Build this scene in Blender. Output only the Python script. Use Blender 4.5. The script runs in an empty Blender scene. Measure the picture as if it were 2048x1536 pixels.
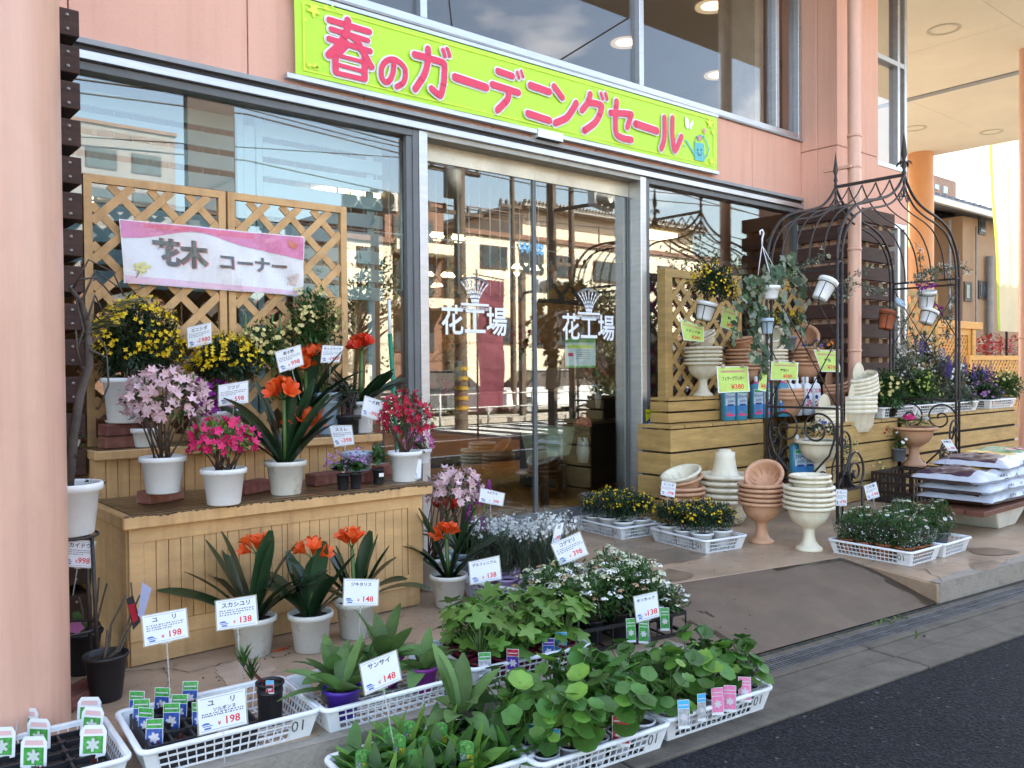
import bpy, math, random
from mathutils import Vector, Matrix, Euler
from math import sin, cos, pi, radians as RAD
random.seed(7)
sc = bpy.context.scene
COL = sc.collection
V = Vector

# ------------------------------------------------------------------ camera
FPX, CX, CY, EYE = 1705.0, 1024.0, 768.0, 1.35
_d1 = V((3062 - CX, 722 - CY, FPX)).normalized()
_d2 = V((-402 - CX, 750 - CY, FPX)); _d2 = (_d2 - _d1 * _d2.dot(_d1)).normalized()
_d3 = _d1.cross(_d2)
if _d3.y > 0: _d3 = -_d3
ROT = Matrix((_d1, _d2, _d3))            # picture axes -> world axes
CAM = V((0, 0, EYE))
cam = bpy.data.cameras.new('camera'); camo = bpy.data.objects.new('camera', cam); COL.objects.link(camo)
_r, _u, _b = ROT @ V((1, 0, 0)), -(ROT @ V((0, 1, 0))), -(ROT @ V((0, 0, 1)))
camo.matrix_world = Matrix(((_r.x, _u.x, _b.x, 0), (_r.y, _u.y, _b.y, 0), (_r.z, _u.z, _b.z, EYE), (0, 0, 0, 1)))
cam.sensor_width = 36; cam.lens = FPX / 2048 * 36; cam.clip_start = 0.05; cam.clip_end = 900
sc.camera = camo

def ray(px, py): return ROT @ V((px - CX, py - CY, FPX))
def onz(px, py, z=0.0): r = ray(px, py); return CAM + r * ((z - EYE) / r.z)
def ony(px, py, y): r = ray(px, py); return CAM + r * (y / r.y)
def onx(px, py, x): r = ray(px, py); return CAM + r * (x / r.x)
def ond(px, py, d): return CAM + ray(px, py) * (d / FPX)        # at depth d metres
def refl(px, py, Y): p = ony(px, py, 2 * 5.3 - Y); return V((p.x, Y, p.z))

# ------------------------------------------------------------------ world, sun, exposure
SUNV = V((0.45, 0.80, 0.80)).normalized()       # direction towards the sun: behind the shop
w = bpy.data.worlds.new('World'); sc.world = w; w.use_nodes = True
nt = w.node_tree; nt.nodes.clear()
N = nt.nodes.new; L = nt.links.new
out = N('ShaderNodeOutputWorld'); bg = N('ShaderNodeBackground'); sky = N('ShaderNodeTexSky')
sky.sky_type = 'NISHITA'; sky.sun_disc = False
sky.sun_elevation = math.asin(SUNV.z); sky.sun_rotation = math.atan2(SUNV.x, SUNV.y)
sky.air_density = 1.0; sky.dust_density = 2.5; sky.ozone_density = 1.0
tc = N('ShaderNodeTexCoord'); mp = N('ShaderNodeMapping'); mp.inputs['Scale'].default_value = (1, 1, 2.6)
nz = N('ShaderNodeTexNoise'); nz.inputs['Scale'].default_value = 2.3; nz.inputs['Detail'].default_value = 7
cr = N('ShaderNodeValToRGB'); cr.color_ramp.elements[0].position = .60; cr.color_ramp.elements[1].position = .80
mx = N('ShaderNodeMixRGB'); mx.inputs['Color2'].default_value = (9.5, 9.6, 10, 1)
L(tc.outputs['Generated'], mp.inputs['Vector']); L(mp.outputs[0], nz.inputs['Vector']); L(nz.outputs['Fac'], cr.inputs[0])
L(cr.outputs[0], mx.inputs['Fac']); L(sky.outputs[0], mx.inputs['Color1']); wm_ = N('ShaderNodeMixRGB'); wm_.blend_type = 'MULTIPLY'; wm_.inputs['Fac'].default_value = 1; wm_.inputs['Color2'].default_value = (1.10, 1.0, .88, 1); L(mx.outputs[0], wm_.inputs['Color1']); L(wm_.outputs[0], bg.inputs[0]); L(bg.outputs[0], out.inputs[0])
bg.inputs[1].default_value = 0.15
sun = bpy.data.lights.new('sun', 'SUN'); suno = bpy.data.objects.new('sun', sun); COL.objects.link(suno)
sun.energy = 5.0; sun.angle = RAD(0.5); sun.color = (1, .93, .82)
suno.rotation_euler = SUNV.to_track_quat('Z', 'Y').to_euler()
sc.view_settings.view_transform = 'Standard'; sc.view_settings.look = 'None'
sc.view_settings.exposure = 2.72; sc.view_settings.gamma = 1
sc.cycles.max_bounces = 8; sc.cycles.transparent_max_bounces = 24; sc.cycles.use_denoising = True
sc.cycles.diffuse_bounces = 3; sc.cycles.glossy_bounces = 4; sc.cycles.sample_clamp_indirect = 6
sc.cycles.caustics_reflective = False; sc.cycles.caustics_refractive = False

# ------------------------------------------------------------------ materials
MC = {}
def mat(name, col, rough=.6, var=.10, vs=6, bump=0.0, bs=80, col2=None, metal=0, trans=0, isl=0, spec=.5,
        dirt=0, dcol=(.08, .06, .045), ds=3, rvar=0, streak=0, emit=0, stretch=None, alpha=None, obj=0, glow=None):
    if name in MC: return MC[name]
    m = bpy.data.materials.new(name); m.use_nodes = True; nt = m.node_tree; nt.nodes.clear()
    N = nt.nodes.new; L = nt.links.new
    o = N('ShaderNodeOutputMaterial'); p = N('ShaderNodeBsdfPrincipled'); tc = N('ShaderNodeTexCoord')
    p.inputs['Roughness'].default_value = rough; p.inputs['Metallic'].default_value = metal
    p.inputs['Specular IOR Level'].default_value = spec
    vec = tc.outputs['Object']
    if stretch:
        mp = N('ShaderNodeMapping'); mp.inputs['Scale'].default_value = stretch; L(vec, mp.inputs['Vector']); vec = mp.outputs[0]
    n = N('ShaderNodeTexNoise'); n.inputs['Scale'].default_value = vs; n.inputs['Detail'].default_value = 6; n.inputs['Roughness'].default_value = .65
    L(vec, n.inputs['Vector'])
    c2 = col2 or tuple(max(0, x * (1 - 2.2 * var)) for x in col)
    c1 = tuple(min(1, x * (1 + .8 * var)) for x in col) if not col2 else col
    cr = N('ShaderNodeValToRGB'); cr.color_ramp.elements[0].position = .3; cr.color_ramp.elements[1].position = .7
    cr.color_ramp.elements[0].color = (*c2, 1); cr.color_ramp.elements[1].color = (*c1, 1)
    L(n.outputs['Fac'], cr.inputs[0]); csock = cr.outputs[0]
    if isl or obj:
        g = N('ShaderNodeNewGeometry') if isl else N('ShaderNodeObjectInfo')
        hs = N('ShaderNodeHueSaturation'); a = isl or obj
        mr = N('ShaderNodeMapRange'); mr.inputs[3].default_value = 1 - a; mr.inputs[4].default_value = 1 + a
        L(g.outputs['Random Per Island' if isl else 'Random'], mr.inputs[0]); L(mr.outputs[0], hs.inputs['Value'])
        mr2 = N('ShaderNodeMapRange'); mr2.inputs[3].default_value = .5 - a * .045; mr2.inputs[4].default_value = .5 + a * .03
        ml = N('ShaderNodeMath'); ml.operation = 'FRACT'; mm = N('ShaderNodeMath'); mm.operation = 'MULTIPLY'; mm.inputs[1].default_value = 7.31
        L(g.outputs['Random Per Island' if isl else 'Random'], mm.inputs[0]); L(mm.outputs[0], ml.inputs[0]); L(ml.outputs[0], mr2.inputs[0]); L(mr2.outputs[0], hs.inputs['Hue'])
        L(csock, hs.inputs['Color']); csock = hs.outputs[0]
    if dirt:
        n2 = N('ShaderNodeTexNoise'); n2.inputs['Scale'].default_value = ds; n2.inputs['Detail'].default_value = 8; n2.inputs['Roughness'].default_value = .7
        L(tc.outputs['Object'], n2.inputs['Vector'])
        r2 = N('ShaderNodeValToRGB'); r2.color_ramp.elements[0].position = .52; r2.color_ramp.elements[1].position = .68
        r2.color_ramp.elements[1].color = (dirt, dirt, dirt, 1); L(n2.outputs['Fac'], r2.inputs[0])
        mx = N('ShaderNodeMixRGB'); mx.inputs['Color2'].default_value = (*dcol, 1); L(r2.outputs[0], mx.inputs['Fac']); L(csock, mx.inputs['Color1']); csock = mx.outputs[0]
    if streak:
        mp5 = N('ShaderNodeMapping'); mp5.inputs['Scale'].default_value = (11, 11, .45); L(tc.outputs['Object'], mp5.inputs['Vector']); n5 = N('ShaderNodeTexNoise'); n5.inputs['Scale'].default_value = 1.6; n5.inputs['Detail'].default_value = 7; L(mp5.outputs[0], n5.inputs['Vector'])
        r5 = N('ShaderNodeMapRange'); r5.inputs[1].default_value = .48; r5.inputs[2].default_value = .75; r5.inputs[4].default_value = streak; L(n5.outputs['Fac'], r5.inputs[0]); m5 = N('ShaderNodeMixRGB'); m5.blend_type = 'MULTIPLY'; m5.inputs['Color2'].default_value = (.62, .55, .50, 1); L(r5.outputs[0], m5.inputs['Fac']); L(csock, m5.inputs['Color1']); csock = m5.outputs[0]
    L(csock, p.inputs['Base Color'])
    if rvar:
        n4 = N('ShaderNodeTexNoise'); n4.inputs['Scale'].default_value = 1.7; n4.inputs['Detail'].default_value = 6; L(tc.outputs['Object'], n4.inputs['Vector']); r4 = N('ShaderNodeMapRange'); r4.inputs[1].default_value = .35; r4.inputs[2].default_value = .65; r4.inputs[3].default_value = max(.05, rough - rvar); r4.inputs[4].default_value = min(1, rough + rvar); L(n4.outputs['Fac'], r4.inputs[0]); L(r4.outputs[0], p.inputs['Roughness'])
    if bump:
        nb = N('ShaderNodeTexNoise'); nb.inputs['Scale'].default_value = bs; nb.inputs['Detail'].default_value = 4; L(vec, nb.inputs['Vector'])
        b = N('ShaderNodeBump'); b.inputs['Strength'].default_value = bump; b.inputs['Distance'].default_value = .01
        L(nb.outputs['Fac'], b.inputs['Height']); L(b.outputs[0], p.inputs['Normal'])
    if emit:
        L(csock, p.inputs['Emission Color']) if not glow else None
        if glow: p.inputs['Emission Color'].default_value = (*glow, 1)
        p.inputs['Emission Strength'].default_value = emit
    sh = p.outputs[0]
    if trans:
        t = N('ShaderNodeBsdfTranslucent'); L(csock, t.inputs['Color']); ms = N('ShaderNodeMixShader'); ms.inputs[0].default_value = trans
        L(sh, ms.inputs[1]); L(t.outputs[0], ms.inputs[2]); sh = ms.outputs[0]
    if alpha is not None:
        t = N('ShaderNodeBsdfTransparent'); ms = N('ShaderNodeMixShader'); ms.inputs[0].default_value = alpha
        L(t.outputs[0], ms.inputs[1]); L(sh, ms.inputs[2]); sh = ms.outputs[0]
    L(sh, o.inputs['Surface'])
    MC[name] = m; return m

def glassmat(name, ior=1.52, tint=(.93, .96, .95), rough=0.0, base=0.0):
    if name in MC: return MC[name]
    m = bpy.data.materials.new(name); m.use_nodes = True; nt = m.node_tree; nt.nodes.clear(); N = nt.nodes.new; L = nt.links.new
    o = N('ShaderNodeOutputMaterial'); t = N('ShaderNodeBsdfTransparent'); t.inputs[0].default_value = (*tint, 1)
    g = N('ShaderNodeBsdfGlossy'); g.inputs['Roughness'].default_value = rough
    f = N('ShaderNodeFresnel'); ge = N('ShaderNodeNewGeometry'); mi = N('ShaderNodeMapRange'); mi.inputs[3].default_value = ior; mi.inputs[4].default_value = 1 / ior; L(ge.outputs['Backfacing'], mi.inputs[0]); L(mi.outputs[0], f.inputs['IOR']); ad = N('ShaderNodeMath'); ad.operation = 'ADD'; ad.inputs[1].default_value = base; ad.use_clamp = True
    L(f.outputs[0], ad.inputs[0]); mx = N('ShaderNodeMixShader'); L(ad.outputs[0], mx.inputs[0]); L(t.outputs[0], mx.inputs[1]); L(g.outputs[0], mx.inputs[2]); L(mx.outputs[0], o.inputs[0])
    MC[name] = m; return m

# ------------------------------------------------------------------ mesh builder
class MB:
    def __init__(s): s.v = []; s.f = []; s.m = []; s.s = []
    def add(s, vs, fs, m=0, sm=False, T=None):
        o = len(s.v); s.v += [tuple(T @ V(p)) if T else tuple(p) for p in vs]
        for f in fs: s.f.append([i + o for i in f]); s.m.append(m); s.s.append(sm)
    def box(s, a, b, m=0, T=None):
        (x0, y0, z0), (x1, y1, z1) = a, b
        s.add([(x0, y0, z0), (x1, y0, z0), (x1, y1, z0), (x0, y1, z0), (x0, y0, z1), (x1, y0, z1), (x1, y1, z1), (x0, y1, z1)],
              [(0, 3, 2, 1), (4, 5, 6, 7), (0, 1, 5, 4), (1, 2, 6, 5), (2, 3, 7, 6), (3, 0, 4, 7)], m, False, T)
    def hexa(s, p, m=0): s.add(p, [(0, 3, 2, 1), (4, 5, 6, 7), (0, 1, 5, 4), (1, 2, 6, 5), (2, 3, 7, 6), (3, 0, 4, 7)], m)
    def bar(s, a, b, w, h, m=0, up=V((0, 0, 1))):       # a rectangular stick from a to b
        a, b = V(a), V(b); d = (b - a).normalized(); x = d.cross(up)
        x = x.normalized() if x.length > 1e-4 else V((1, 0, 0)); y = x.cross(d)
        q = [(-w, -h), (w, -h), (w, h), (-w, h)]
        s.hexa([a + x * i / 2 + y * j / 2 for i, j in q] + [b + x * i / 2 + y * j / 2 for i, j in q], m)
    def tube(s, pts, r, n=6, m=0, caps=True, closed=False):
        pts = [V(p) for p in pts]; k = len(pts); rs = r if isinstance(r, (list, tuple)) else [r] * k
        vs = []; px = None
        for i, p in enumerate(pts):
            if closed: d = pts[(i + 1) % k] - pts[i - 1]
            else: d = pts[min(i + 1, k - 1)] - pts[max(i - 1, 0)]
            if d.length < 1e-9: d = V((0, 0, 1))
            d.normalize()
            if px is None: px = d.orthogonal().normalized()
            else:
                px = px - d * px.dot(d); px = px.normalized() if px.length > 1e-6 else d.orthogonal().normalized()
            py = d.cross(px)
            for j in range(n):
                a = 2 * pi * j / n; vs.append(p + (px * cos(a) + py * sin(a)) * rs[i])
        fs = []
        for i in range(k if closed else k - 1):
            i2 = (i + 1) % k
            for j in range(n): fs.append((i * n + j, i * n + (j + 1) % n, i2 * n + (j + 1) % n, i2 * n + j))
        if caps and not closed: fs.append(tuple(range(n - 1, -1, -1))); fs.append(tuple((k - 1) * n + j for j in range(n)))
        s.add(vs, fs, m, True)
    def lathe(s, prof, n=28, m=0, T=None, wob=0):
        vs = []; fs = []
        for i, (r, z) in enumerate(prof):
            for j in range(n): a = 2 * pi * j / n; rr = r * (1 + wob * sin(3 * a + i)); vs.append((rr * cos(a), rr * sin(a), z))
        for i in range(len(prof) - 1):
            for j in range(n): fs.append((i * n + j, i * n + (j + 1) % n, (i + 1) * n + (j + 1) % n, (i + 1) * n + j))
        s.add(vs, fs, m, True, T)
    def disc(s, c, r, m=0, n=20, T=None, z=0):
        s.add([(c[0] + r * cos(2 * pi * j / n), c[1] + r * sin(2 * pi * j / n), c[2]) for j in range(n)], [tuple(range(n))], m, False, T)
    def quad(s, a, b, c, d, m=0): s.add([a, b, c, d], [(0, 1, 2, 3)], m)
    def poly(s, pts, m=0, T=None): s.add(pts, [tuple(range(len(pts)))], m, False, T)
    def slab(s, pts, z0, z1, m=0):       # vertical prism over a plan polygon
        n = len(pts); vs = [(p[0], p[1], z0) for p in pts] + [(p[0], p[1], z1) for p in pts]
        s.add(vs, [tuple(range(n - 1, -1, -1)), tuple(range(n, 2 * n))] + [(i, (i + 1) % n, (i + 1) % n + n, i + n) for i in range(n)], m)
    # foliage
    def leaf(s, p, d, Ln, W, droop=.5, kind='ov', seg=3, m=0, fold=.15, roll=None):
        p = V(p); d = V(d).normalized(); st = Ln / seg; vs = []; up = V((0, 0, 1))
        sd = d.cross(up)
        if sd.length < .15: sd = V((random.uniform(-1, 1), random.uniform(-1, 1), 0)).cross(d)
        sd.normalize()
        if roll is None: roll = random.uniform(-.5, .5)
        sd = Matrix.Rotation(roll, 3, d) @ sd
        for i in range(seg + 1):
            t = i / seg
            if kind == 'ov': wv = sin(pi * min(1, t * .9 + .08)) ** .8
            elif kind == 'strap': wv = min(1, .55 + t * 1.2) * (1 - max(0, t - .72) ** 2 * 9.5)
            elif kind == 'lance': wv = sin(pi * min(1, t + .04) ** .8) if t < 1 else 0
            else: wv = 1 - .4 * abs(t - .5)
            wv = max(.04, wv) * W / 2
            nr = sd.cross(d).normalized()
            vs += [p - sd * wv, p - nr * fold * wv, p + sd * wv]
            d = (d + V((0, 0, -1)) * droop / seg).normalized(); sd = (sd - d * sd.dot(d)).normalized()
            p = p + d * st
        fs = []
        for i in range(seg):
            a = i * 3; fs += [(a, a + 1, a + 4, a + 3), (a + 1, a + 2, a + 5, a + 4)]
        s.add(vs, fs, m, True)
    def fan(s, c, n, R, lobes=5, depth=.4, cup=.3, m=0, pts=4, centre=None, ph=None):   # flower or lobed leaf
        c = V(c); n = V(n).normalized(); x = n.orthogonal().normalized(); y = n.cross(x)
        ph = random.uniform(0, 6.28) if ph is None else ph; k = lobes * pts; vs = [c - n * R * cup * .3]
        for i in range(k):
            a = 2 * pi * i / k; q = (i % pts) / pts; rr = R * (1 - depth * abs(cos(pi * q)) ** 1.5)
            vs.append(c + (x * cos(a + ph) + y * sin(a + ph)) * rr + n * R * cup * (rr / R) ** 2)
        s.add(vs, [(0, i + 1, (i + 1) % k + 1) for i in range(k)], m, True)
    def ball(s, c, r, m=0, n=8, sq=1.0, T=None):
        k = n // 2 + 1; prof = [(max(1e-4, r * sin(pi * i / (k - 1))), -r * sq * cos(pi * i / (k - 1))) for i in range(k)]
        Tm = Matrix.Translation(V(c)); s.lathe(prof, n, m, (T @ Tm) if T else Tm)
    def build(s, name, mats, parent=None, bevel=0, world=False):
        me = bpy.data.meshes.new(name); me.from_pydata(s.v, [], s.f)
        if not isinstance(mats, (list, tuple)): mats = [mats]
        for mm in mats: me.materials.append(mm)
        me.polygons.foreach_set('material_index', s.m); me.polygons.foreach_set('use_smooth', s.s); me.update()
        o = bpy.data.objects.new(name, me); COL.objects.link(o)
        if parent is not None:
            o.parent = parent
            if world:
                r = parent
                off = V((0, 0, 0))
                while r is not None: off += r.location; r = r.parent
                o.location = -off
        if bevel:
            b = o.modifiers.new('bevel', 'BEVEL'); b.width = bevel; b.segments = 1; b.limit_method = 'ANGLE'
        return o

def tag(o, label=None, cat=None, group=None, kind=None):
    if label: o['label'] = label
    if cat: o['category'] = cat
    if group: o['group'] = group
    if kind: o['kind'] = kind
    return o
def thing(name, label, cat, loc=(0, 0, 0), rz=0, group=None, rot=None):
    o = bpy.data.objects.new(name, None); COL.objects.link(o); o.empty_display_size = .1
    o.location = loc; o.rotation_euler = rot if rot else (0, 0, rz)
    return tag(o, label, cat, group)
def dup(src, loc, rz=0, label=None, scale=1, group=None, rot=None):
    def cp(o, par):
        c = o.copy(); COL.objects.link(c); c.parent = par
        for ch in o.children: cp(ch, c)
        return c
    c = cp(src, None); c.location = loc; c.rotation_euler = rot if rot else (0, 0, rz); c.scale = (scale, scale, scale) if not isinstance(scale, tuple) else scale
    if label: c['label'] = label
    if group: c['group'] = group
    return c
def struct(mb, name, mats, bevel=0, kind='structure'):
    o = mb.build(name, mats, None, bevel); o['kind'] = kind; return o

_tc = {}
def textmesh(body, size=1.0, bold=0.0, al='CENTER'):
    k = (body, bold, al)
    if k not in _tc:
        c = bpy.data.curves.new('t', 'FONT'); c.body = body; c.size = 1; c.align_x = al; c.align_y = 'CENTER'; c.offset = bold; c.resolution_u = 2
        o = bpy.data.objects.new('t', c); COL.objects.link(o); bpy.context.view_layer.update()
        me = bpy.data.meshes.new_from_object(o.evaluated_get(bpy.context.evaluated_depsgraph_get()))
        _tc[k] = ([v.co.copy() for v in me.vertices], [tuple(p.vertices) for p in me.polygons])
        bpy.data.objects.remove(o); bpy.data.curves.remove(c); bpy.data.meshes.remove(me)
    vs, fs = _tc[k]
    return [v * size for v in vs], fs

class Quad:      # maps (u,v) in 0..1 from the lower left of a flat panel to the world
    def __init__(s, tl, tr, br, bl, n=None):
        s.tl, s.tr, s.br, s.bl = map(V, (tl, tr, br, bl)); s.n = (s.tr - s.tl).cross(s.bl - s.tl).normalized()
        if n is not None and s.n.dot(n) < 0: s.n = -s.n
        s.w = (s.tr - s.tl).length; s.h = (s.bl - s.tl).length
    def P(s, u, v, e=0):
        a = s.bl.lerp(s.br, u); b = s.tl.lerp(s.tr, u); return a.lerp(b, v) + s.n * e
    def rect(s, mb, u0, v0, u1, v1, m, e=.001): mb.quad(s.P(u0, v0, e), s.P(u1, v0, e), s.P(u1, v1, e), s.P(u0, v1, e), m)
    def text(s, mb, body, u, v, hfrac, m, e=.0015, bold=0, maxw=None, al='CENTER', xs=1.0):
        vs, fs = textmesh(body, 1, bold, al); ar = s.h / s.w
        k = hfrac
        if maxw:
            ext = max(p.x for p in vs) - min(p.x for p in vs)
            if ext * k * ar * xs > maxw: xs = maxw / (ext * k * ar)
        mb.add([s.P(u + p.x * k * ar * xs, v + p.y * k, e) for p in vs], fs, m)
    def stroke(s, mb, pts, wd, m, e=.002, n=8):   # rounded pen stroke, pts in (u,v), width in metres
        P = [s.P(u, v, e) for u, v in pts]
        worldstroke(mb, P, wd, s.n, m, n)
def worldstroke(mb, P, wd, nrm, m, n=8):
    for i in range(len(P) - 1):
        d = P[i + 1] - P[i]
        if d.length < 1e-6: continue
        d.normalize(); q = nrm.cross(d) * wd / 2; mb.quad(P[i] - q, P[i + 1] - q, P[i + 1] + q, P[i] + q, m)
    x = nrm.orthogonal().normalized(); y = nrm.cross(x)
    for p in P: mb.poly([p + (x * cos(2 * pi * j / (n * 2)) + y * sin(2 * pi * j / (n * 2))) * wd / 2 for j in range(n * 2)], m)
import mathutils
# ------------------------------------------------------------------ palette
PINK = mat('pink stucco', (.74, .425, .325), .85, .03, 1.2, .15, 220, dirt=.2, dcol=(.45, .25, .20), ds=46, streak=.18)
PINKP = mat('pink paint', (.72, .43, .325), .34, .05, 2.5, .08, 60, dirt=.18, dcol=(.46, .26, .17), ds=5, stretch=(3, 3, .4), streak=.32)
ALU = mat('aluminium', (.55, .57, .60), .4, .06, 4, 0, 10, metal=.85, stretch=(1, 1, 8))
ALUD = mat('dark aluminium', (.13, .14, .15), .4, .08, 4)
GREYC = mat('grey cap', (.33, .35, .37), .6, .08, 5)
STEEL = mat('beige steel', (.60, .55, .44), .35, .12, 2.2, metal=.55, dirt=.3, dcol=(.33, .27, .18), ds=4)
GLASS = glassmat('window glass', 1.56, (.90, .95, .93), base=.09)
GLASS2 = glassmat('upper window glass', 1.55, (.88, .88, .88), base=.03)
BROWN = mat('brown stained timber', (.062, .028, .020), .75, .22, 5, .35, 40, stretch=(1, 1, 9), dirt=.2, dcol=(.085, .05, .04), ds=6)
TAN = mat('tan paint', (.63, .385, .17), .62, .09, 3, .15, 50, stretch=(1, 1, 4), dirt=.45, dcol=(.42, .24, .11), ds=5, streak=.6)
TAN2 = mat('ochre paint', (.50, .32, .11), .65, .15, 3, .3, 40, stretch=(1, 1, 7), dirt=.35, dcol=(.27, .17, .07), ds=5)
WOODTOP = mat('wet weathered boards', (.15, .085, .035), .28, .25, 4, .3, 60, stretch=(6, 1, 1), dirt=.5, dcol=(.05, .03, .015), ds=5)
WHITE = mat('white plastic', (.77, .80, .83), .35, .03, 3, dirt=.10, dcol=(.5, .5, .46), ds=6)
BLACK = mat('black', (.012, .012, .014), .5, .1, 5)
IRON = mat('wrought iron', (.035, .028, .028), .5, .3, 20, .3, 90, dirt=.35, dcol=(.10, .05, .03), ds=12)
SOIL = mat('soil', (.035, .024, .017), .95, .4, 40, .8, 120)
CEIL = mat('canopy soffit', (.82, .77, .64), .8, .04, .8)
DARKIN = mat('dark interior wall', (.16, .10, .07), .8, .2, 1)

# ------------------------------------------------------------------ ground
TH = RAD(-6.6); UX = V((cos(TH), sin(TH), 0)); UY = V((sin(TH), -cos(TH), 0))      # along and out from the slab edge
E0 = V((0.8, 2.875, 0))
def st(s, t, z=0): p = E0 + UX * s + UY * t; return (p.x, p.y, z)
WALK = mat('worn salmon concrete', (.43, .305, .205), .5, .16, 1.6, .25, 60, dirt=.85, dcol=(.235, .175, .125), ds=1.5, rvar=.25)
WET = mat('wet concrete stain', (.255, .185, .13), .3, .2, 5)
RAMP = mat('grey ramp concrete', (.165, .120, .085), .7, .16, 1.4, .3, 140, rvar=.2, dirt=.35, dcol=(.15, .12, .10), ds=1.4)
KERB = mat('kerb concrete', (.34, .30, .25), .85, .16, 9, .6, 60, dirt=.6, dcol=(.16, .14, .11), ds=9)
GUT = mat('gutter concrete', (.125, .108, .085), .85, .2, 7, .5, 90, dirt=.6, dcol=(.10, .09, .07), ds=6)
def asphalt():
    m = mat('asphalt', (.030, .030, .034), .85, .2, 3, 1.0, 70); nt = m.node_tree; N = nt.nodes.new; L = nt.links.new
    p = [n for n in nt.nodes if n.type == 'BSDF_PRINCIPLED'][0]; p.inputs['Specular IOR Level'].default_value = .2; tc = N('ShaderNodeTexCoord')
    v = N('ShaderNodeTexVoronoi'); v.inputs['Scale'].default_value = 85; L(tc.outputs['Object'], v.inputs['Vector'])
    r = N('ShaderNodeValToRGB'); e = r.color_ramp.elements; e[0].position = .0; e[0].color = (.034, .039, .048, 1); e[1].position = .55; e[1].color = (.009, .010, .013, 1); L(v.outputs['Distance'], r.inputs[0])
    sp = N('ShaderNodeSeparateColor'); L(v.outputs['Color'], sp.inputs[0]); g = N('ShaderNodeMath'); g.operation = 'GREATER_THAN'; g.inputs[1].default_value = .996; L(sp.outputs[0], g.inputs[0])
    mv = N('ShaderNodeMath'); mv.operation = 'MULTIPLY_ADD'; mv.inputs[1].default_value = 1.2; mv.inputs[2].default_value = .35; L(sp.outputs[1], mv.inputs[0])
    n2 = N('ShaderNodeTexNoise'); n2.inputs['Scale'].default_value = 1.3; n2.inputs['Detail'].default_value = 5; L(tc.outputs['Object'], n2.inputs['Vector']); m3 = N('ShaderNodeMath'); m3.operation = 'MULTIPLY'; L(mv.outputs[0], m3.inputs[0]); 
    m4 = N('ShaderNodeMath'); m4.operation = 'MULTIPLY_ADD'; m4.inputs[1].default_value = 1.2; m4.inputs[2].default_value = .3; L(n2.outputs['Fac'], m4.inputs[0]); L(m4.outputs[0], m3.inputs[1])
    hs = N('ShaderNodeVectorMath'); hs.operation = 'SCALE'; L(r.outputs[0], hs.inputs[0]); L(m3.outputs[0], hs.inputs['Scale'])
    mx = N('ShaderNodeMixRGB'); mx.inputs['Color2'].default_value = (.09, .09, .09, 1); L(g.outputs[0], mx.inputs['Fac']); L(hs.outputs[0], mx.inputs['Color1']); L(mx.outputs[0], p.inputs['Base Color']); return m
ASPH = asphalt()
SZ = -.13
g = MB(); g.box((-60, -70, SZ - .3), (120, 3.3, SZ), 0); g.box((-60, 3.3, SZ - .3), (120, 120, SZ - .004), 0)
struct(g, 'road', ASPH)
g = MB(); g.box((10.7, 3.4, SZ - .05), (70, 60, SZ + .004)); struct(g, 'forecourt', mat('sunlit forecourt concrete', (.40, .36, .29), .9, .1, 1.2))  # pale ground added over the asphalt to bounce sun onto canopy and shopfront
g = MB()      # slab in three pieces round the ramp
R0, R1 = 2.5, 4.62                          # ramp along the edge
Fb = [st(R0, -.05), st(R1 + .18, -.62)]
g.slab([(-3, 5.3), st(-4, 0)[:2], st(R0, 0)[:2], (3.45, 3.58), (5.62, 3.12), st(R1, 0)[:2], st(16, 0)[:2], (17, 5.3)], -.34, 0)
struct(g, 'walkway', WALK, .012)
g = MB(); rz = .004
a, b_, c, d = st(R0, 0, SZ + .012), st(R1, 0, SZ + .012), (5.62, 3.12, .001), (3.45, 3.58, .001)
n = 90
def wetmask(u, v):
    k = mathutils.noise.noise(V((u * 7, v * 7, 1))) * .05 + mathutils.noise.noise(V((u * 25, v * 25, 3))) * .015
    if u > .955 + k * .6 + .02 * v and v < .97: return 1
    if v > .93 + k and u > .70: return 1
    for (a, b_, w_, h_) in ((.19, .33, .012, .16), (.14, .67, .012, .08), (.26, .47, .006, .06)):
        if ((u - a - (b_ - v) * .12) / w_) ** 2 + ((v - b_) / h_) ** 2 < 1 + k * 14: return 1
    return 0
for i in range(n):
    for j in range(n):
        def q(u, v_):
            p0 = V(a).lerp(V(b_), u); p1 = V(d).lerp(V(c), u); p = p0.lerp(p1, v_); z = (SZ + .012) * (1 - sin(v_ * pi / 2) ** 1.15); return (p.x, p.y, z)
        g.add([q(i / n, j / n), q((i + 1) / n, j / n), q((i + 1) / n, (j + 1) / n), q(i / n, (j + 1) / n)], [(0, 1, 2, 3)], wetmask((i + .5) / n, (j + .5) / n), True)
struct(g, 'ramp', [RAMP, mat('damp ramp concrete', (.052, .038, .027), .35, .15, 9, .2, 120)])
g = MB()
for s0, s1 in ((-4, -2.2), (-2.19, -.3), (-.29, 1.6), (1.61, 3.5), (3.51, 5.4), (5.41, 7.3), (7.31, 9.2), (9.21, 16)):
    for t0, t1, z in ((.05, .10, SZ + .016), (.225, .275, SZ + .016), (.275, .42, SZ + .008), (.424, .60, SZ + .012)):
        p = [st(s0, t0), st(s1, t0), st(s1, t1), st(s0, t1)]; g.slab([(x, y) for x, y, _ in reversed(p)], SZ - .05, z, 0)
struct(g, 'gutter_kerb', GUT, .004)
g = MB(); gr = MB()
k = -4.0
p = [st(-4, .0), st(16, .0), st(16, .05), st(-4, .05)]; g.slab([(x, y) for x, y, _ in reversed(p)], SZ - .05, SZ + .006)
p = [st(-4, .10), st(16, .10), st(16, .225), st(-4, .225)]; g.slab([(x, y) for x, y, _ in reversed(p)], SZ - .02, SZ + .002)
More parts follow.
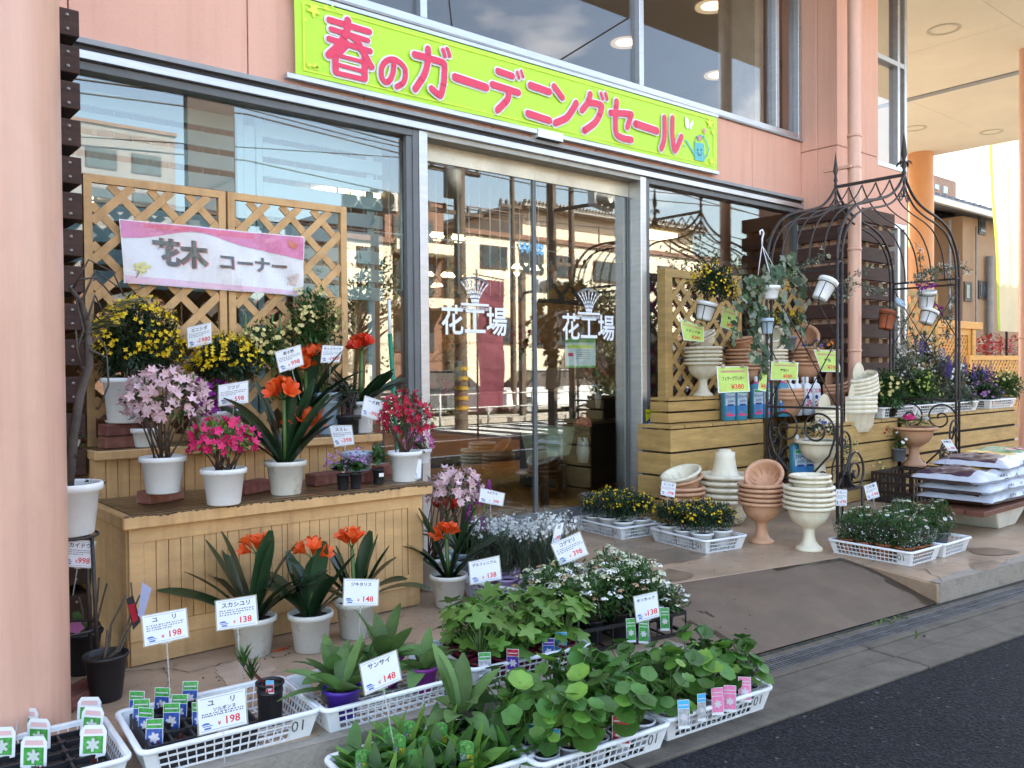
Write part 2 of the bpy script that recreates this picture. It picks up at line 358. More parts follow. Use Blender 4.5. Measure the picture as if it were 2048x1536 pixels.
struct(g, 'gutter_bed', mat('gutter dirt', (.045, .043, .03), .95, .4, 30, .6, 60))
while k < 12:
    for t0 in (.103, .168): 
        p = [st(k, t0), st(k + .011, t0), st(k + .011, t0 + .054), st(k, t0 + .054)]; gr.slab([(x, y) for x, y, _ in reversed(p)], SZ, SZ + .014)
    k += .024
for t0 in (.1, .157, .222): p = [st(-4, t0 - .003), st(12, t0 - .003), st(12, t0 + .004), st(-4, t0 + .004)]; gr.slab([(x, y) for x, y, _ in reversed(p)], SZ, SZ + .017)
dg_ = gr.build('drain_grate', mat('galvanised grate', (.16, .165, .17), .55, .2, 12, metal=.4), None)
tag(dg_, 'long grey steel drain grating along the kerb below the ramp', 'drain grate')
g = MB(); random.seed(3)
for s0, s1 in ((-4, R0 - .01), (R1 + .01, 16)):
    x = s0
    while x < s1:
        e = min(x + .05, s1); a = .085 + .02 * sin(x * 9) + random.uniform(-.012, .012); p = [st(x, -.0005, .003), st(e, -.0005, .003), st(e, -a, .003), st(x, -a, .003)]; g.add(p, [(0, 1, 2, 3)]); p = [st(x, .002, .003), st(e, .002, .003), st(e, .002, SZ), st(x, .002, SZ)]; g.add(p, [(3, 2, 1, 0)]); x = e
struct(g, 'slab_edge', KERB)
# wet stains on ramp and slab, weeds in the joint
def blob(name, pts_px, zfun, m=WET, e=.004):
    g = MB(); P = []
    for x, y in pts_px: P.append(zfun(x, y))
    c = sum(P, V((0, 0, 0))) / len(P); out_ = []; k = len(P)
    for i in range(k):
        p0, p1, p2, p3 = P[i - 1], P[i], P[(i + 1) % k], P[(i + 2) % k]
        for j in range(14):
            t = j / 14; q = .5 * (2 * p1 + (p2 - p0) * t + (2 * p0 - 5 * p1 + 4 * p2 - p3) * t * t + (3 * p1 - p0 - 3 * p2 + p3) * t ** 3)
            f = .22 * mathutils.noise.noise(q * 9) + .12 * mathutils.noise.noise(q * 31); out_.append(q + (q - c) * f + V((0, 0, e)))
    g.poly(out_, 0); o = g.build(name, m, None); o['kind'] = 'structure'; return o
def onramp(x, y):
    z = 0
    for _ in range(6):
        p = onz(x, y, z); s = (V((p.x, p.y, 0)) - E0).dot(UX); t = -(V((p.x, p.y, 0)) - E0).dot(UY)
        dep = .60 + (s - R0) / (R1 - R0) * 0.05
        v_ = max(0, min(1, t / dep)); z = (SZ + .012) * (1 - sin(v_ * pi / 2) ** 1.15)
    return onz(x, y, z)
blob('wet_stain', [(1332, 1140), (1360, 1143), (1386, 1150), (1370, 1160), (1345, 1163), (1325, 1158)], lambda x, y: onz(x, y, 0))
blob('wet_stain', [(1940, 1098), (1990, 1097), (2035, 1104), (2000, 1112), (1950, 1108)], lambda x, y: onz(x, y, 0))
blob('wet_stain', [(1940, 1128), (1990, 1122), (1995, 1136), (1955, 1143)], lambda x, y: onz(x, y, 0))
blob('pale_patch', [(432, 1334), (470, 1322), (520, 1330), (548, 1345), (520, 1372), (470, 1372), (440, 1356)], lambda x, y: onz(x, y, 0), mat('pale worn patch', (.46, .345, .25), .6, .15, 6), .003)
blob('damp_patch', [(640, 1330), (720, 1318), (800, 1290), (830, 1300), (760, 1335), (690, 1350)], lambda x, y: onz(x, y, 0), WET, .003)
blob('damp_patch', [(1250, 1115), (1330, 1100), (1400, 1105), (1390, 1120), (1300, 1130)], lambda x, y: onz(x, y, 0), WET, .003)
g = MB()
for P in (((250, 1345), (330, 1338), (380, 1345), (430, 1332), (500, 1312), (560, 1316), (610, 1300)), ((700, 1250), (760, 1246), (820, 1230)), ((1230, 1090), (1290, 1080), (1350, 1088)), ((1810, 1135), (1850, 1140), (1893, 1168)), ((330, 1338), (340, 1362), (325, 1385))):
    Q = []
    for a, b_ in zip(P[:-1], P[1:]):
        for t in range(6): u = t / 6; Q.append(onz(a[0] + (b_[0] - a[0]) * u + random.uniform(-4, 4), a[1] + (b_[1] - a[1]) * u + random.uniform(-1.5, 1.5), 0))
    for a, b_ in zip(Q[:-1], Q[1:]): d = (b_ - a).normalized(); n_ = V((-d.y, d.x, 0)) * random.uniform(.0008, .003); e = V((0, 0, .0045)); g.quad(a - n_ + e, b_ - n_ + e, b_ + n_ + e, a + n_ + e)
struct(g, 'cracks', mat('crack', (.06, .045, .035), .95))
random.seed(11); g = MB()
for _ in range(260):
    px, py = random.choice(((random.uniform(150, 900), random.uniform(1280, 1420)), (random.uniform(1180, 1900), random.uniform(1060, 1130)), (random.uniform(1000, 1500), random.uniform(1100, 1300)))); p = onz(px, py, 0); s_ = random.uniform(.002, .006); g.ball((p.x, p.y, .002), s_, 0, 5, .6)
o = g.build('soil_crumbs', SOIL, None); o['kind'] = 'stuff'
wm = mat('weed green', (.10, .20, .035), .6, .2, 20, isl=.3, trans=.3)
g = MB()
for (px, py, nn) in ((1990, 1172, 26), (1775, 1250, 8), (1800, 1243, 8), (1760, 1256, 6), (1840, 1275, 5)):
    b0 = onz(px, py, SZ)
    for _ in range(nn): g.leaf(b0 + V((random.uniform(-.06, .06), random.uniform(-.02, .02), 0)), (random.uniform(-.7, .7), random.uniform(-.7, .7), 1), random.uniform(.03, .08), .012, .9, 'lance', 3)
tag(g.build('weeds', wm, None), kind='stuff')

# ------------------------------------------------------------------ the shop building
shop = thing('shop_building', 'pink shop building with aluminium framed windows and sliding glass doors', 'building', (5.2, 8, 0))
Y0 = 5.26
def wb(name, boxes, m, bevel=0, parent=None):
    g = MB()
    for bx in boxes: g.box(*bx)
    return g.build(name, m, parent or shop, bevel, world=True)
# pink panels with 8 mm seams, dark backing
seam = [-3.0, .15, 1.19, 2.23, 3.07, 4.22, 5.38, 6.53, 7.71, 8.645]
pan = []
for a, b_ in zip(seam[:-1], seam[1:]): pan.append(((a + .004, Y0, 3.235), (b_ - .004, Y0 + .10, 3.86)))
for a, b_ in ((-3, .15), (.15, 1.19), (1.19, 2.23), (2.23, 2.74)): pan.append(((a + .004, Y0 + .001, 3.868), (b_ - .004, Y0 + .1, 6.6)))
for a, b_ in ((-3, 0), (0, 3), (3, 6), (6, 8.64)): pan.append(((a + .004, Y0 + .001, 6.61), (b_ - .004, Y0 + .1, 9.6)))
wb('wall_panels', pan, PINK, .003)
wb('wall_core', [((-3, Y0 + .102, 3.11), (8.64, Y0 + .3, 3.88)), ((-3, Y0 + .102, 3.88), (2.76, Y0 + .3, 9.6)), ((2.76, Y0 + .102, 6.55), (8.64, Y0 + .3, 9.6)), ((-3, Y0, -.1), (.72, Y0 + .3, 3.1)),
                 ((.72, Y0 + .02, -.1), (3.5, Y0 + .3, .5)), ((-3, 5.56, -.1), (-2.8, 18, 9.6)), ((-3, 18, -.1), (10.62, 18.2, 9.6)), ((10.5, 5.6, -.1), (10.62, 11, 9.6)), ((10.5, 11.0, -.1), (10.62, 18, 9.6))], mat('wall core', (.2, .13, .1), .9))
wb('roof', [((-3.2, 5.2, 9.6), (10.9, 18.3, 9.8))], GREYC)
# column at the right with its grooves
cm = [((8.652, 4.83, 0), (8.66, 4.83, 0))]
g = MB()
for z0, z1 in ((0, 3.74), (3.752, 9.6)):
    g.slab([(8.65, 5.5), (8.65, 5.08), (8.655, 5.075), (8.655, 5.065), (8.65, 5.06), (8.65, 4.83), (9.24, 4.83), (9.245, 4.835), (9.255, 4.835), (9.26, 4.83), (9.55, 4.83), (9.55, 5.5)], z0, z1)
g.build('column', PINK, shop, .006, world=True)
wb('column_joint', [((8.66, 4.84, 3.73), (9.54, 5.4, 3.76))], mat('joint shadow paint', (.42, .24, .19), .9))
wb('corner_wall', [((9.55, 5.0, 3.10), (10.62, 5.2, 3.74))], PINK, .004); wb('corner_wall', [((9.55, 5.0, 6.6), (10.62, 5.2, 9.6))], PINK, .004)
# ground floor window frames
def frame(name, x0, x1, z0, z1, y, w_, dep, m=ALU, parent=None, mull=(), trans=()):
    g = MB(); g.box((x0, y, z0), (x0 + w_, y + dep, z1)); g.box((x1 - w_, y, z0), (x1, y + dep, z1))
    g.box((x0 + w_, y + .002, z0), (x1 - w_, y + dep, z0 + w_)); g.box((x0 + w_, y + .002, z1 - w_), (x1 - w_, y + dep, z1))
    for x in mull: g.box((x - w_ / 2, y + .004, z0 + w_), (x + w_ / 2, y + dep, z1 - w_))
    for z in trans: g.box((x0 + w_, y + .006, z - w_ / 2), (x1 - w_, y + dep, z + w_ / 2))
    return g.build(name, m, parent or shop, .003, world=True)
def pane(x0, x1, z0, z1, y, m=GLASS, parent=None, name='pane', th=.008):
    g = MB(); g.box((x0, y, z0), (x1, y + th, z1)); return g.build(name, m, parent or shop, 0, world=True)
wb('head_cap', [((.6, Y0 - .035, 3.20), (8.642, Y0 + .1, 3.232))], GREYC, .002)
wb('head_gap', [((.6, Y0 - .005, 3.165), (8.642, Y0 + .1, 3.2))], BLACK)
wb('head_bar', [((.6, Y0 - .03, 3.115), (8.642, Y0 + .1, 3.165))], ALU, .003)
wl = frame('window', .68, 3.524, .5, 3.112, Y0 + .0, .05, .1, ALUD); pane(.73, 3.474, .55, 3.062, Y0 + .06, parent=wl)
wb('window_gasket', [((3.424, Y0 + .012, .55), (3.474, Y0 + .055, 3.06))], ALUD, parent=wl)
wr = frame('window', 6.032, 8.645, .82, 3.112, Y0 + .001, .05, .1, ALUD); pane(6.08, 8.595, .87, 3.062, Y0 + .06, parent=wr)
wb('window_gasket', [((8.57, Y0 - .006, .825), (8.644, Y0 - .001, 3.108))], ALU, parent=wr)
# upper windows
uw = frame('window', 2.76, 8.642, 3.885, 6.55, Y0 - .01, .06, .1, mull=(3.58, 5.98, 8.18)); 
for x0, x1 in ((2.82, 3.55), (3.61, 5.95), (6.01, 8.15), (8.21, 8.58)): pane(x0, x1, 3.945, 6.49, Y0 + .05, GLASS2, uw)
wb('sill', [((2.7, Y0 - .03, 3.862), (8.642, Y0 + .05, 3.883))], GREYC, .003)
cw = frame('window', 9.56, 10.62, 3.745, 6.6, 5.0, .06, .12, trans=(5.05,), mull=(10.42,)); pane(9.62, 10.39, 3.805, 5.02, 5.06, GLASS2, cw); pane(9.62, 10.39, 5.08, 6.54, 5.061, GLASS2, cw)
cl = frame('window', 9.56, 10.62, .1, 3.1, 5.0, .06, .12, mull=(10.42,)); pane(9.62, 10.39, .16, 3.04, 5.06, GLASS, cl)
# tiled low wall and jamb
TILE = mat('low wall tile', (.42, .35, .29), .6, .12, 12)
tl = []
for r in range(9):
    for c_ in range(14): 
        x = 6.0 + c_ * .2 + (.1 if r % 2 else 0); tl.append(((x, Y0 - .012, r * .09), (min(x + .194, 8.64), Y0 + .2, r * .09 + .085)))
wb('low_wall', tl, TILE, .003)
# doors
wb('door_frame', [((3.526, Y0 - .006, 0), (3.60, Y0 + .22, 3.113))], ALU, .003); wb('door_frame', [((5.955, Y0 - .006, 0), (6.03, Y0 + .22, 3.113))], ALU, .003)
wb('door_soffit', [((3.60, Y0 + .0, 3.075), (5.955, Y0 + .2, 3.113))], mat('door soffit', (.42, .41, .37), .5))
wb('threshold', [((3.6, Y0 + .05, -.01), (5.97, Y0 + .25, .03))], ALUD)
for i, (x0, x1, yy) in enumerate(((3.602, 4.780, 5.40), (4.784, 5.953, 5.403))):
    dl = MB(); dl.box((x0, yy, .03), (x1, yy + .035, .13), 1); dl.box((x0, yy, 2.94), (x1, yy + .035, 3.075), 0); dl.box((x0, yy, .13), (x0 + .018, yy + .035, 2.94), 1); dl.box((x1 - .018, yy, .13), (x1, yy + .035, 2.94), 1)
    d_ = dl.build('sliding_door', [STEEL, ALUD], shop, .002, world=True)
    pane(x0 + .018, x1 - .018, .13, 2.94, yy + .012, GLASS, d_)
# shop name and crest on the glass
WTX = mat('white vinyl letters', (.82, .86, .9), .5, .02)
def shopname(x0, x1, zc, zt, yy):
    g = MB(); q = Quad((x0, yy, zc + .17), (x1, yy, zc + .17), (x1, yy, zc - .17), (x0, yy, zc - .17), V((0, -1, 0)))
    q.text(g, '花工場', .5, .5, .72, 0, .002, .018, maxw=.98)
    cx_ = (x0 + x1) / 2 + .0; cz = zt; R = .13
    P = [V((cx_ + R * 1.15 * sin(a), yy - .002, cz + R * .62 * cos(a) + .02)) for a in [x * .12 for x in range(-9, 10)]]
    worldstroke(g, P, .015, V((0, -1, 0)), 0)
    for k in range(-3, 4):
        a = k * .27; P = [V((cx_ + s * 1.0 * (R * 1.05 * sin(a) * (t ** 1.6) + .03 * k / 3), yy - .0025 - .0003 * abs(k), cz - .10 + t * (.10 + R * .6 * cos(a)))) for s in (1,) for t in (0, .2, .4, .6, .8, 1)]
        worldstroke(g, P, .0115, V((0, -1, 0)), 0)
    g.quad(V((cx_ - .14, yy - .003, cz - .125)), V((cx_ + .14, yy - .003, cz - .125)), V((cx_ + .14, yy - .003, cz - .105)), V((cx_ - .14, yy - .003, cz - .105)))
    q2 = Quad((cx_ - .16, yy, cz - .125), (cx_ + .16, yy, cz - .125), (cx_ + .16, yy, cz - .175), (cx_ - .16, yy, cz - .175), V((0, -1, 0)))
    q2.text(g, 'FLOWER FACTORY', .5, .5, .75, 0, .002, .01, maxw=.95)
    return g.build('door_lettering', WTX, shop, 0, world=True)
shopname(3.80, 4.47, 1.72, 1.98, 5.395); shopname(5.08, 5.75, 1.70, 1.955, 5.397)
# door sensor
sn = MB(); sn.box((-.14, -.05, -.035), (.14, .05, .035), 0); sn.box((-.125, -.052, -.04), (.125, .04, -.035), 1)
o = thing('door_sensor', 'small white sensor box under the lime banner above the doors', 'sensor', (4.77, Y0 - .035, 3.268)); sn.build('sensor_housing', [WHITE, BLACK], o, .006)
# shop interior
OAK = mat('orange shop floor', (.62, .27, .055), .4, .12, 3, dirt=.3, dcol=(.3, .13, .04), ds=2)
fl = MB(); fl.box((-2.8, 5.56, -.05), (10.5, 18, -.001)); fl.build('floor', OAK, shop, 0, world=True)
wb('ceiling', [((-2.8, 5.56, 3.12), (10.5, 18, 3.2)), ((-2.8, 5.45, 5.6), (10.5, 14, 5.7))], mat('interior ceiling', (.50, .42, .33), .9, .05, 1))
wb('partition', [((-2.8, 9.5, 3.2), (10.5, 9.6, 5.6)), ((-.6, 5.6, 0), (-.5, 12, 3.12)), ((-.5, 11.5, 0), (6.5, 11.6, 3.12))], DARKIN)
wb('interior_beam', [((8.0, 5.42, 3.9), (8.16, 5.9, 6.44))], mat('beige interior column', (.55, .45, .33), .8))
wb('back_wall', [((-2.7, 17.8, 0), (10.4, 17.9, 3.1))], mat('interior back wall', (.35, .26, .18), .8, .3, 1.5))
LAMP = mat('lit ceiling lamp', (1, .85, .6), .5, emit=1.5, glow=(1, .74, .42)); LRIM = mat('downlight rim', (.85, .72, .5), .5, emit=.12, glow=(1, .75, .45))
for i, (x, y) in enumerate(((9.1, 12.8), (9.9, 14.5), (9.6, 11.0), (9.9, 12.1), (8.8, 16.2), (7.6, 15.2), (2.0, 9.4), (5.2, 13.8), (9.9, 17), (4.2, 7.6), (6.6, 9.2), (8.6, 7.4))):  # last three are unseen fill panels, added to brighten the floor near the doors
    g = MB(); g.box((x - .32, y - .16, 3.07), (x + .32, y + .16, 3.12)); o = g.build('lamp_panel', LAMP, shop, 0, world=True)
for x, y in ((8.3, 6.2), (10.3, 7.6), (8.34, 7.6), (5.2, 7.4), (3.6, 6.5)):
    g = MB(); g.disc((x, y, 5.592), .13, 0); T_ = Matrix.Translation((x, y, 5.55)); g.lathe([(.20, .045), (.20, .03), (.14, .04)], 20, 1, T_); g.build('downlight', [LAMP, LRIM], shop, 0, world=True)
spot = MB(); spot.ball((7.55, 6.0, 2.42), .045, 0); spot.build('spot_bulb', mat('bright bulb', (1, .8, .5), .5, emit=4, glow=(1, .66, .3)), shop, 0, world=True)
# canopy over the walkway, downlights, grey joint beam
ZC = 6.05
canopy = thing('canopy', 'cream canopy soffit over the walkway at the right corner', 'canopy', (14, 6, ZC))
g = MB()
for x0, x1 in ((6.45, 10.66), (10.666, 12.9), (12.906, 15.0), (15.16, 17.4), (17.406, 19.6)):
    for y0_, y1 in (((2.8, 4.98),) if x0 < 10 else ((2.8, 4.57), (4.576, 7.1), (7.106, 9.4), (9.406, 12))): g.box((x0, y0_, ZC), (x1, y1, ZC + .1))
g.build('soffit', CEIL, canopy, .002, world=True)
wb('joint_strip', [((15.002, 2.8, ZC - .02), (15.158, 12, ZC + .08)), ((6.45, 2.8, ZC + .102), (19.6, 4.98, ZC + .45)), ((10.7, 4.99, ZC + .102), (19.6, 12, ZC + .45))], GREYC, parent=canopy)
for x, y in ((12.35, 5.3), (17.0, 7.85), (18.5, 7.0), (13.4, 2.9), (17.0, 10)):
    g = MB(); T_ = Matrix.Translation((x, y, ZC - .012)); g.lathe([(.22, .012), (.22, 0), (.17, 0), (.16, .03), (.001, .03)], 24, 0, T_); g.build('downlight', mat('cream lamp rim', (.62, .58, .46), .5), canopy, 0, world=True)
oc = thing('canopy_column', 'round orange column under the far side of the canopy', 'column', (*ony(1842, 500, 8.7)[:2], SZ)); g = MB(); g.lathe([(.26, 0), (.26, ZC - SZ)], 32); g.build('shaft', mat('orange column paint', (.66, .33, .15), .6, .04, 2), oc)
pc = thing('canopy_post', 'slim dusty pink post cut by the right edge of the photo', 'post', (*ony(2052, 800, 4.85)[:2], 0)); g = MB(); g.lathe([(.10, SZ), (.10, ZC)], 20)
for z in (1.0, 1.75): g.lathe([(.10, z), (.113, z), (.113, z + .03), (.10, z + .03)], 20)
g.build('shaft', PINKP, pc)
# big pink column at the left
q0 = V((.79, 3.63, 0)); rr = .42; dirn = V((.2126, .977, 0)); nrm = V((-.977, .2126, 0)); cc = q0 + nrm * rr + dirn * -.0
lc = thing('entrance_column', 'wide rounded pink column filling the left edge of the photo', 'column', (cc.x, cc.y, SZ))
g = MB(); prof = [(rr, 0), (rr, 5.5)]
g.lathe(prof, 64); g.build('shaft', PINKP, lc)
# drain pipe in front of the right column
dp = thing('downpipe', 'pink drainpipe running down in front of the brown boards', 'pipe', (*onx(1709, 600, 8.78)[:2], 0)); px_ = dp.location.copy()
dp.location = (*ony(1709, 600, 4.52)[:2], 0)
g = MB(); g.lathe([(.066, .02), (.066, 6.5)], 24)
for z in (3.72, 2.55, 1.5): g.lathe([(.066, z), (.072, z), (.072, z + .03), (.066, z + .03)], 24)
for z in (3.4,): g.box((-.10, -.01, z), (-.05, .3, z + .03)); g.lathe([(.066, z), (.07, z), (.07, z + .03), (.066, z + .03)], 24)
g.build('pipe', PINKP, dp)
# brown board cladding round both columns
def boards(name, label, segs, zs, h, loc, th=.09, group=None):
    root = thing(name, label, 'board cladding', loc)
    sc_ = MB()
    for k, z in enumerate(zs):
        g = MB()
        for (x0, y0_), (x1, y1), nr in segs:
            d = (V((x1, y1)) - V((x0, y0_))); n2 = V(nr).normalized() * th
            jit = random.uniform(-.004, .004)
            g.slab([(x0, y0_), (x1, y1), (x1 - n2.x, y1 - n2.y), (x0 - n2.x, y0_ - n2.y)] if (d.x * n2.y - d.y * n2.x) < 0 else [(x0, y0_), (x0 - n2.x, y0_ - n2.y), (x1 - n2.x, y1 - n2.y), (x1, y1)], z + jit, z + h + jit)
        g.build('board', BROWN, root, .004, world=True)
    return root
zs = [.10 + .186 * i for i in range(17)]
bl = boards('board_cladding', 'dark brown horizontal boards wrapped round the left wall end', [((-.6, 4.75), (1.125, 4.75), (0, -1))], [z - .02 for z in zs], .135, (.6, 4.9, 0), th=.36)
for z in zs:
    for x, dz in ((1.07, .03), (1.07, .10)):
        g = MB(); T_ = Matrix.Translation((x, 4.747, z - .02 + dz)) @ Matrix.Rotation(RAD(90), 4, 'X'); g.lathe([(.0001, .002), (.008, .002), (.009, 0)], 8, 0, T_); g.build('screw_head', mat('screw', (.25, .23, .22), .4, metal=.8), bl, 0, world=True)
zr = [-.02 + .2105 * i for i in range(15)]
br = boards('board_cladding', 'dark brown horizontal boards wrapped round the pink corner column', [((8.55, 5.25), (8.55, 4.66), (-1, 0)), ((8.60, 4.66), (9.60, 4.66), (0, -1))], zr, .15, (8.9, 4.8, 0), th=.05)
g = MB()
for z in [q + .15 for q in zr[:-1]]:
    for x in (8.75, 9.05, 9.35, 9.55): wb('spacer', [((x - .04, 4.70, z), (x + .04, 4.82, z + .0605))], mat('pale spacer wood', (.33, .22, .14), .8), 0, br)
    for y in (5.15, 4.95, 4.73): wb('spacer', [((8.60, y - .035, z), (8.645, y + .035, z + .0605))], MC['pale spacer wood'], 0, br)
# ------------------------------------------------------------------ across the street (seen mirrored in the glass)
CREAM = mat('cream render', (.66, .60, .47), .85, .04, 1, dirt=.15, dcol=(.4, .33, .24), ds=1.5)
BRN = mat('brown tile wall', (.20, .11, .075), .8, .12, 2); GRW = mat('grey render', (.22, .21, .21), .85, .1, 1); WINM = mat('far window', (.05, .07, .08), .15, .2, 2); WFR = mat('brown sash', (.06, .04, .03), .5)
def farbuilding(label, x0, x1, y0, y1, h, m, wins=(), extra=None, cat='building', rail=False):
    o = thing('building', label, cat, ((x0 + x1) / 2, (y0 + y1) / 2, SZ)); g = MB(); g.box((x0, y0, SZ), (x1, y1, h)); g.box((x0 - .1, y0 - .1, h + .001), (x1 + .1, y1 + .1, h + .18), 1)
    g.build('wall', [m, BRN], o, 0, world=True)
    for (a, z, w_, hh) in wins:
        f = MB(); f.box((a, y1 - .02, z), (a + w_, y1 + .06, z + hh)); f.box((a + .06, y1 + .05, z + .06), (a + w_ * .6, y1 + .075, z + hh - .06), 1); f.box((a + w_ * .6 + .05, y1 + .05, z + .06), (a + w_ - .06, y1 + .07, z + hh - .06), 1); f.build('window', [WFR, WINM], o, 0, world=True)
    return o
b1 = farbuilding('long cream building across the street, mirrored in the shop doors', 18.3, 34, -24, -14, 6.3, CREAM,
    [(19.3, 5.1, 1.25, .85), (21.2, 5.05, 1.2, .85), (23.0, 5.0, 1.1, .85), (25.2, 4.95, 1.5, .85), (19.3, 2.3, 1.6, 1.0), (22, 2.2, 3.2, 1.3), (26.5, 2.4, 2, 1.1), (29, 5, 1.3, .85)])
g = MB(); g.box((22.4, -22, 6.5), (33, -15.2, 7.8)); g.build('upper_storey', CREAM, b1, 0, world=True)
g = MB(); g.box((22.0, -22.4, 7.801), (33.3, -14.6, 7.95))
for i in range(60): g.box((22.0 + i * .188, -14.7, 7.951), (22.1 + i * .188, -14.5, 8.03))
g.build('roof', mat('corrugated roof', (.3, .29, .27), .6), b1, 0, world=True)
g = MB()
for z in (6.95, 7.3): g.bar((18.4, -14.1, z), (30, -14.1, z), .04, .04)
for i in range(9): g.bar((18.4 + i * 1.45, -14.1, 6.48), (18.4 + i * 1.45, -14.1, 7.3), .05, .05)
g.build('railing', mat('rust rail', (.12, .08, .06), .6), b1, 0, world=True)
g = MB(); q = Quad((22.6, -13.93, 6.28), (20.9, -13.93, 6.28), (20.9, -13.93, 5.66), (22.6, -13.93, 5.66), V((0, 1, 0))); q.text(g, 'SNW', .5, .5, .9, 0, .01, .04); g.build('sign_letters', mat('blue sign letters', (.04, .25, .6), .5), b1, 0, world=True)
b2 = farbuilding('narrow cream block with square windows, mirrored in the left window', 13.6, 15.35, -20, -13.9, 5.6, CREAM, [(14.0, 4.75, .75, .65), (14.0, 3.25, .8, .5), (14.0, 1.6, .8, .6)])
b3 = farbuilding('brown balcony block mirrored between the two cream buildings', 15.5, 18.1, -22, -14.6, 7.2, BRN, [(15.8, 2.0, 1.8, 1.2), (15.8, 4.0, 1.8, 1.2), (15.8, 5.8, 1.8, .9)])
for z in (3.5, 5.4): g = MB(); g.box((15.4, -14.6, z), (18.0, -13.7, z + .35)); g.build('balcony', CREAM, b3, 0, world=True)
b4 = farbuilding('wide brown building with grey eaves mirrored in the left window', 3.0, 13.4, -24, -15, 3.4, BRN, [(4, 1.4, 1.6, 1.1), (6.6, 1.4, 1.6, 1.1), (9.2, 1.4, 1.6, 1.1), (11.6, 1.4, 1.2, 1.1)])
b5 = farbuilding('grey flat roofed house mirrored in the right hand window', 37, 50, -22, -13, 6.4, GRW, [(38, 3.2, 3, 1.6), (42.5, 3.2, 2.4, 1.6), (38.5, .6, 2, 1.8), (44, .8, 2.6, 1.8)])
g = MB(); g.slab([(39, -12.9), (47, -12.9), (47, -11.4), (39, -11.4)], 4.9, 5.25); g.build('porch_roof', mat('pale gutter', (.6, .56, .48), .6), b5, 0, world=True)
b6 = farbuilding('low glass fronted shop mirrored low in the doors', 24, 36, -13.8, -12.4, 2.5, GRW, [(24.5, .3, 2.5, 1.8), (28, .3, 2.5, 1.8), (31.5, .3, 2.5, 1.8)])
b7 = farbuilding('far dark office block behind the balcony block', 4, 17, -50, -40, 15, GRW, [(5 + 2.4 * i, 6 + 2.2 * j, 1.6, 1.1) for i in range(5) for j in range(4)])
POLE = mat('concrete pole', (.095, .072, .055), .8, .15, 6); HAZ = mat('hazard yellow', (.35, .21, .01), .6)
def pole(x, y, h, r, label, arms=(), stripes=False):
    o = thing('utility_pole', label, 'pole', (x, y, SZ), group='poles across the street'); g = MB(); g.lathe([(r, 0), (r * .7, h)], 12); g.build('shaft', POLE, o)
    for z, w_ in arms:
        a = MB(); a.bar((-w_, 0, z), (w_ * .7, 0, z), .09, .09)
        for i in (-1, -.5, .3, .7): a.lathe([(.04, z + .04), (.055, z + .14), (.02, z + .2)], 8, 0, Matrix.Translation((i * w_ * .9, 0, 0)))
        a.build('cross_arm', POLE, o)
    if stripes:
        a = MB()
        for i in range(5): a.lathe([(r * 1.04, .5 + i * .24), (r * 1.04, .59 + i * .24)], 12)
        a.build('warning_stripes', HAZ, o)
    return o
p1 = refl(931, 500, -6); p2 = refl(1035, 500, -9); p3 = refl(1155, 500, -6)
u1 = pole(p1.x, -6, 9.5, .17, 'thick dark pole with a transformer mirrored in the left door', [(5.3, 1.0), (6.3, .9)], True)
a = MB(); a.lathe([(.001, 5.6), (.22, 5.62), (.22, 6.25), (.001, 6.3)], 14, 0, Matrix.Translation((-.35, .2, 0))); a.build('transformer', mat('transformer grey', (.13, .13, .12), .6), u1)
pole(p2.x, -9, 9, .10, 'slim pole mirrored near the middle of the doors', [(6.4, .5)])
pole(p3.x, -6, 8.5, .10, 'slim pole with a bracket mirrored in the right door', [(4.3, .8)])
pole(33, -8, 9.5, .15, 'dark pole mirrored in the right hand window', [(6.6, .9)])
g = MB()
for z, y in ((7.2, -6), (6.8, -6.1), (6.5, -5.9), (5.6, -6), (8.2, -6.2), (7.6, -8.8)):
    g.tube([(-25 + i * 4, y, z - .35 * sin(pi * ((i * 4) % 16) / 16)) for i in range(23)], .018, 4)
for a_, b_ in (((p1.x, -6, 7.4), (12, 4.9, 8.6)), ((p1.x, -6, 6.4), (2, -14, 7.2)), ((p3.x, -6, 6.0), (24, -14, 6.6)), ((p1.x, -6, 7), (5, 3, 9.5))): g.tube([a_, b_], .016, 4)
tag(g.build('overhead_wires', BLACK), 'thin black overhead wires strung between the street poles', 'wires')
def signal(p, rz, label, n=3, r=.15):
    o = thing('traffic_light', label, 'traffic light', (p.x, p.y, p.z), rz, 'traffic signals across the street'); g = MB(); g.box((-r * n * 1.15, -.1, -r * 1.25), (r * n * 1.15, .1, r * 1.25)); g.build('housing', mat('pale signal housing', (.55, .57, .55), .5), o, .03)
    for i in range(n):
        h = MB(); T_ = Matrix.Translation(((i - (n - 1) / 2) * r * 2.25, .1, 0)) @ Matrix.Rotation(RAD(-90), 4, 'X'); h.lathe([(r, 0), (r, .26), (r * .96, .26), (r * .96, 0), (.001, .01)], 16, 0, T_); h.build('lamp_hood', mat('signal hood', (.5, .52, .5), .5), o)
    a = MB(); a.bar((0, 0, -.05), (0, -1.2, -.1), .07, .07); a.bar((0, -1.2, -p.z + SZ), (0, -1.2, .5), .16, .16); a.build('arm', POLE, o); return o
signal(refl(742, 406, -3.2), RAD(35), 'white three lamp traffic light mirrored beside the lattice panel')
signal(refl(1218, 398, -2.0), RAD(-20), 'dark round three lamp traffic light mirrored in the right door', 3, .14)
signal(refl(1110, 572, -7), RAD(0), 'small traffic light mirrored above the flower table')
nb = thing('shop_flag', 'tall dark plum shop flag mirrored in the doors', 'flag', (*refl(968, 700, -3.5)[:2], SZ)); g = MB(); g.tube([(0, 0, 0), (0, 0, 3.6)], .02); g.tube([(-.1, 0, 3.5), (.75, 0, 3.42)], .015); g.build('pole', POLE, nb)
g = MB(); 
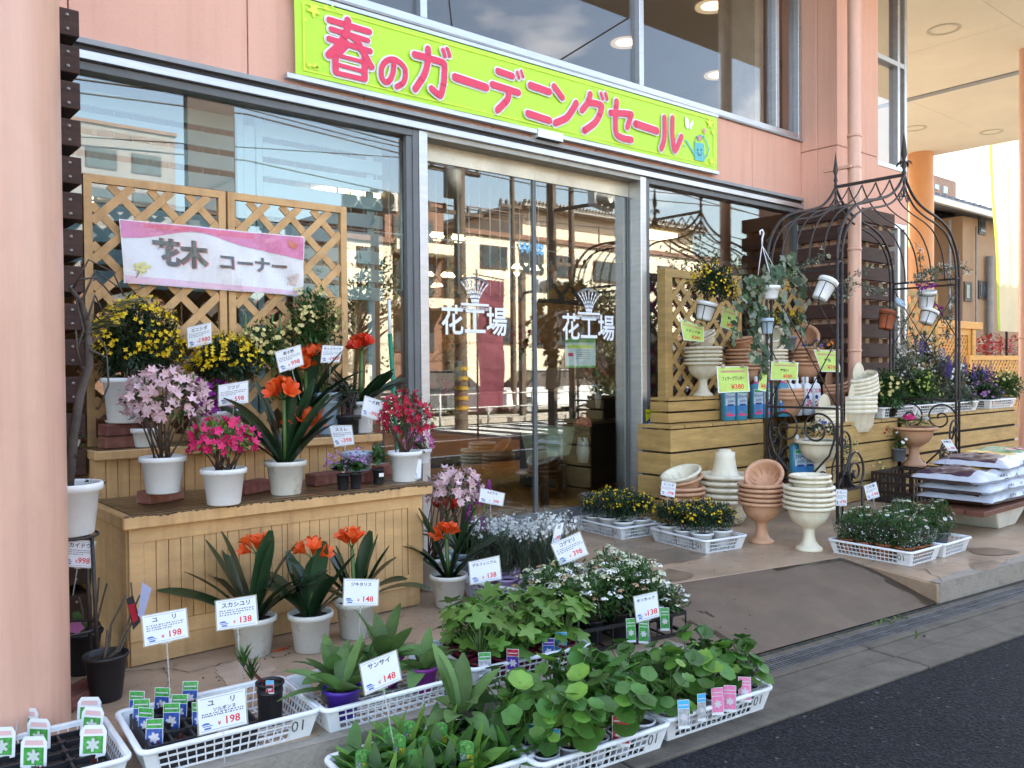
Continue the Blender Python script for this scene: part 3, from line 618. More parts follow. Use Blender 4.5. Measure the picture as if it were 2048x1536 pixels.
for i in range(10): g.add([(.03 + .01 * sin(i), .03 * sin(i), 3.4 - i * .27), (.72, .04 * sin(i + 1), 3.38 - i * .27), (.72, .04 * sin(i + 2), 3.11 - i * .27), (.03, .03 * sin(i + 1), 3.13 - i * .27)], [(0, 1, 2, 3)])
g.build('cloth', mat('plum cloth', (.16, .03, .06), .8, .2, 3), nb)
sg = thing('sign_pillar', 'plain tall dark sign pillar mirrored in the left window', 'sign', (*refl(423, 400, -4.5)[:2], SZ)); g = MB(); g.box((-.42, -.1, .5), (.42, .1, 7.5)); g.build('panel', mat('dark sign panel', (.06, .045, .04), .7), sg); g = MB(); g.box((-.3, -.06, 0), (-.22, .06, .5)); g.build('leg', POLE, sg); g = MB(); g.box((.22, -.06, 0), (.3, .06, .5)); g.build('leg', POLE, sg)
TREEM = mat('tree leaves', (.055, .085, .025), .6, .25, 3, isl=.45, trans=.25); BARK = mat('bark', (.10, .075, .055), .9, .3, 12, .6, 40)
def tree(x, y, h, r, label, n=2200, m=TREEM, z0=SZ):
    o = thing('tree', label, 'tree', (x, y, z0)); g = MB(); g.tube([(0, 0, 0), (.05, .03, h * .3), (0, 0, h * .6), (.1, 0, h * .9)], [.13, .10, .07, .02], 8)
    ends = []
    for _ in range(9):
        a = random.uniform(0, 6.28); z = h * random.uniform(.35, .6); e = V((cos(a) * r * .7, sin(a) * r * .7, z + r * random.uniform(.3, .9))); g.tube([(0, 0, z), e * .5 + V((0, 0, z * .5 + .1)), e], [.05, .035, .012], 5); ends.append(e)
    g.build('trunk', BARK, o); g = MB()
    cl = [V((random.gauss(0, r * .42), random.gauss(0, r * .42), h * .72 + random.gauss(0, r * .36))) for _ in range(26)]
    for i in range(n):
        c = random.choice(cl); p = c + V((random.gauss(0, 1), random.gauss(0, 1), random.gauss(0, .7))) * r * .16
        g.leaf(p, (random.gauss(0, 1), random.gauss(0, 1), random.gauss(0, .6)), random.uniform(.1, .2), .09, .5, 'ov', 2)
    g.build('crown', m, o); return o
tree(refl(1240, 600, -8).x, -8, 4.0, 1.3, 'dark rounded tree mirrored at the right side of the doors')
tree(refl(1440, 480, -10).x - 1, -10, 6.5, 2.4, 'green tree mirrored at the left of the right hand window')
tree(refl(1260, 720, -3.5).x, -3.5, 2.0, .9, 'low clipped dark bush mirrored in the right door', 1500)
tree(refl(735, 440, -12).x, -12.5, 5.3, 2.0, 'leafy tree mirrored behind the traffic light')
# parked car, guard rail
CARW = mat('white car paint', (.62, .64, .66), .25, .02, 2); CGL = mat('car glass', (.02, .025, .03), .08); TYRE = mat('tyre', (.02, .02, .02), .8)
def car(x, y, rz, label, pm):
    o = thing('parked_car', label, 'car', (x, y, SZ), rz); g = MB()
    sec = [(-2.15, .35, .62), (-2.1, .3, .85), (-1.3, .28, .92), (1.0, .28, .95), (1.9, .3, .88), (2.15, .35, .6)]
    n = len(sec); 
    for w_, zz in ((.84, None),):
        vs = []
        for X, zb, zt in sec: vs += [(X, -.84, zb), (X, .84, zb), (X, .80, zt), (X, -.80, zt)]
        fs = [(0, 1, 2, 3)[::-1], tuple((n - 1) * 4 + i for i in range(4))]
        for i in range(n - 1):
            for j in range(4): fs.append((i * 4 + j, i * 4 + (j + 1) % 4, i * 4 + 4 + (j + 1) % 4, i * 4 + 4 + j))
        g.add(vs, fs, 0, False)
    g.build('body', pm, o, .05)
    g = MB(); g.hexa([(-1.45, -.78, .9), (1.25, -.78, .9), (1.25, .78, .9), (-1.45, .78, .9), (-.85, -.62, 1.42), (.65, -.62, 1.42), (.65, .62, 1.42), (-.85, .62, 1.42)]); g.build('cabin_glass', CGL, o, .04)
    g = MB(); g.box((-.85, -.6, 1.42), (.65, .6, 1.46)); g.build('roof', pm, o, .02)
    for wx in (-1.35, 1.35):
        for wy in (-.82, .82):
            wv = MB(); wv.lathe([(.14, -.1), (.31, -.1), (.32, -.05), (.32, .05), (.31, .1), (.14, .1)], 18, 0, Matrix.Translation((wx, wy, .32)) @ Matrix.Rotation(RAD(90), 4, 'X')); wb_ = wv.build('wheel', TYRE, o)
            rm = MB(); rm.lathe([(.001, -.09), (.15, -.09), (.19, -.095), (.19, .095), (.15, .09), (.001, .09)], 14, 0, Matrix.Translation((wx, wy, .32)) @ Matrix.Rotation(RAD(90), 4, 'X')); rm.build('rim', ALU, wb_)
    return o
car(refl(1108, 700, -9.5).x, -9.5, RAD(8), 'white hatchback mirrored behind the flower table', CARW)
car(refl(885, 700, -10).x, -10.2, 0, 'dark grey car mirrored low in the left door', mat('grey car paint', (.10, .11, .12), .25))
car(24, -10.4, RAD(3), 'dark blue car parked further along the far pavement', mat('blue car paint', (.03, .06, .16), .25))
gr_ = thing('guard_rail', 'white pedestrian guard rail along the far pavement', 'guard rail', (20, -7.4, SZ)); g = MB()
for i in range(16): g.tube([(-12 + i * 1.6, 0, 0), (-12 + i * 1.6, 0, .85)], .03, 6)
for z in (.45, .82): g.tube([(-12, 0, z), (12, 0, z)], .025, 6)
g.build('rails', mat('white rail paint', (.6, .6, .58), .5), gr_)
g = MB(); g.box((-60, -70, SZ), (120, -7.6, SZ + .12)); struct(g, 'far_pavement', mat('far pavement', (.44, .40, .34), .85, .15, 2))
g = MB()
for y0_, y1 in ((-1.1, -.95), (-3.7, -3.55), (-7.1, -6.95)): g.box((-40, y0_, SZ), (70, y1, SZ + .004))
for i in range(9): g.box((12.0 + i * .9, -6.6, SZ), (12.45 + i * .9, -3.9, SZ + .005))
struct(g, 'road_markings', mat('road paint', (.62, .62, .6), .7, .1, 8))

# ------------------------------------------------------------------ background at the right
OCH = mat('ochre siding', (.33, .205, .115), .85, .06, 1.5, .2, 8); TRF = mat('dark tile roof', (.16, .17, .20), .6, .2, 3)
LY = 12.0
def lx(px, py, y): p = ony(px, py, y); return p
o = thing('house', 'two storey ochre house with a tiled roof behind the lattice screen', 'house', (30, 15, SZ))
pTL = lx(1790, 378, LY); pTR = lx(2150, 470, LY); zt = lx(1985, 415, LY).z - .25
x0, x1 = lx(1865, 500, LY).x, lx(2400, 500, LY).x
g = MB(); g.box((x0 + 2.2, LY, SZ), (x1, LY + 9, zt - .3), 0); g.box((x0 - 8, LY + 2.2, SZ), (x0 + 2.199, LY + 9, zt - .3), 0); g.build('wall', OCH, o, 0, world=True)
g = MB(); g.box((x0 + 2.21, LY - .03, SZ), (x1, LY, 2.0)); g.build('tile_base', mat('brick tile base', (.27, .15, .10), .85, .2, 8), o, 0, world=True)
g = MB(); g.hexa([(x0 - 8.5, LY - .6, zt - .3), (x1, LY - .6, zt - .3), (x1, LY + 9, zt + 2.4), (x0 - 8.5, LY + 9, zt + 2.4), (x0 - 8.5, LY - .6, zt - .12), (x1, LY - .6, zt - .12), (x1, LY + 9, zt + 2.6), (x0 - 8.5, LY + 9, zt + 2.6)])
for i in range(70): 
    X = x0 - 8.4 + i * .42
    if X < x1: g.bar((X, LY - .62, zt - .08), (X, LY + 9, zt + 2.63), .10, .08)
g.build('roof', TRF, o, 0, world=True)
g = MB(); g.box((x0 - 8.5, LY - .72, zt - .38), (x1, LY - .6, zt - .2)); g.build('gutter', mat('pale gutter', (.6, .56, .48), .6), o, 0, world=True)
for (a, b_, c, d) in ((1928, 563, 1943, 604), (1957, 561, 1971, 599), (1957, 434, 1970, 471)):
    p = lx(a, b_, LY - .02); q = lx(c, d, LY - .02); f = MB(); f.box((p.x, LY - .05, q.z), (q.x, LY + .01, p.z), 0); f.box((p.x + .08, LY - .07, q.z + .1), (q.x - .08, LY - .052, p.z - .1), 1); f.build('window', [WFR, WINM], o, 0, world=True)
for px_, w_ in ((1980, .12), (1899, .05), (1952, .03)):
    g = MB(); p = lx(px_, 600, LY - .15); g.tube([(p.x, LY - .15, SZ), (p.x, LY - .15, zt - .6 if px_ != 1980 else lx(px_, 515, LY).z)], w_, 8); g.build('drain_pipe', mat('grey pipe', (.25, .22, .19), .6), o, 0, world=True)
g = MB(); p = lx(1892, 435, LY + .3); g.box((p.x, LY + 1.2, p.z - .5), (p.x + .9, LY + 1.9, p.z + .2)); g.build('air_conditioner', mat('ac unit', (.7, .66, .55), .5), o, 0, world=True)
g = MB(); p = lx(1862, 445, LY + 2.2); g.box((p.x - 1, LY + 2.1, p.z - 1), (p.x + 1.8, LY + 2.19, p.z + .6)); g.build('balcony_opening', mat('dark opening', (.03, .03, .035), .7), o, 0, world=True)
o = thing('apartment_block', 'brown apartment block rising behind the tiled roof', 'building', (45, 32, SZ))
p = ony(1816, 280, 26); q = ony(1862, 340, 26); r_ = ony(1905, 372, 26)
g = MB(); g.box((p.x - 3, 26, SZ), (q.x, 34, p.z)); g.box((q.x + .01, 26, SZ), (r_.x + .6, 34, ony(1870, 350, 26).z)); g.build('wall', mat('apartment brick', (.30, .19, .14), .85, .1, 2), o, 0, world=True)
for a, b_, c, d in ((1868, 368, 1876, 380), (1885, 372, 1893, 388), (1825, 300, 1835, 318)):
    P, Q = ony(a, b_, 25.98), ony(c, d, 25.98); f = MB(); f.box((P.x, 25.9, Q.z), (Q.x, 26.01, P.z)); f.build('window', mat('pale far window', (.35, .45, .5), .2), o, 0, world=True)
# orange lattice screen and trough
ORA = mat('orange stained timber', (.62, .32, .07), .6, .08, 4, .15, 40, stretch=(1, 1, 5))
def lattice(mb, P0, P1, z0, z1, fw=.05, cell=.11, sw=.03, th=.02, m=0, y_off=0):
    a, b_ = V(P0), V(P1); d = (b_ - a); Ln = d.length; d.normalize(); n = V((-d.y, d.x, 0))
    def pt(u, z, o=0): q = a + d * u + n * o; return V((q.x, q.y, z))
    for u0 in (0, Ln - fw): mb.hexa([pt(u0, z0, -th), pt(u0 + fw, z0, -th), pt(u0 + fw, z0, th), pt(u0, z0, th), pt(u0, z1, -th), pt(u0 + fw, z1, -th), pt(u0 + fw, z1, th), pt(u0, z1, th)], m)
    for zz in (z0, z1 - fw): mb.hexa([pt(fw, zz, -th * .95), pt(Ln - fw, zz, -th * .95), pt(Ln - fw, zz, th * .95), pt(fw, zz, th * .95), pt(fw, zz + fw, -th * .95), pt(Ln - fw, zz + fw, -th * .95), pt(Ln - fw, zz + fw, th * .95), pt(fw, zz + fw, th * .95)], m)
    W, H = Ln - 2 * fw, z1 - z0 - 2 * fw
    for s, o in ((1, -.006), (-1, .006)):
        k = -H
        while k < W:
            u0, v0, u1, v1 = k, 0, k + H, H
            if u0 < 0: v0 -= u0; u0 = 0
            if u1 > W: v1 -= (u1 - W); u1 = W
            if u1 - u0 > .02:
                if s < 0: v0, v1 = H - v0, H - v1
                A, B = pt(fw + u0, z0 + fw + v0, o), pt(fw + u1, z0 + fw + v1, o); mb.bar(A, B, sw if False else .011, sw, m, up=n.cross(B - A).normalized())
            k += cell
p = ony(1784, 640, 8.4); q = ony(1955, 652, 8.4)
o = thing('lattice_screen', 'bright orange lattice screen with a crossbar, right of the hanging pots', 'lattice screen', (ony(1870, 700, 8.4).x, 8.4, SZ))
a0, a1 = ony(1866, 700, 8.4).x, ony(1938, 700, 8.4).x; zt2 = ony(1900, 646, 8.4).z
g = MB(); lattice(g, (a0, 8.4, 0), (a1, 8.4, 0), .3, zt2 - .12, .14, .16, .05, .04); g.build('lattice_panel', ORA, o, 0, world=True)
g = MB(); g.box((a0 - .05, 8.3, zt2 - .12), (ony(1957, 700, 8.4).x, 8.5, zt2 + .05)); g.build('crossbar', ORA, o, .01, world=True)
g = MB(); g.box((a1 + .01, 8.32, SZ), (a1 + .2, 8.48, zt2 - .125)); g.build('post', ORA, o, .01, world=True)
g = MB(); g.box((a0 - .25, 8.32, SZ), (a0 - .02, 8.48, zt2 - .1)); g.build('post', ORA, o, .01, world=True)
o = thing('lattice_fence', 'low orange lattice fence in front of the red leaved shrub', 'fence', (ony(1990, 740, 7.6).x, 7.6, SZ))
f0, f1 = ony(1936, 740, 7.6).x, ony(2075, 740, 7.6).x; zf = ony(1990, 711, 7.6).z
g = MB(); lattice(g, (f0, 7.6, 0), (f1, 7.6, 0), .0, zf, .10, .17, .05, .035); g.build('lattice_panel', ORA, o, 0, world=True)
REDL = mat('red shrub leaves', (.42, .05, .03), .5, .2, 4, isl=.4, trans=.4); CRL = mat('cream shrub leaves', (.62, .55, .34), .5, .2, 4, isl=.3, trans=.35)
rs = ony(1995, 690, 8.6); o = thing('red_shrub', 'bushy shrub with red tips and cream leaves behind the low fence', 'shrub', (rs.x, 8.9, SZ)); g = MB(); g2 = MB(); g3 = MB()
for _ in range(3200):
    u = random.uniform(-2.6, 2.8); v = random.gauss(0, .4); z = random.uniform(.5, 2.15) - .25 * (u < -1.6); top = z > 1.4
    (g if random.random() < (.9 if z > 1.75 or u < -1.6 else .25) else g2).leaf((u, v, z + .1 * sin(u * 3)), (random.gauss(0, 1), random.gauss(0, 1), .8), .17, .06, .4, 'lance', 2)
for _ in range(14): a_ = random.uniform(-2, 2); g3.tube([(a_, 0, 0), (a_ + .1, 0, 1.4)], .012, 4)
g3.build('stems', BARK, o); g.build('red_leaves', REDL, o); g2.build('cream_leaves', CRL, o)
fl = thing('banner_flag', 'tall sunlit cream advertising flag with a lime edge on a pole', 'flag', (ony(2010, 500, 8.2).x, 8.2, SZ)); X = fl.location.x
P = [ony(*q, 8.2) for q in ((1978, 285), (2052, 262), (2052, 665), (1998, 662))]
YF = mat('sunlit cream cloth', (.62, .54, .35), .7, .05, 1.2, trans=.18); LIME = mat('lime cloth edge', (.40, .55, .05), .7, trans=.3)
g = MB(); n = 16
for i in range(n):
    t0, t1 = i / n, (i + 1) / n; A0, A1 = P[0].lerp(P[3], t0), P[0].lerp(P[3], t1); B0, B1 = P[1].lerp(P[2], t0), P[1].lerp(P[2], t1); e0, e1 = V((0, .02 * sin(i * .5), 0)), V((0, .02 * sin(i * .5 + .5), 0))
    g.quad(A0 + e0, A0.lerp(B0, .08) + e0, A1.lerp(B1, .08) + e1, A1 + e1, 1); g.quad(A0.lerp(B0, .08) + e0, B0 + e0, B1 + e1, A1.lerp(B1, .08) + e1, 0)
g.build('cloth', [YF, LIME], fl, 0, world=True)
g = MB(); g.tube([(X + .3, 8.27, SZ), (X + .3, 8.27, 6.3)], .03, 8); g.build('pole', BLACK, fl, 0, world=True)
g = MB(); g.box((-3, -2, 0), (3, 2, .02)); 
# person behind the flower shelf
pp = ony(1852, 680, 6.6)
per = thing('person', 'person with dark tied hair and a white top, standing behind the purple flowers', 'person', (pp.x, 6.6, SZ), RAD(200))
SK = mat('skin', (.55, .32, .22), .5, .04); HAIR = mat('dark hair', (.015, .011, .012), .45, .2, 30)
H_ = pp.z - SZ + .12
def skinfig():
    me = bpy.data.meshes.new('body'); h = H_ + .02
    J = [(0, 0, h * .53), (0, 0, h * .62), (0, 0, h * .74), (0, .0, h * .82), (0, 0, h * .865), (0, .01, h * .93), (0, .01, h * .975),
         (-.17, 0, h * .81), (-.24, .02, h * .64), (-.2, .2, h * .53), (.17, 0, h * .81), (.24, .02, h * .64), (.2, .2, h * .53),
         (-.09, 0, h * .5), (-.1, .02, h * .28), (-.1, -.01, h * .04), (-.1, .13, h * .015), (.09, 0, h * .5), (.1, .02, h * .28), (.1, -.01, h * .04), (.1, .13, h * .015)]
    E_ = [(0, 1), (1, 2), (2, 3), (3, 4), (4, 5), (5, 6), (3, 7), (7, 8), (8, 9), (3, 10), (10, 11), (11, 12), (0, 13), (13, 14), (14, 15), (15, 16), (0, 17), (17, 18), (18, 19), (19, 20)]
    R_ = [.14, .12, .15, .12, .055, .09, .075, .06, .045, .03, .06, .045, .03, .095, .06, .04, .035, .095, .06, .04, .035]
    me.from_pydata(J, E_, []); o = bpy.data.objects.new('body', me); COL.objects.link(o); o.parent = per
    m_ = o.modifiers.new('skin', 'SKIN'); 
    if not me.skin_vertices: 
        bpy.context.view_layer.objects.active = o; bpy.ops.mesh.customdata_skin_add()
    for i, r_ in enumerate(R_): me.skin_vertices[0].data[i].radius = (r_, r_ * .85); 
    me.skin_vertices[0].data[0].use_root = True
    s = o.modifiers.new('sub', 'SUBSURF'); s.levels = 2; s.render_levels = 2; me.materials.append(SK); return o
skinfig(); h = H_ + .02
g = MB(); g.ball((0, -.02, h * .955), .115, 0, 14, 1.12); g.ball((0, -.13, h * .95), .05, 0, 10); g.build('hair', HAIR, per)
g = MB(); g.lathe([(.17, h * .45), (.175, h * .55), (.165, h * .66), (.19, h * .77), (.15, h * .835), (.07, h * .855)], 18, 0, Matrix.Scale(.8, 4, (0, 1, 0))); g.build('shirt', mat('white shirt', (.7, .7, .7), .8), per)
g = MB(); g.lathe([(.19, .08 * h), (.2, h * .3), (.18, h * .47)], 16, 0, Matrix.Scale(.8, 4, (0, 1, 0))); g.build('skirt', mat('navy skirt', (.03, .04, .08), .8), per)
g = MB()
for s in (-1, 1): g.ball((s * .035, .098, h * .935), .011, 0, 6)
g.build('eyes', BLACK, per)
# ------------------------------------------------------------------ banners
LIMEG = mat('lime banner vinyl', (.47, .78, .035), .42, .015, 1); RED_ = mat('crimson print', (.72, .035, .10), .42, .02); WHT = mat('white print', (.80, .82, .86), .45, .02)
YEL_ = mat('yellow print', (.78, .85, .12), .45, .02); YEL2 = mat('pale yellow line', (.70, .85, .06), .45, .02); BLK = mat('black print', (.015, .015, .02), .5, .02); TEAL = mat('teal print', (.10, .48, .52), .45, .02); PNK = mat('pink print', (.75, .25, .33), .45, .02)
YB = 5.19; NB = V((0, -1, 0))
bt = {k: ony(x, y, YB) for k, (x, y) in dict(tl=(588, -9), tr=(1434, 236), br=(1434.5, 341), bl=(591, 147)).items()}
ban = thing('sale_banner', 'long lime green banner with crimson lettering above the shop doors', 'banner', (4.8, YB, 3.55))
g = MB(); q = Quad(bt['tl'], bt['tr'], bt['br'], bt['bl'], NB)
n = 40
for i in range(n):
    u0, u1 = i / n, (i + 1) / n
    for (v0, v1) in ((0, .5), (.5, 1)):
        f = lambda u, v: .006 * sin(u * 23) * (1 - v) + (.004 if .59 < u < .61 else 0)
        g.quad(q.P(u0, v0, f(u0, v0)), q.P(u1, v0, f(u1, v0)), q.P(u1, v1, f(u1, v1)), q.P(u0, v1, f(u0, v1)))
g.build('banner_sheet', LIMEG, ban, 0, world=True)
g = MB(); off = V((0, .03, 0))
g.bar(bt['bl'] + V((-.06, .02, -.02)), bt['br'] + V((.03, .02, -.02)), .05, .035); g.bar(bt['tl'] + V((-.04, .02, .02)), bt['tr'] + V((.02, .02, .02)), .05, .03); g.build('mounting_rail', ALU, ban, .002, world=True)
g = MB()
for (u0, v0, u1, v1) in ((.012, .06, .988, .075), (.012, .925, .988, .94), (.012, .075, .0145, .925), (.9855, .075, .988, .925)): q.rect(g, u0, v0, u1, v1, 0, .010)
for (px, py, r_) in ((626, 21, .052), (650, 16, .026), (629, 133, .026), (617, 130, .026), (608, 40, .02), (633, 137, .018), (1418, 247, .06), (1424, 265, .03), (1421, 323, .04), (1411, 327, .02), (673, 22, .014), (663, 14, .012)):
    g.fan(ony(px, py, YB) + NB * .013, NB, r_, 5, .55, 0, 0, 6)
g.build('yellow_border_and_flowers', YEL2, ban, 0, world=True)
A_ = lambda pts: [(640 + x / 4.452, y / 4.452) for x, y in pts]; B_ = lambda pts: [(1000 + x / 4.452, 60 + y / 4.452) for x, y in pts]
ST = [(A_([(70, 183), (428, 290)]), .042), (A_([(85, 265), (415, 368)]), .036), (A_([(68, 352), (435, 462)]), .040), (A_([(235, 190), (222, 290), (165, 400), (65, 497)]), .052), (A_([(325, 385), (380, 490), (445, 600)]), .050),
      (A_([(125, 480), (127, 640)]), .048), (A_([(385, 520), (385, 700)]), .048), (A_([(150, 500), (380, 560)]), .026), (A_([(140, 580), (380, 645)]), .028), (A_([(130, 655), (388, 715)]), .034), (A_([(225, 310), (345, 400)]), .03), (A_([(150, 480), (225, 400)]), .05),
      (A_([(645, 560), (640, 640), (612, 715), (575, 738), (540, 705), (535, 620), (565, 560), (620, 535), (680, 550), (735, 605), (748, 675), (725, 745), (672, 778)]), .040),
      (A_([(828, 492), (1050, 552), (1092, 580), (1095, 640), (1085, 760), (1062, 850), (1040, 845), (980, 795)]), .050), (A_([(947, 443), (945, 560), (910, 680), (835, 798)]), .050), (A_([(1078, 450), (1100, 508)]), .030), (A_([(1118, 440), (1143, 505)]), .030),
      (A_([(1190, 692), (1465, 783)]), .060), (A_([(1572, 638), (1700, 683)]), .052), (A_([(1742, 648), (1758, 700)]), .027), (A_([(1778, 638), (1795, 690)]), .027), (A_([(1522, 757), (1752, 830)]), .054), (A_([(1665, 800), (1655, 890), (1568, 983)]), .054),
      (B_([(258, 497), (425, 555)]), .058), (B_([(235, 748), (425, 810)]), .058), (B_([(468, 508), (540, 605)]), .056), (B_([(480, 832), (580, 785), (635, 710), (665, 655)]), .058),
      (B_([(788, 578), (768, 650), (715, 720)]), .056), (B_([(785, 650), (880, 672), (888, 710), (840, 820), (738, 898)]), .058), (B_([(883, 570), (900, 618)]), .032), (B_([(923, 570), (940, 620)]), .032),
      (B_([(1022, 642), (1015, 890), (1050, 955), (1155, 982)]), .058), (B_([(972, 742), (1140, 752), (1148, 780), (1120, 868)]), .056), (B_([(1195, 840), (1385, 903)]), .066), (B_([(1451, 785), (1450, 950), (1425, 1058)]), .058), (B_([(1522, 788), (1520, 950), (1545, 1075), (1600, 955)]), .058)]
def smooth(pts):
    if len(pts) < 3: return pts
    out_ = []
    for i in range(len(pts) - 1):
        p0, p1, p2, p3 = pts[max(i - 1, 0)], pts[i], pts[i + 1], pts[min(i + 2, len(pts) - 1)]
        for k in range(4):
            t = k / 4; out_.append(tuple(.5 * (2 * p1[j] + (p2[j] - p0[j]) * t + (2 * p0[j] - 5 * p1[j] + 4 * p2[j] - p3[j]) * t * t + (3 * p1[j] - p0[j] - 3 * p2[j] + p3[j]) * t ** 3) for j in (0, 1)))
    out_.append(pts[-1]); return out_
go, gi = MB(), MB(); e0 = .012
for k, (pts, w_) in enumerate(ST):
    pts = smooth(pts)
    for gg, ww, eb, in ((go, w_ + .026, .010), (gi, w_, .020)):
        P = [ony(x, y, YB) + NB * eb for x, y in pts]
        for i in range(len(P) - 1):
            d = (P[i + 1] - P[i]).normalized(); qv = NB.cross(d) * ww / 2; ee = NB * (.0001 * ((i * 7 + k * 3) % 50))
            gg.quad(P[i] - qv + ee, P[i + 1] - qv + ee, P[i + 1] + qv + ee, P[i] + qv + ee)
        for i, p in enumerate(P):
            ee = NB * (.0001 * ((i * 7 + k * 3 + 4) % 50)); gg.poly([p + ee + V((cos(2 * pi * j / 14), 0, sin(2 * pi * j / 14))) * ww / 2 for j in range(14)])
go.build('letter_outline', WHT, ban, 0, world=True); gi.build('letters', RED_, ban, 0, world=True)
g = MB()   # butterfly and watering can
C_ = lambda x, y, e=.012: ony(1300 + x / 5.12, 200 + y / 5.12, YB) + NB * e
g.poly([C_(*p) for p in ((350, 165), (385, 205), (390, 250), (355, 275), (348, 220))]); g.poly([C_(*p) for p in ((392, 250), (435, 205), (432, 250), (412, 300), (400, 305))]); g.poly([C_(*p, .0125) for p in ((352, 275), (388, 252), (392, 290), (375, 300))])
g.build('butterfly', WHT, ban, 0, world=True)
g = MB(); g.poly([C_(*p) for p in ((446, 432), (545, 450), (546, 633), (448, 615))], 0); g.poly([C_(*p, .0118) for p in ((342, 408), (378, 422), (384, 440), (448, 540), (448, 578), (368, 442))], 0)
worldstroke(g, [C_(*p, .0121) for p in ((548, 600), (580, 560), (590, 500), (570, 430), (540, 380), (500, 362), (465, 385), (450, 430))], .012, NB, 0, 4)
worldstroke(g, [C_(*p, .0135) for p in ((478, 540), (482, 558), (496, 570), (512, 562), (518, 546))], .008, NB, 1, 4)
for x in (478, 513): g.poly([C_(x + 5 * cos(a), 513 + 13 * sin(a), .0136) for a in [t * pi / 5 for t in range(10)]], 1)
for x, y, r_ in ((493, 392, .036), (547, 318, .032)): g.fan(C_(x, y, .015), NB, r_, 5, .5, 0, 2, 5)
worldstroke(g, [C_(*p, .014) for p in ((500, 420), (540, 370), (547, 330))], .006, NB, 3, 4)
g.poly([C_(*p, .0125) for p in ((345, 452), (352, 480), (345, 490), (338, 480))], 0)
g.build('watering_can_print', [TEAL, BLK, PNK, mat('green print', (.05, .35, .12), .5)], ban, 0, world=True)

# ------------------------------------------------------------------ lattice panels and the pink banner on them
YL = 4.93
for i, (a, b_) in enumerate(((1.17, 1.935), (1.948, 2.73))):
    o = thing('trellis', ('tan lattice panel behind the flower steps, next to the brown boards', 'tan lattice panel behind the flower steps, next to the green handled broom')[i], 'lattice', ((a + b_) / 2, YL, .955), group='tan lattice panels behind the steps')
    g = MB(); lattice(g, (a, YL, 0), (b_, YL, 0), .957, 2.405, .042, .208, .044, .017); g.build('lattice', TAN, o, 0, world=True)
class WQ(Quad):
    def P(s, u, v, e=0):
        w_ = .007 * sin(u * 31 + v * 9) * max(0, u - .25) + .006 * sin((u - .55) * 60) * math.exp(-((u - .62) / .16) ** 2) * (1 - v) + .008 * sin(u * 11 + 4 * v)
        return super().P(u, v, e + w_)
qn = WQ(ony(238.5, 437.5, 4.895), ony(607, 474, 4.895), ony(607, 592, 4.895), ony(248, 566, 4.895), NB)
pb = thing('corner_banner', 'wrinkled white and pink plastic banner hung on the tan lattice', 'banner', (1.9, 4.89, 2.0))
g = MB(); nu, nv = 60, 14
def grid(g, q, m, e, u0=0, u1=1, lo=lambda u: 0, hi=lambda u: 1, nu=60, nv=14):
    for i in range(nu):
        a, b_ = u0 + (u1 - u0) * i / nu, u0 + (u1 - u0) * (i + 1) / nu
        for j in range(nv):
            s, t = j / nv, (j + 1) / nv; f = lambda u, k: q.P(u, lo(u) + (hi(u) - lo(u)) * k, e); g.add([f(a, s), f(b_, s), f(b_, t), f(a, t)], [(0, 1, 2, 3)], m, False)
grid(g, qn, 0, 0); g.build('sheet', WHT, pb, 0, world=True)
arc = lambda u: 1 - .30 + .16 * math.exp(-((u - .38) / .22) ** 2) * 1.25 - .13 * max(0, u - .75) * 3
g = MB(); grid(g, qn, 0, .003, .005, .995, lambda u: min(.97, arc(u)), lambda u: .985, 40, 3); grid(g, qn, 1, .003, .005, .995, lambda u: .01, lambda u: .075 + .05 * (1 - u), 40, 2)
grid(g, qn, 2, .0045, .12, .7, lambda u: max(arc(u) + .02, .90 - .02 * u), lambda u: .965, 30, 1)
g.build('pink_bands', [mat('pink print band', (.72, .20, .42), .45, .02), mat('pale pink band', (.78, .52, .68), .45, .02), mat('coral band', (.75, .12, .25), .45, .02)], pb, 0, world=True)
g = MB(); qn.text(g, '花木', .30, .50, .44, 1, .005, .045); qn.text(g, '花木', .293, .505, .44, 0, .0075, .045); qn.text(g, 'コーナー', .70, .44, .28, 1, .005, .03, xs=1.15); qn.text(g, 'コーナー', .695, .445, .28, 0, .0075, .03, xs=1.15)
g.build('letters', [mat('dark slate print', (.05, .085, .09), .5, .15, 9), PNK], pb, 0, world=True)
g = MB()
for _ in range(26): u, v = .09 + random.gauss(0, .022), .27 + random.gauss(0, .045); g.fan(qn.P(u, v, .006 + random.uniform(0, .002)), NB, .011, 5, .4, 0, 0, 2)
for _ in range(22): u, v = .94 + random.gauss(0, .018), .27 + random.gauss(0, .07); g.fan(qn.P(u, v, .006 + random.uniform(0, .002)), NB, .014, 5, .4, 0, 1, 2)
for _ in range(8): u, v = .93 + random.gauss(0, .02), .84 + random.gauss(0, .03); g.fan(qn.P(u, v, .008 + random.uniform(0, .002)), NB, .014, 5, .4, 0, 3, 2)
worldstroke(g, [qn.P(u, v, .006) for u, v in ((.058, .10), (.075, .18), (.11, .2))], .008, NB, 2, 4)
g.build('blossom_print', [mat('yellow blossom print', (.78, .75, .25), .5), mat('blush blossom print', (.78, .66, .64), .5), mat('branch print', (.25, .22, .2), .5), mat('orange blossom print', (.8, .2, .12), .5)], pb, 0, world=True)
g = MB(); grid(g, qn, 0, .012, -.004, 1.004, lambda u: -.01, lambda u: 1.01, 80, 18)
for i, v in enumerate(g.v): g.v[i] = (v[0], v[1] + random.uniform(-.0016, .0016), v[2])
g.build('clear_film', glassmat('clear film', 1.45, (.97, .97, .98), .12, .03), pb, 0, world=True)

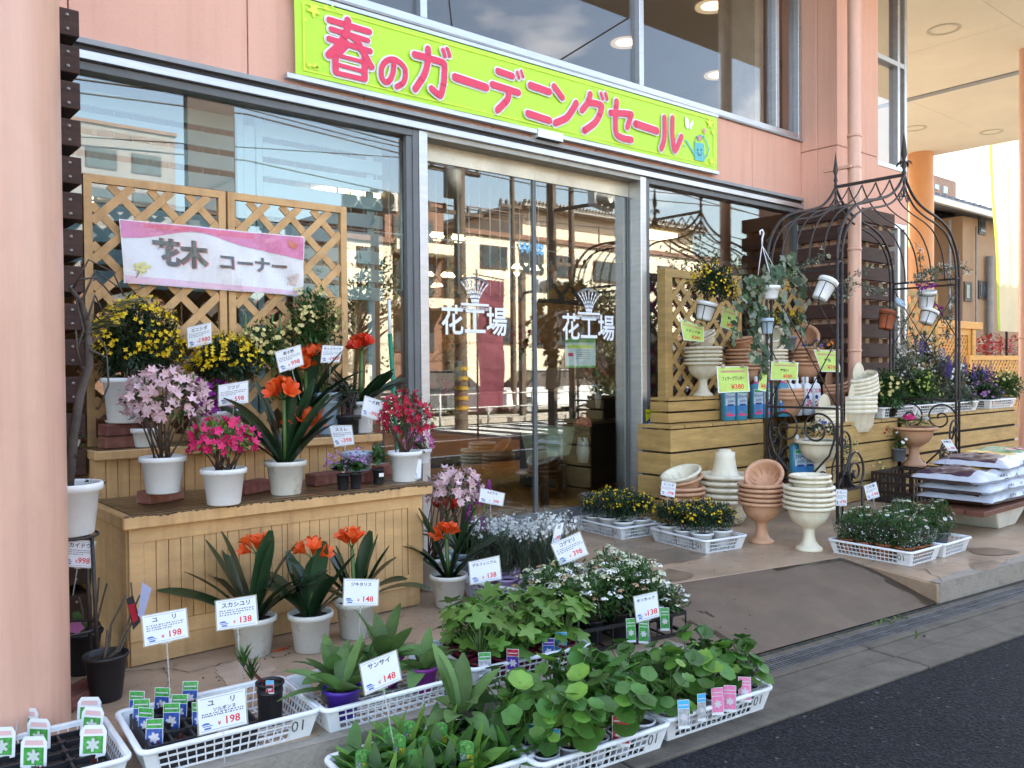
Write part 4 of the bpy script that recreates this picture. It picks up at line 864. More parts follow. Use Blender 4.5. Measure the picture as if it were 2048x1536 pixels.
# ------------------------------------------------------------------ stepped flower stand
def tandg(g, x0, x1, y, z0, z1, m=0, bw=.0565):     # tongue and groove front
    x = x0
    while x < x1 - .005: e = min(x + bw - .003, x1); g.box((x, y, z0), (e, y + .012, z1), m); x += bw
    g.box((x0, y + .0125, z0), (x1, y + .03, z1), m)
s1 = thing('flower_step', 'tan panelled lower step of the flower stand with a wet wooden top', 'display step', (1.93, 4.35, 0))
g = MB(); g.box((1.10, 4.03, .640), (2.775, 4.66, .703)); g.build('top', [TAN], s1, .006, world=True)
g = MB(); 
for i in range(6): g.box((1.135, 4.045 + i * .1025, .7035), (2.765, 4.045 + i * .1025 + .0985, .7085))
g.build('top_boards', WOODTOP, s1, .002, world=True)
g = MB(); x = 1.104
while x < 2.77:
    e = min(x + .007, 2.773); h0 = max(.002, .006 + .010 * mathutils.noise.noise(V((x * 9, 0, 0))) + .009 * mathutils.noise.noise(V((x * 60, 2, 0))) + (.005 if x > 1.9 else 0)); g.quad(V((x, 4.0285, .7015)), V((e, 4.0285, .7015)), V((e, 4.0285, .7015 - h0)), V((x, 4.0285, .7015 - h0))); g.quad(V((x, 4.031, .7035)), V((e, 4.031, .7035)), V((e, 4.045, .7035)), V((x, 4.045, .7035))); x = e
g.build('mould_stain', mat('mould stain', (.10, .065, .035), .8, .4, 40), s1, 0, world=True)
g = MB(); tandg(g, 1.20, 1.905, 4.078, .19, .57); tandg(g, 1.918, 2.63, 4.078, .19, .57)
g.box((1.135, 4.07, .57), (2.73, 4.1, .638)); g.box((1.135, 4.07, .12), (2.73, 4.1, .19)); g.box((1.135, 4.0705, .19), (1.199, 4.1, .57)); g.box((2.633, 4.0705, .19), (2.73, 4.1, .57)); g.box((1.906, 4.072, .19), (1.917, 4.1, .57)); g.build('front_panel', TAN, s1, .0015, world=True)
g = MB(); g.box((1.13, 4.101, .0), (1.16, 4.65, .638)); g.build('side_panel', TAN, s1, .002, world=True); g = MB(); g.box((2.70, 4.101, .0), (2.728, 4.65, .638)); g.build('side_panel', TAN, s1, .002, world=True)
g = MB(); g.box((1.14, 4.085, .005), (2.695, 4.1, .119)); g.build('plinth', TAN, s1, .002, world=True)
s2 = thing('flower_step', 'tan panelled upper step of the flower stand below the lattice', 'display step', (1.95, 4.9, 0))
g = MB(); g.box((1.13, 4.61, .905), (2.80, 5.15, .953)); g.build('top', TAN, s2, .006, world=True)
g = MB()
for i in range(5): g.box((1.15, 4.63 + i * .1035, .9535), (2.78, 4.63 + i * .1035 + .1, .957))
g.build('top_boards', WOODTOP, s2, .002, world=True)
g = MB(); tandg(g, 1.14, 2.55, 4.665, 0, .905); g.box((2.552, 4.662, 0), (2.75, 4.70, .905)); g.box((2.72, 4.702, 0), (2.75, 5.15, .904)); g.box((1.14, 4.70, 0), (1.165, 5.15, .904)); g.build('front_panel', TAN, s2, .0015, world=True)
BRICK = mat('red brick', (.24, .085, .06), .85, .18, 9, .5, 60, dirt=.4, dcol=(.30, .22, .19), ds=8, obj=.25)
bk = MB(); bk.box((-.105, -.05, 0), (.105, .05, .062)); brick0 = bk.build('brick', BRICK, None, .006)
brick0['label'] = 'x'; brick0['category'] = 'brick'; brick0['group'] = 'bricks used as pot risers'
def brick(px, py, z, rz, label, sc_=(1, 1, 1), first=[True], y=None):
    o = brick0 if first[0] else brick0.copy()
    if not first[0]: COL.objects.link(o)
    first[0] = False; p = onz(px, py, z) if y is None else V((ony(px, py, y).x, y, 0)); o.location = (p.x, p.y, z + .001); o.rotation_euler = (0, 0, RAD(rz)); o.scale = sc_; o['label'] = label; return o
TZ = .7085; TZ2 = .957
brick(322, 1003, TZ, 22, 'worn brick under the pale pink azalea pot'); brick(505, 985, TZ, 25, 'red brick just behind the magenta azalea pot'); brick(655, 968, TZ, 12, 'dark brick left of the two violet pots', (1.15, 1, 1.1)); brick(730, 962, TZ, 30, 'brick behind the violet pots'); brick(778, 948, TZ, 15, 'brick half hidden behind the red azalea pot')
brick(255, 893, TZ2, 8, 'lower dark brick under the big yellow broom pot', (1.25, 1, 1), y=4.73); b_ = brick(255, 893, TZ2, 12, 'upper dark brick under the big yellow broom pot', (1.25, 1, 1), y=4.73); b_.location.z += .064
brick(148, 1408, 0, 40, 'reddish paving brick on the floor beside the pink column', (1.4, 1.2, .9))

# ------------------------------------------------------------------ broom with green handle, security sticker
bm = thing('broom', 'broom with a green and white handle leaning beside the left window', 'broom', (*ony(790, 905, 4.98)[:2], .0)); g = MB()
A0, A1, A2 = ony(795, 905, 5.0), ony(780, 668, 5.1), ony(778, 600, 5.14); g.tube([A0 - (A1 - A0) * .6, A0, A1], .016, 10, 0); g.build('green_sleeve', mat('green tube', (.01, .22, .12), .35), bm, 0, world=True)
g = MB(); g.tube([A1, A2], .012, 8); g.build('white_tip', WHITE, bm, 0, world=True)
stk = thing('security_sticker', 'yellow and blue security sticker at the foot of the right window', 'sticker', (6.12, 5.2, 1.0)); q = Quad(ony(1291, 818, 5.235), ony(1321, 820, 5.235), ony(1323, 873, 5.235), ony(1293, 870, 5.235), NB)
g = MB(); q.rect(g, 0, 0, 1, 1, 0, 0); q.rect(g, 0, .0, 1, .22, 1, .001); g.poly([q.P(*p, .0015) for p in ((0, .25), (.78, .25), (.78, .72), (.35, .72), (0, .5))], 1); q.text(g, 'SOK', .36, .42, .24, 2, .003, .03, xs=.8); q.text(g, 'Security & Safety', .5, .86, .14, 3, .002, .01, maxw=.95)
g.build('sticker_face', [mat('sticker yellow', (.75, .72, .03), .4), mat('sticker blue', (.01, .07, .42), .4), WHT, BLK], stk, 0, world=True)

# ------------------------------------------------------------------ interior furnishing seen through the glass
BBL = mat('pale blue painted boards', (.42, .52, .56), .6, .04, 2)
ib = thing('board_screen', 'pale blue painted board screen standing inside the left window', 'screen', (1.8, 5.62, 0))
g = MB(); gb = MB()
for k in range(9):
    z1 = 3.06 - k * .136
    for a, b_ in ((.9, 2.27), (2.47, 3.42)): g.box((a, 5.6, z1 - .098 - (.0 if k else 0)), (b_, 5.62, z1))
g.build('boards', BBL, ib, .003, world=True)
g = MB()
for x in (2.285, 2.42): g.box((x, 5.59, 1.0), (x + .045, 5.63, 3.09))
g.box((2.335, 5.60, 1.0), (2.415, 5.615, 3.02)); g.box((3.30, 5.625, 1), (3.36, 5.65, 3.1)); g.build('posts', BBL, ib, .003, world=True)
g = MB()
for i in range(40): g.tube([(.9 + i * .115, 5.9, 2.0), (.9 + i * .115, 5.9, 3.11)], .0055 if i % 5 else .012, 5)
for z in (2.45,): g.tube([(.9, 5.9, z), (5.5, 5.9, z)], .008, 5)
g.build('rods', mat('pale rods', (.6, .6, .6), .4), ib, 0, world=True)
BLT = mat('brown interior lattice', (.12, .075, .06), .7, .1, 4); MAG = mat('magenta cloth', (.32, .03, .12), .8, .1, 2)
o = thing('hanging_lattice', 'brown lattice valance hanging inside above the shop floor', 'lattice', (5.2, 7, 2.5)); g = MB(); lattice(g, (3.2, 7, 0), (7.4, 7, 0), 2.08, 2.78, .05, .26, .05, .02); g.build('lattice', BLT, o, 0, world=True)
o = thing('inner_lattice', 'tall brown lattice in front of a magenta cloth inside the right window', 'lattice', (6.9, 5.85, 0)); g = MB(); lattice(g, (6.62, 5.85, 0), (8.45, 5.85, 0), .3, 2.55, .06, .17, .04, .02); g.build('lattice', BLT, o, 0, world=True)
o = thing('wall_cloth', 'magenta cloth hung behind the inner lattice', 'cloth', (7.1, 6.1, 0)); g = MB()
for i in range(8, 24): g.add([(6.15 + i * .1, 6.1 + .03 * sin(i), .3), (6.25 + i * .1, 6.1 + .03 * sin(i + 1), .3), (6.25 + i * .1, 6.1 + .03 * sin(i + 1), 2.5), (6.15 + i * .1, 6.1 + .03 * sin(i), 2.5)], [(0, 1, 2, 3)], 0, True)
g.build('cloth', MAG, o, 0, world=True)
tb = thing('flower_table', 'low wooden table with a shelf inside the shop doors', 'table', (6.3, 8.0, 0)); g = MB(); g.box((4.3, 7.3, .82), (8.6, 8.3, .88)); g.build('tabletop', mat('honey wood', (.40, .22, .09), .5, .15, 3), tb, .005, world=True)
for x in (4.4, 6.4, 8.4):
    g = MB(); g.box((x, 7.35, 0), (x + .08, 7.43, .82)); g.build('leg', mat('dark bench wood', (.09, .04, .02), .6), tb, 0, world=True)
g = MB(); g.box((4.4, 7.5, .3), (8.5, 8.2, .34)); g.build('shelf', MC['dark bench wood'], tb, 0, world=True)
ct = thing('counter', 'dark brown counter inside behind the right door', 'counter', (6.6, 6.8, 0)); g = MB(); g.box((5.95, 6.3, .12), (7.6, 7.0, 1.12)); g.build('body', mat('dark counter', (.035, .018, .010), .5, .1), ct, .01, world=True)
cb = thing('covered_stool', 'small stand draped with a pale green cloth inside the right door', 'stool', (5.65, 6.25, 0)); g = MB(); g.hexa([(5.50, 6.05, .50), (5.80, 6.05, .5), (5.80, 6.35, .5), (5.50, 6.35, .42), (5.44, 6.0, .78), (5.84, 6.0, .78), (5.84, 6.4, .78), (5.44, 6.4, .78)]); g.build('cloth', mat('pale green cloth', (.42, .45, .30), .8), cb, .01, world=True)
g = MB(); g.box((5.5, 6.1, 0), (5.56, 6.16, .5)); g.build('leg', MC['dark bench wood'], cb, 0, world=True)
fm = [mat('salmon bloom', (.75, .20, .12), .5, isl=.3, trans=.2), mat('crimson bloom', (.4, .02, .05), .5, isl=.3, trans=.2), mat('orange bloom', (.8, .32, .05), .5, isl=.3, trans=.2), mat('inner green', (.06, .12, .03), .6, isl=.4, trans=.2)]
for i, (px, py, d, r_, c_, lb) in enumerate(((1190, 748, 9.0, .13, 0, 'salmon pink flower vase on the dark counter inside'), (1060, 690, 11, .16, 2, 'orange flower bunch on a stand inside the doors'), (1035, 680, 10, .17, 1, 'dark red flower bunch inside, between the two doors'), (915, 700, 9.5, .2, 2, 'orange and yellow flower bunch inside the left door'), (880, 790, 9, .16, 1, 'reddish flower bunch low inside the left door'), (1165, 850, 8.2, .08, 0, 'tiny pink flower gift box on the green draped stand'))):
    p = ond(px, py, d); o = thing('cut_flowers', lb, 'flowers', (p.x, p.y, 0)); g = MB()
    for _ in range(60): v = V((random.gauss(0, 1), random.gauss(0, 1), random.gauss(0, 1))).normalized(); g.leaf(V((0, 0, p.z - .08)) + v * r_ * .7, v, r_ * .6, r_ * .25, .3, 'ov', 2)
    g.build('foliage', fm[3], o); g = MB()
    for _ in range(34): v = V((random.gauss(0, 1), random.gauss(0, 1), abs(random.gauss(0, 1)))).normalized(); g.fan(V((0, 0, p.z)) + v * r_, v, r_ * .3, 6, .3, .5, 0, 3)
    g.build('blooms', fm[c_], o); g = MB(); g.lathe([(.001, p.z - .36), (.05, p.z - .36), (.065, p.z - .25), (.05, p.z - .12)], 14); g.build('vase', mat('pale vase', (.5, .45, .42), .3), o)
for i, x in enumerate((5.75, 6.2)):
    o = thing('gift_box', ('left coral gift box on the inside table', 'right coral gift box on the inside table')[i], 'box', (x, 7.45, .881)); g = MB(); g.box((-.2, -.1, 0), (.2, .1, .22)); g.build('box_body', mat('coral box', (.7, .22, .16), .6), o, .01)
po = thing('door_notice', 'white and green notice taped inside the right door', 'notice', (5.3, 5.44, 1.4)); q = Quad(ony(1130, 676, 5.46), ony(1191, 677, 5.46), ony(1191, 735, 5.46), ony(1131, 735, 5.46), NB)
g = MB(); q.rect(g, 0, 0, 1, 1, 0, 0); q.rect(g, .0, .85, 1, 1, 1, .001); q.rect(g, 0, 0, 1, .07, 1, .001); q.rect(g, .08, .66, .92, .77, 2, .001); q.rect(g, .08, .38, .26, .5, 4, .001)
for k in range(5): q.rect(g, .34, .3 + k * .07, .8, .325 + k * .07, 3, .001)
g.build('paper', [WHT, mat('notice green', (.3, .6, .2), .5), YEL_, mat('grey print', (.35, .38, .4), .6), RED_], po, 0, world=True)
# ------------------------------------------------------------------ right hand rack
rk = thing('trellis', 'tall ochre lattice frame behind the stacked urns, before the right window', 'lattice', (6.7, 5.15, .9))
x0, x1 = 6.17, 7.33; g = MB(); lattice(g, (x0, 5.15, 0), (x1, 5.15, 0), .0, 2.27, .075, .2, .05, .02); g.build('lattice', TAN2, rk, 0, world=True)
g = MB(); g.box((x0 - .035, 5.12, 0), (x0 - .002, 5.22, 2.273)); g.build('post', TAN2, rk, .004, world=True)
rk2 = thing('trellis', 'second ochre lattice frame half hidden by the ivy, left of the brown boards', 'lattice', (7.7, 5.17, .9)); xa, xb = ony(1560, 600, 5.17).x - .35, ony(1606, 600, 5.17).x
g = MB(); lattice(g, (xa, 5.17, 0), (xb, 5.17, 0), .0, ony(1600, 562, 5.17).z, .07, .2, .05, .02); g.build('lattice', TAN2, rk2, 0, world=True)
rk3 = thing('trellis', 'ochre lattice panel behind the hanging terracotta pot, right of the brown boards', 'lattice', (ony(1820, 600, 5.6).x, 5.6, .6)); xa, xb = ony(1775, 600, 5.6).x, ony(1873, 600, 5.6).x
g = MB(); lattice(g, (xa, 5.6, 0), (xb, 5.6, 0), .0, ony(1830, 581, 5.6).z, .08, .24, .06, .02); g.build('lattice', TAN2, rk3, 0, world=True)
def crate(name, label, x0, x1, y0, y1, z0, z1, nb, gap=.018, top=True, ridge=True):
    o = thing(name, label, 'display step', ((x0 + x1) / 2, (y0 + y1) / 2, z0)); h = (z1 - .03 - z0) / nb
    for k in range(nb):
        g = MB(); za = z0 + k * h; g.box((x0, y0, za + gap / 2), (x1, y0 + .02, za + h - gap / 2)); g.box((x0 + .002, y0 + .021, za + gap / 2), (x0 + .02, y1, za + h - gap / 2)); g.box((x1 - .02, y0 + .021, za + gap / 2), (x1 - .002, y1, za + h - gap / 2)); g.build('front_board', TAN2, o, .003, world=True)
        g = MB()
        for xx in (x0 + .025, x0 + .05, x1 - .05, x1 - .025): g.add([(xx + .004 * cos(a), y0 - .001, za + h * .5 + (.02 if xx < (x0 + x1) / 2 else -.02) + .004 * sin(a)) for a in [pi * t / 4 for t in range(8)]], [tuple(range(8))])
        g.build('nail_heads', mat('nail', (.05, .035, .025), .6), o, 0, world=True)
    g = MB(); nt_ = int((x1 - x0) / .19)
    for i in range(nt_):
        a = x0 + (x1 - x0) * i / nt_; g.box((a + .006, y0 + .004, z1 - .028), (a + (x1 - x0) / nt_ - .006, y1, z1))
    g.build('top_slats', TAN2, o, .003, world=True)
    g = MB(); g.box((x0 + .03, y0 + .03, z0), (x1 - .03, y0 + .05, z1 - .03)); g.build('inner_frame', mat('dark crate inside', (.03, .02, .012), .9), o, 0, world=True)  # near-black sheet behind the slats, painting in the shade inside the crate
    return o
ZA, ZB = .85, 1.085
crate('display_step', 'ochre slatted top step carrying the stacked urns', 5.91, 6.66, 4.90, 5.12, ZA + .002, ZB, 2)
crate('display_step', 'ochre slatted riser behind the bottles, under the brown stacks', 6.67, 8.5, 4.92, 5.12, ZA + .002, ZB - .052, 1)
crate('display_step', 'ochre slatted lower step carrying the blue bottles', 5.74, 7.12, 4.74, 5.12, 0, ZA, 4)
crate('display_step', 'ochre slatted step behind the iron arch, under the cream planters', 7.3, 9.0, 4.30, 4.60, 0, .80, 4)
crate('planter_rack', 'ochre planter rack at the far right behind the soil bags', ony(1795, 850, 4.3).x, ony(2036, 850, 4.3).x, 4.3, 4.9, 0, .80, 4, .03)
# ------------------------------------------------------------------ iron arch with side benches
arch = thing('garden_arch', 'tall rusty wrought iron garden arch with pointed roof and side benches', 'garden arch', (8.0, 4.15, 0))
XL, XR, YF, YBk = 6.8, 9.22, 3.80, 4.49
def spiral(c, r0, turns, ax, ay, ph=0, n=26, dirn=1):
    return [V(c) + (ax * cos(ph + dirn * t * turns * 2 * pi) + ay * sin(ph + dirn * t * turns * 2 * pi)) * r0 * (1 - .88 * t) for t in [i / n for i in range(n + 1)]]
pr = .0135
for y in (YF, YBk):
    for x in (XL, XR):
        for k, dx in enumerate((0, .075)):
            xx = x + (dx if x == XL else -dx); g = MB(); g.tube([(xx, y, 0), (xx, y, 2.25)], pr, 8); g.build('post', IRON, arch, 0, world=True)
def archcurve(y, off):
    P = []; xm = (XL + XR) / 2; w_ = (XR - XL) / 2 - off; zr = 3.15 - off * 1.3
    K = [(-1, 2.25), (-.985, 2.40), (-.93, 2.56), (-.80, 2.72), (-.62, 2.81), (-.40, 2.865), (-.22, 2.93), (-.09, 3.03), (0, 3.15)]
    K = [(a, 2.25 + (b_ - 2.25) * (zr - 2.25) / .9) for a, b_ in K]
    K = smooth(K); L_ = [(xm + a * w_, y, z) for a, z in K]; R_ = [(xm - a * w_, y, z) for a, z in reversed(K[:-1])]
    return L_, R_
for y in (YF, YBk):
    for off in (0, .075):
        L_, R_ = archcurve(y, off); g = MB(); g.tube(L_ + R_, .0135 if off == 0 else .010, 8); g.build('arch_bar', IRON, arch, 0, world=True)
for t in (.2, .4, .6, .8):
    y = YF + (YBk - YF) * t; L_, R_ = archcurve(y, .02); g = MB(); g.tube(L_ + R_, .0075, 6); g.build('roof_rib', IRON, arch, 0, world=True)
g = MB(); xm = (XL + XR) / 2; g.bar((xm, YF, 3.15), (xm, YBk, 3.15), .02, .03)
g.build('ridge_bar', IRON, arch, 0, world=True)
for y, big in ((YF, 1.0), (YBk, .85)):
    g = MB(); T_ = Matrix.Translation((xm, y, 3.14)); s = big
    g.lathe([(.012, -.2), (.012, 0), (.022 * s, .03 * s), (.012, .06 * s), (.026 * s, .09 * s), (.014, .12 * s), (.012, .15 * s), (.03 * s, .2 * s), (.022 * s, .26 * s), (.001, .42 * s)], 10, 0, T_)
    if y == YF:
        for a in range(4): g.leaf(V((xm, y, 3.14 + .14)), (cos(a * pi / 2), sin(a * pi / 2), .6), .1, .045, 1.8, 'ov', 3)
    g.build('finial', IRON, arch, 0, world=True)
for x in (XL, XR):
    sx = 1 if x == XL else -1
    for z in (2.25, 2.19, .99, .28):
        g = MB(); g.bar((x, YF, z), (x, YBk, z), .018, .02); g.build('side_rail', IRON, arch, 0, world=True)
    for y in (YF, YBk): g = MB(); g.bar((x, y, 2.25), (x + sx * .075, y, 2.25), .014, .014); g.bar((x, y, .99), (x + sx * .075, y, .99), .014, .014); g.build('tie_bar', IRON, arch, 0, world=True)
    g = MB(); ym = (YF + YBk) / 2     # diamond lattice of thin rods on the side
    zz = [2.19, 1.59, .99]
    for za, zb in ((2.19, 1.59), (1.59, .99)):
        g.tube([(x, YF, za), (x, ym, zb)], .0055, 5); g.tube([(x, YBk, za), (x, ym, zb)], .0055, 5); g.tube([(x + .006, YF, zb), (x + .006, ym, za)], .0055, 5); g.tube([(x + .006, YBk, zb), (x + .006, ym, za)], .0055, 5)
    g.build('cross_rods', IRON, arch, 0, world=True)
    ay, az = V((0, 1, 0)), V((0, 0, 1))
    for s in (-1, 1):       # heart scroll
        g = MB(); c = V((x, ym + s * .155, .80)); P = [V((x, ym, .30)), V((x, ym + s * .12, .42)), V((x, ym + s * .27, .58)), V((x, ym + s * .318, .72))] + spiral(c, .165, 1.55, ay * s, az, .0, 34)
        g.tube(P, .0095, 6); g.build('scroll', IRON, arch, 0, world=True)
        g = MB(); g.tube([V((x, ym + s * .34, .62)), V((x, ym + s * .30, .50))] + spiral((x, ym + s * .22, .40), .085, 1.3, ay * s, az, .5, 22, -1), .008, 6); g.build('scroll', IRON, arch, 0, world=True)
    # bench outside the side frame
    bx = x + sx * .42
    g = MB(); g.bar((x, YF, .28), (bx, YF, .28), .02, .02); g.bar((x, YBk, .28), (bx, YBk, .28), .02, .02); g.bar((bx, YF, .28), (bx, YBk, .28), .02, .02)
    for i in range(9): g.bar((x + sx * .01, YF + .06 + i * .072, .285), (bx - sx * .01, YF + .06 + i * .072, .285), .012, .008)
    g.build('bench_seat', IRON, arch, 0, world=True)
    for y in (YF, YBk):
        g = MB(); ax = V((sx, 0, 0)); g.tube([V((bx, y, 0)), V((bx, y, .28))], .011, 6); g.build('bench_leg', IRON, arch, 0, world=True)
        g = MB(); P = smooth([(0, .28), (.03, .34), (.16, .50), (.22, .62), (.20, .74), (.12, .79), (.05, .74)]); g.tube([V((x + sx * (.0 + a), y, b_)) for a, b_ in P] + spiral((x + sx * .10, y, .70), .07, 1.2, ax, az, pi * .6, 18, 1), .010, 6)
        g.build('arm_scroll', IRON, arch, 0, world=True)
        g = MB(); P = smooth([(.16, .42), (.22, .55), (.32, .60), (.42, .52), (.44, .40), (.38, .30), (.28, .30)]); g.tube([V((x + sx * a, y, b_)) for a, b_ in P] + spiral((x + sx * .30, y, .42), .12, 1.4, ax, az, -pi * .55, 24, -1), .0105, 6)
        g.build('arm_scroll', IRON, arch, 0, world=True)
for y in (YF, YBk):
    for x in (XL, XR):
        sx = 1 if x == XL else -1; ax = V((sx, 0, 0)); az = V((0, 0, 1))
        for z, r_ in ((2.36, .05), (2.50, .045)):
            g = MB(); g.tube(spiral((x + sx * .045, y, z), r_, 1.3, ax, az, 0, 18), .005, 5); g.build('scroll', IRON, arch, 0, world=True)
    for s in (-1, 1): g = MB(); g.tube(spiral((xm + s * .07, y, 2.93), .05, 1.4, V((s, 0, 0)), V((0, 0, 1)), 0, 18), .006, 5); g.build('scroll', IRON, arch, 0, world=True)

# ------------------------------------------------------------------ pots, urns, bowls
CREAMP = mat('cream plastic', (.78, .72, .56), .5, .03, 3, .05, 30, dirt=.35, dcol=(.50, .45, .34), ds=7, streak=.5); TERRA = mat('terracotta plastic', (.58, .32, .19), .55, .05, 3, .05, 30, dirt=.4, dcol=(.42, .24, .15), ds=7, streak=.5); CLAY = mat('orange clay', (.45, .13, .06), .7, .08, 5)
DIRTYW = mat('dirty white pot', (.72, .71, .65), .55, .08, 5, .1, 30, dirt=.65, dcol=(.30, .25, .17), ds=9); PALEB = mat('pale blue plastic', (.38, .50, .60), .4, .03, 3); GREYP = mat('grey plastic pot', (.17, .18, .20), .5, .06); BLKP = mat('black nursery pot', (.018, .018, .022), .45, .15, 8)
LILAC = mat('lilac plastic', (.52, .38, .66), .4, .03, 3); PURP = mat('violet plastic', (.20, .02, .24), .4, .05); BLUP = mat('blue violet plastic', (.06, .02, .30), .4, .05); WPOT = mat('white pot', (.83, .85, .86), .38, .03, 4, dirt=.15, dcol=(.5, .48, .42), ds=10); BEIG = mat('beige pot', (.42, .32, .18), .5)
def pot(parent, rt=.095, rb=.07, h=.16, m=WPOT, lip=.012, soil=True, name='pot', rims=1):
    g = MB(); t = .004
    pr_ = [(.001, 0), (rb * .93, 0), (rb, .006), (rt - .004, h - lip * 2.2)]
    pr_ += [(rt + lip * .75, h - lip * 2.0), (rt + lip * .8, h - lip * .3), (rt + lip * .55, h), (rt - .002, h), (rt - .006, h - .01), (rb * 1.12, h * .75)]
    g.lathe(pr_, 30); o = g.build(name, m, parent)
    if soil: s = MB(); s.lathe([(.001, h * .9), (rt * .5, h * .895), (rt - .0085, h * .87)], 18, wob=.01); s.build('soil', SOIL, parent)
    return o
def urnprof(s=1.0, foot=True):
    b = [(.19, .0), (.182, -.018), (.172, -.022), (.168, -.03), (.158, -.08), (.13, -.13), (.08, -.165), (.055, -.18)]
    if foot: b += [(.046, -.20), (.045, -.24), (.055, -.29), (.08, -.325), (.105, -.34), (.11, -.355), (.108, -.362), (.001, -.362)]
    return [(r * s, z * s) for r, z in b]
RIM = [(.165, -.012), (.178, 0), (.196, 0), (.205, -.006), (.207, -.02), (.198, -.028), (.172, -.032), (.160, -.05), (.15, -.09), (.12, -.14), (.06, -.17)]
def make_urn(label, m, loc, s=1.0, group=None, wide=False):
    o = thing('urn', label, 'urn', loc, 0, group); g = MB()
    g.lathe([(r * s, (z + .362) * s) for r, z in urnprof()], 40); g.lathe([(r * s, (z + .368) * s) for r, z in RIM], 40, 0); 
    g2 = MB(); 
    g.build('bowl_and_foot', m, o); return o
bowlmesh = {}
def bowl(m, label, loc, rz=0, tilt=0, s=1.0, group=None, tiltax='Y'):
    k = m.name
    if k not in bowlmesh:
        g = MB(); pr_ = RIM[:]; g.lathe([(.001, -.155), (.06, -.15), (.11, -.12), (.145, -.07), (.157, -.03)] + pr_[:-1] + [(.06, -.172), (.001, -.172)], 40)
        for a in range(12): g.tube([(.15 * cos(a * pi / 6), .15 * sin(a * pi / 6), -.05), (.1 * cos(a * pi / 6), .1 * sin(a * pi / 6), -.128)], .003, 4)
        bowlmesh[k] = g.build('bowl', m, None); o = bowlmesh[k]
    else: o = bowlmesh[k].copy(); COL.objects.link(o)
    o.location = loc; o.scale = (s, s, s); o.rotation_euler = (0, RAD(tilt), RAD(rz)) if tiltax == 'Y' else (RAD(tilt), 0, RAD(rz)); o.rotation_euler[0] += RAD(random.uniform(-1.3, 1.3)); tag(o, label, 'bowl', group); return o
ORD = ['lowest', 'second lowest', 'third up', 'fourth up', 'fifth up', 'sixth up']
def stack(base_label, where, m, px, py, z, n, s=1.0, topn=2, gap=.040, tilt=24, z0=None, group=None):
    p = onz(px, py, z) if z0 is None else V((px, py, z)); 
    make_urn('%s footed urn, base of the stack %s' % (base_label, where), m, (p.x, p.y, z), s, group)
    zt = z + .368 * s
    for i in range(n): bowl(m, '%s bowl, %s in the stack %s' % (base_label, ORD[i], where), (p.x + random.uniform(-.004, .004), p.y + random.uniform(-.004, .004), zt + gap * s * (i + 1)), 0, 0, s, group or 'nested planter bowls')
    for j in range(topn): bowl(m, '%s small bowl leaning %s on the stack %s' % (base_label, ('inside', 'higher')[j], where), (p.x - .02 * j, p.y, zt + gap * s * n + (.10 + .035 * j) * s), 150, tilt, s * .72, group or 'nested planter bowls')
    return p, zt + gap * s * n
p1, z1 = stack('brown', 'beside the yellow broom baskets', TERRA, 1523, 1084, 0, 4, .87, 0); bowl(TERRA, 'ribbed brown bowl tipped up on top of the brown urn stack', (p1.x + .03, p1.y, z1 + .065), 200, 46, .74, 'nested planter bowls')
p2, z2 = stack('cream', 'beside the marguerite basket', CREAMP, 1618, 1099, 0, 4, .90, 0)
for j in range(2): bowl(CREAMP, ('lower scalloped cream saucer on the cream urn stack', 'upper scalloped cream saucer on the cream urn stack')[j], (p2.x + .05, p2.y + .02, z2 + .04 + .035 * j), 0, 0, .74, 'nested planter bowls')
# big cream bowls with an upturned foot and the brown ones behind
def bigstack(nm, m, px, py, z, n, s, off=.22):
    p = V((ony(px, 1000, py).x, py, z))
    o = thing('planter_bowl', nm + ' deep planter bowl, lowest of the wide stack on the floor', 'bowl', (p.x, p.y, z)); g = MB(); g.lathe([(r * s, zz * s) for r, zz in ((.001, 0), (.10, 0), (.15, .03), (.185, .10), (.205, off - .015))], 40); g.build('bowl_body', m, o)
    for i in range(n): bowl(m, '%s wide bowl %s in the wide stack on the floor' % (nm, ORD[i]), (p.x, p.y, z + (off + i * .05) * s), 0, 0, s * 1.12, 'nested planter bowls')
    return p, z + (off + (n - 1) * .05) * s
p3, z3 = bigstack('cream', CREAMP, 1450, 4.45, 0, 5, 1.04)
o = thing('upturned_foot', 'cream pedestal foot standing upside down on the wide cream bowls', 'pedestal', (p3.x, p3.y, z3 - .03)); g = MB(); g.lathe([(.155, 0), (.12, .02), (.10, .08), (.085, .17), (.085, .215), (.06, .222), (.05, .24), (.001, .24)], 26, wob=.02); g.build('foot', CREAMP, o)
p4, z4 = bigstack('brown', TERRA, 1364, 4.56, 0, 3, .84, .33)
bowl(CREAMP, 'cream saucer leaning on top of the brown bowls at the rack foot', (p4.x - .02, p4.y, z4 + .12), 170, 20, .85, 'nested planter bowls'); bowl(TERRA, 'brown bowl leaning under the cream saucer at the rack foot', (p4.x, p4.y, z4 + .07), 170, 14, .86, 'nested planter bowls')
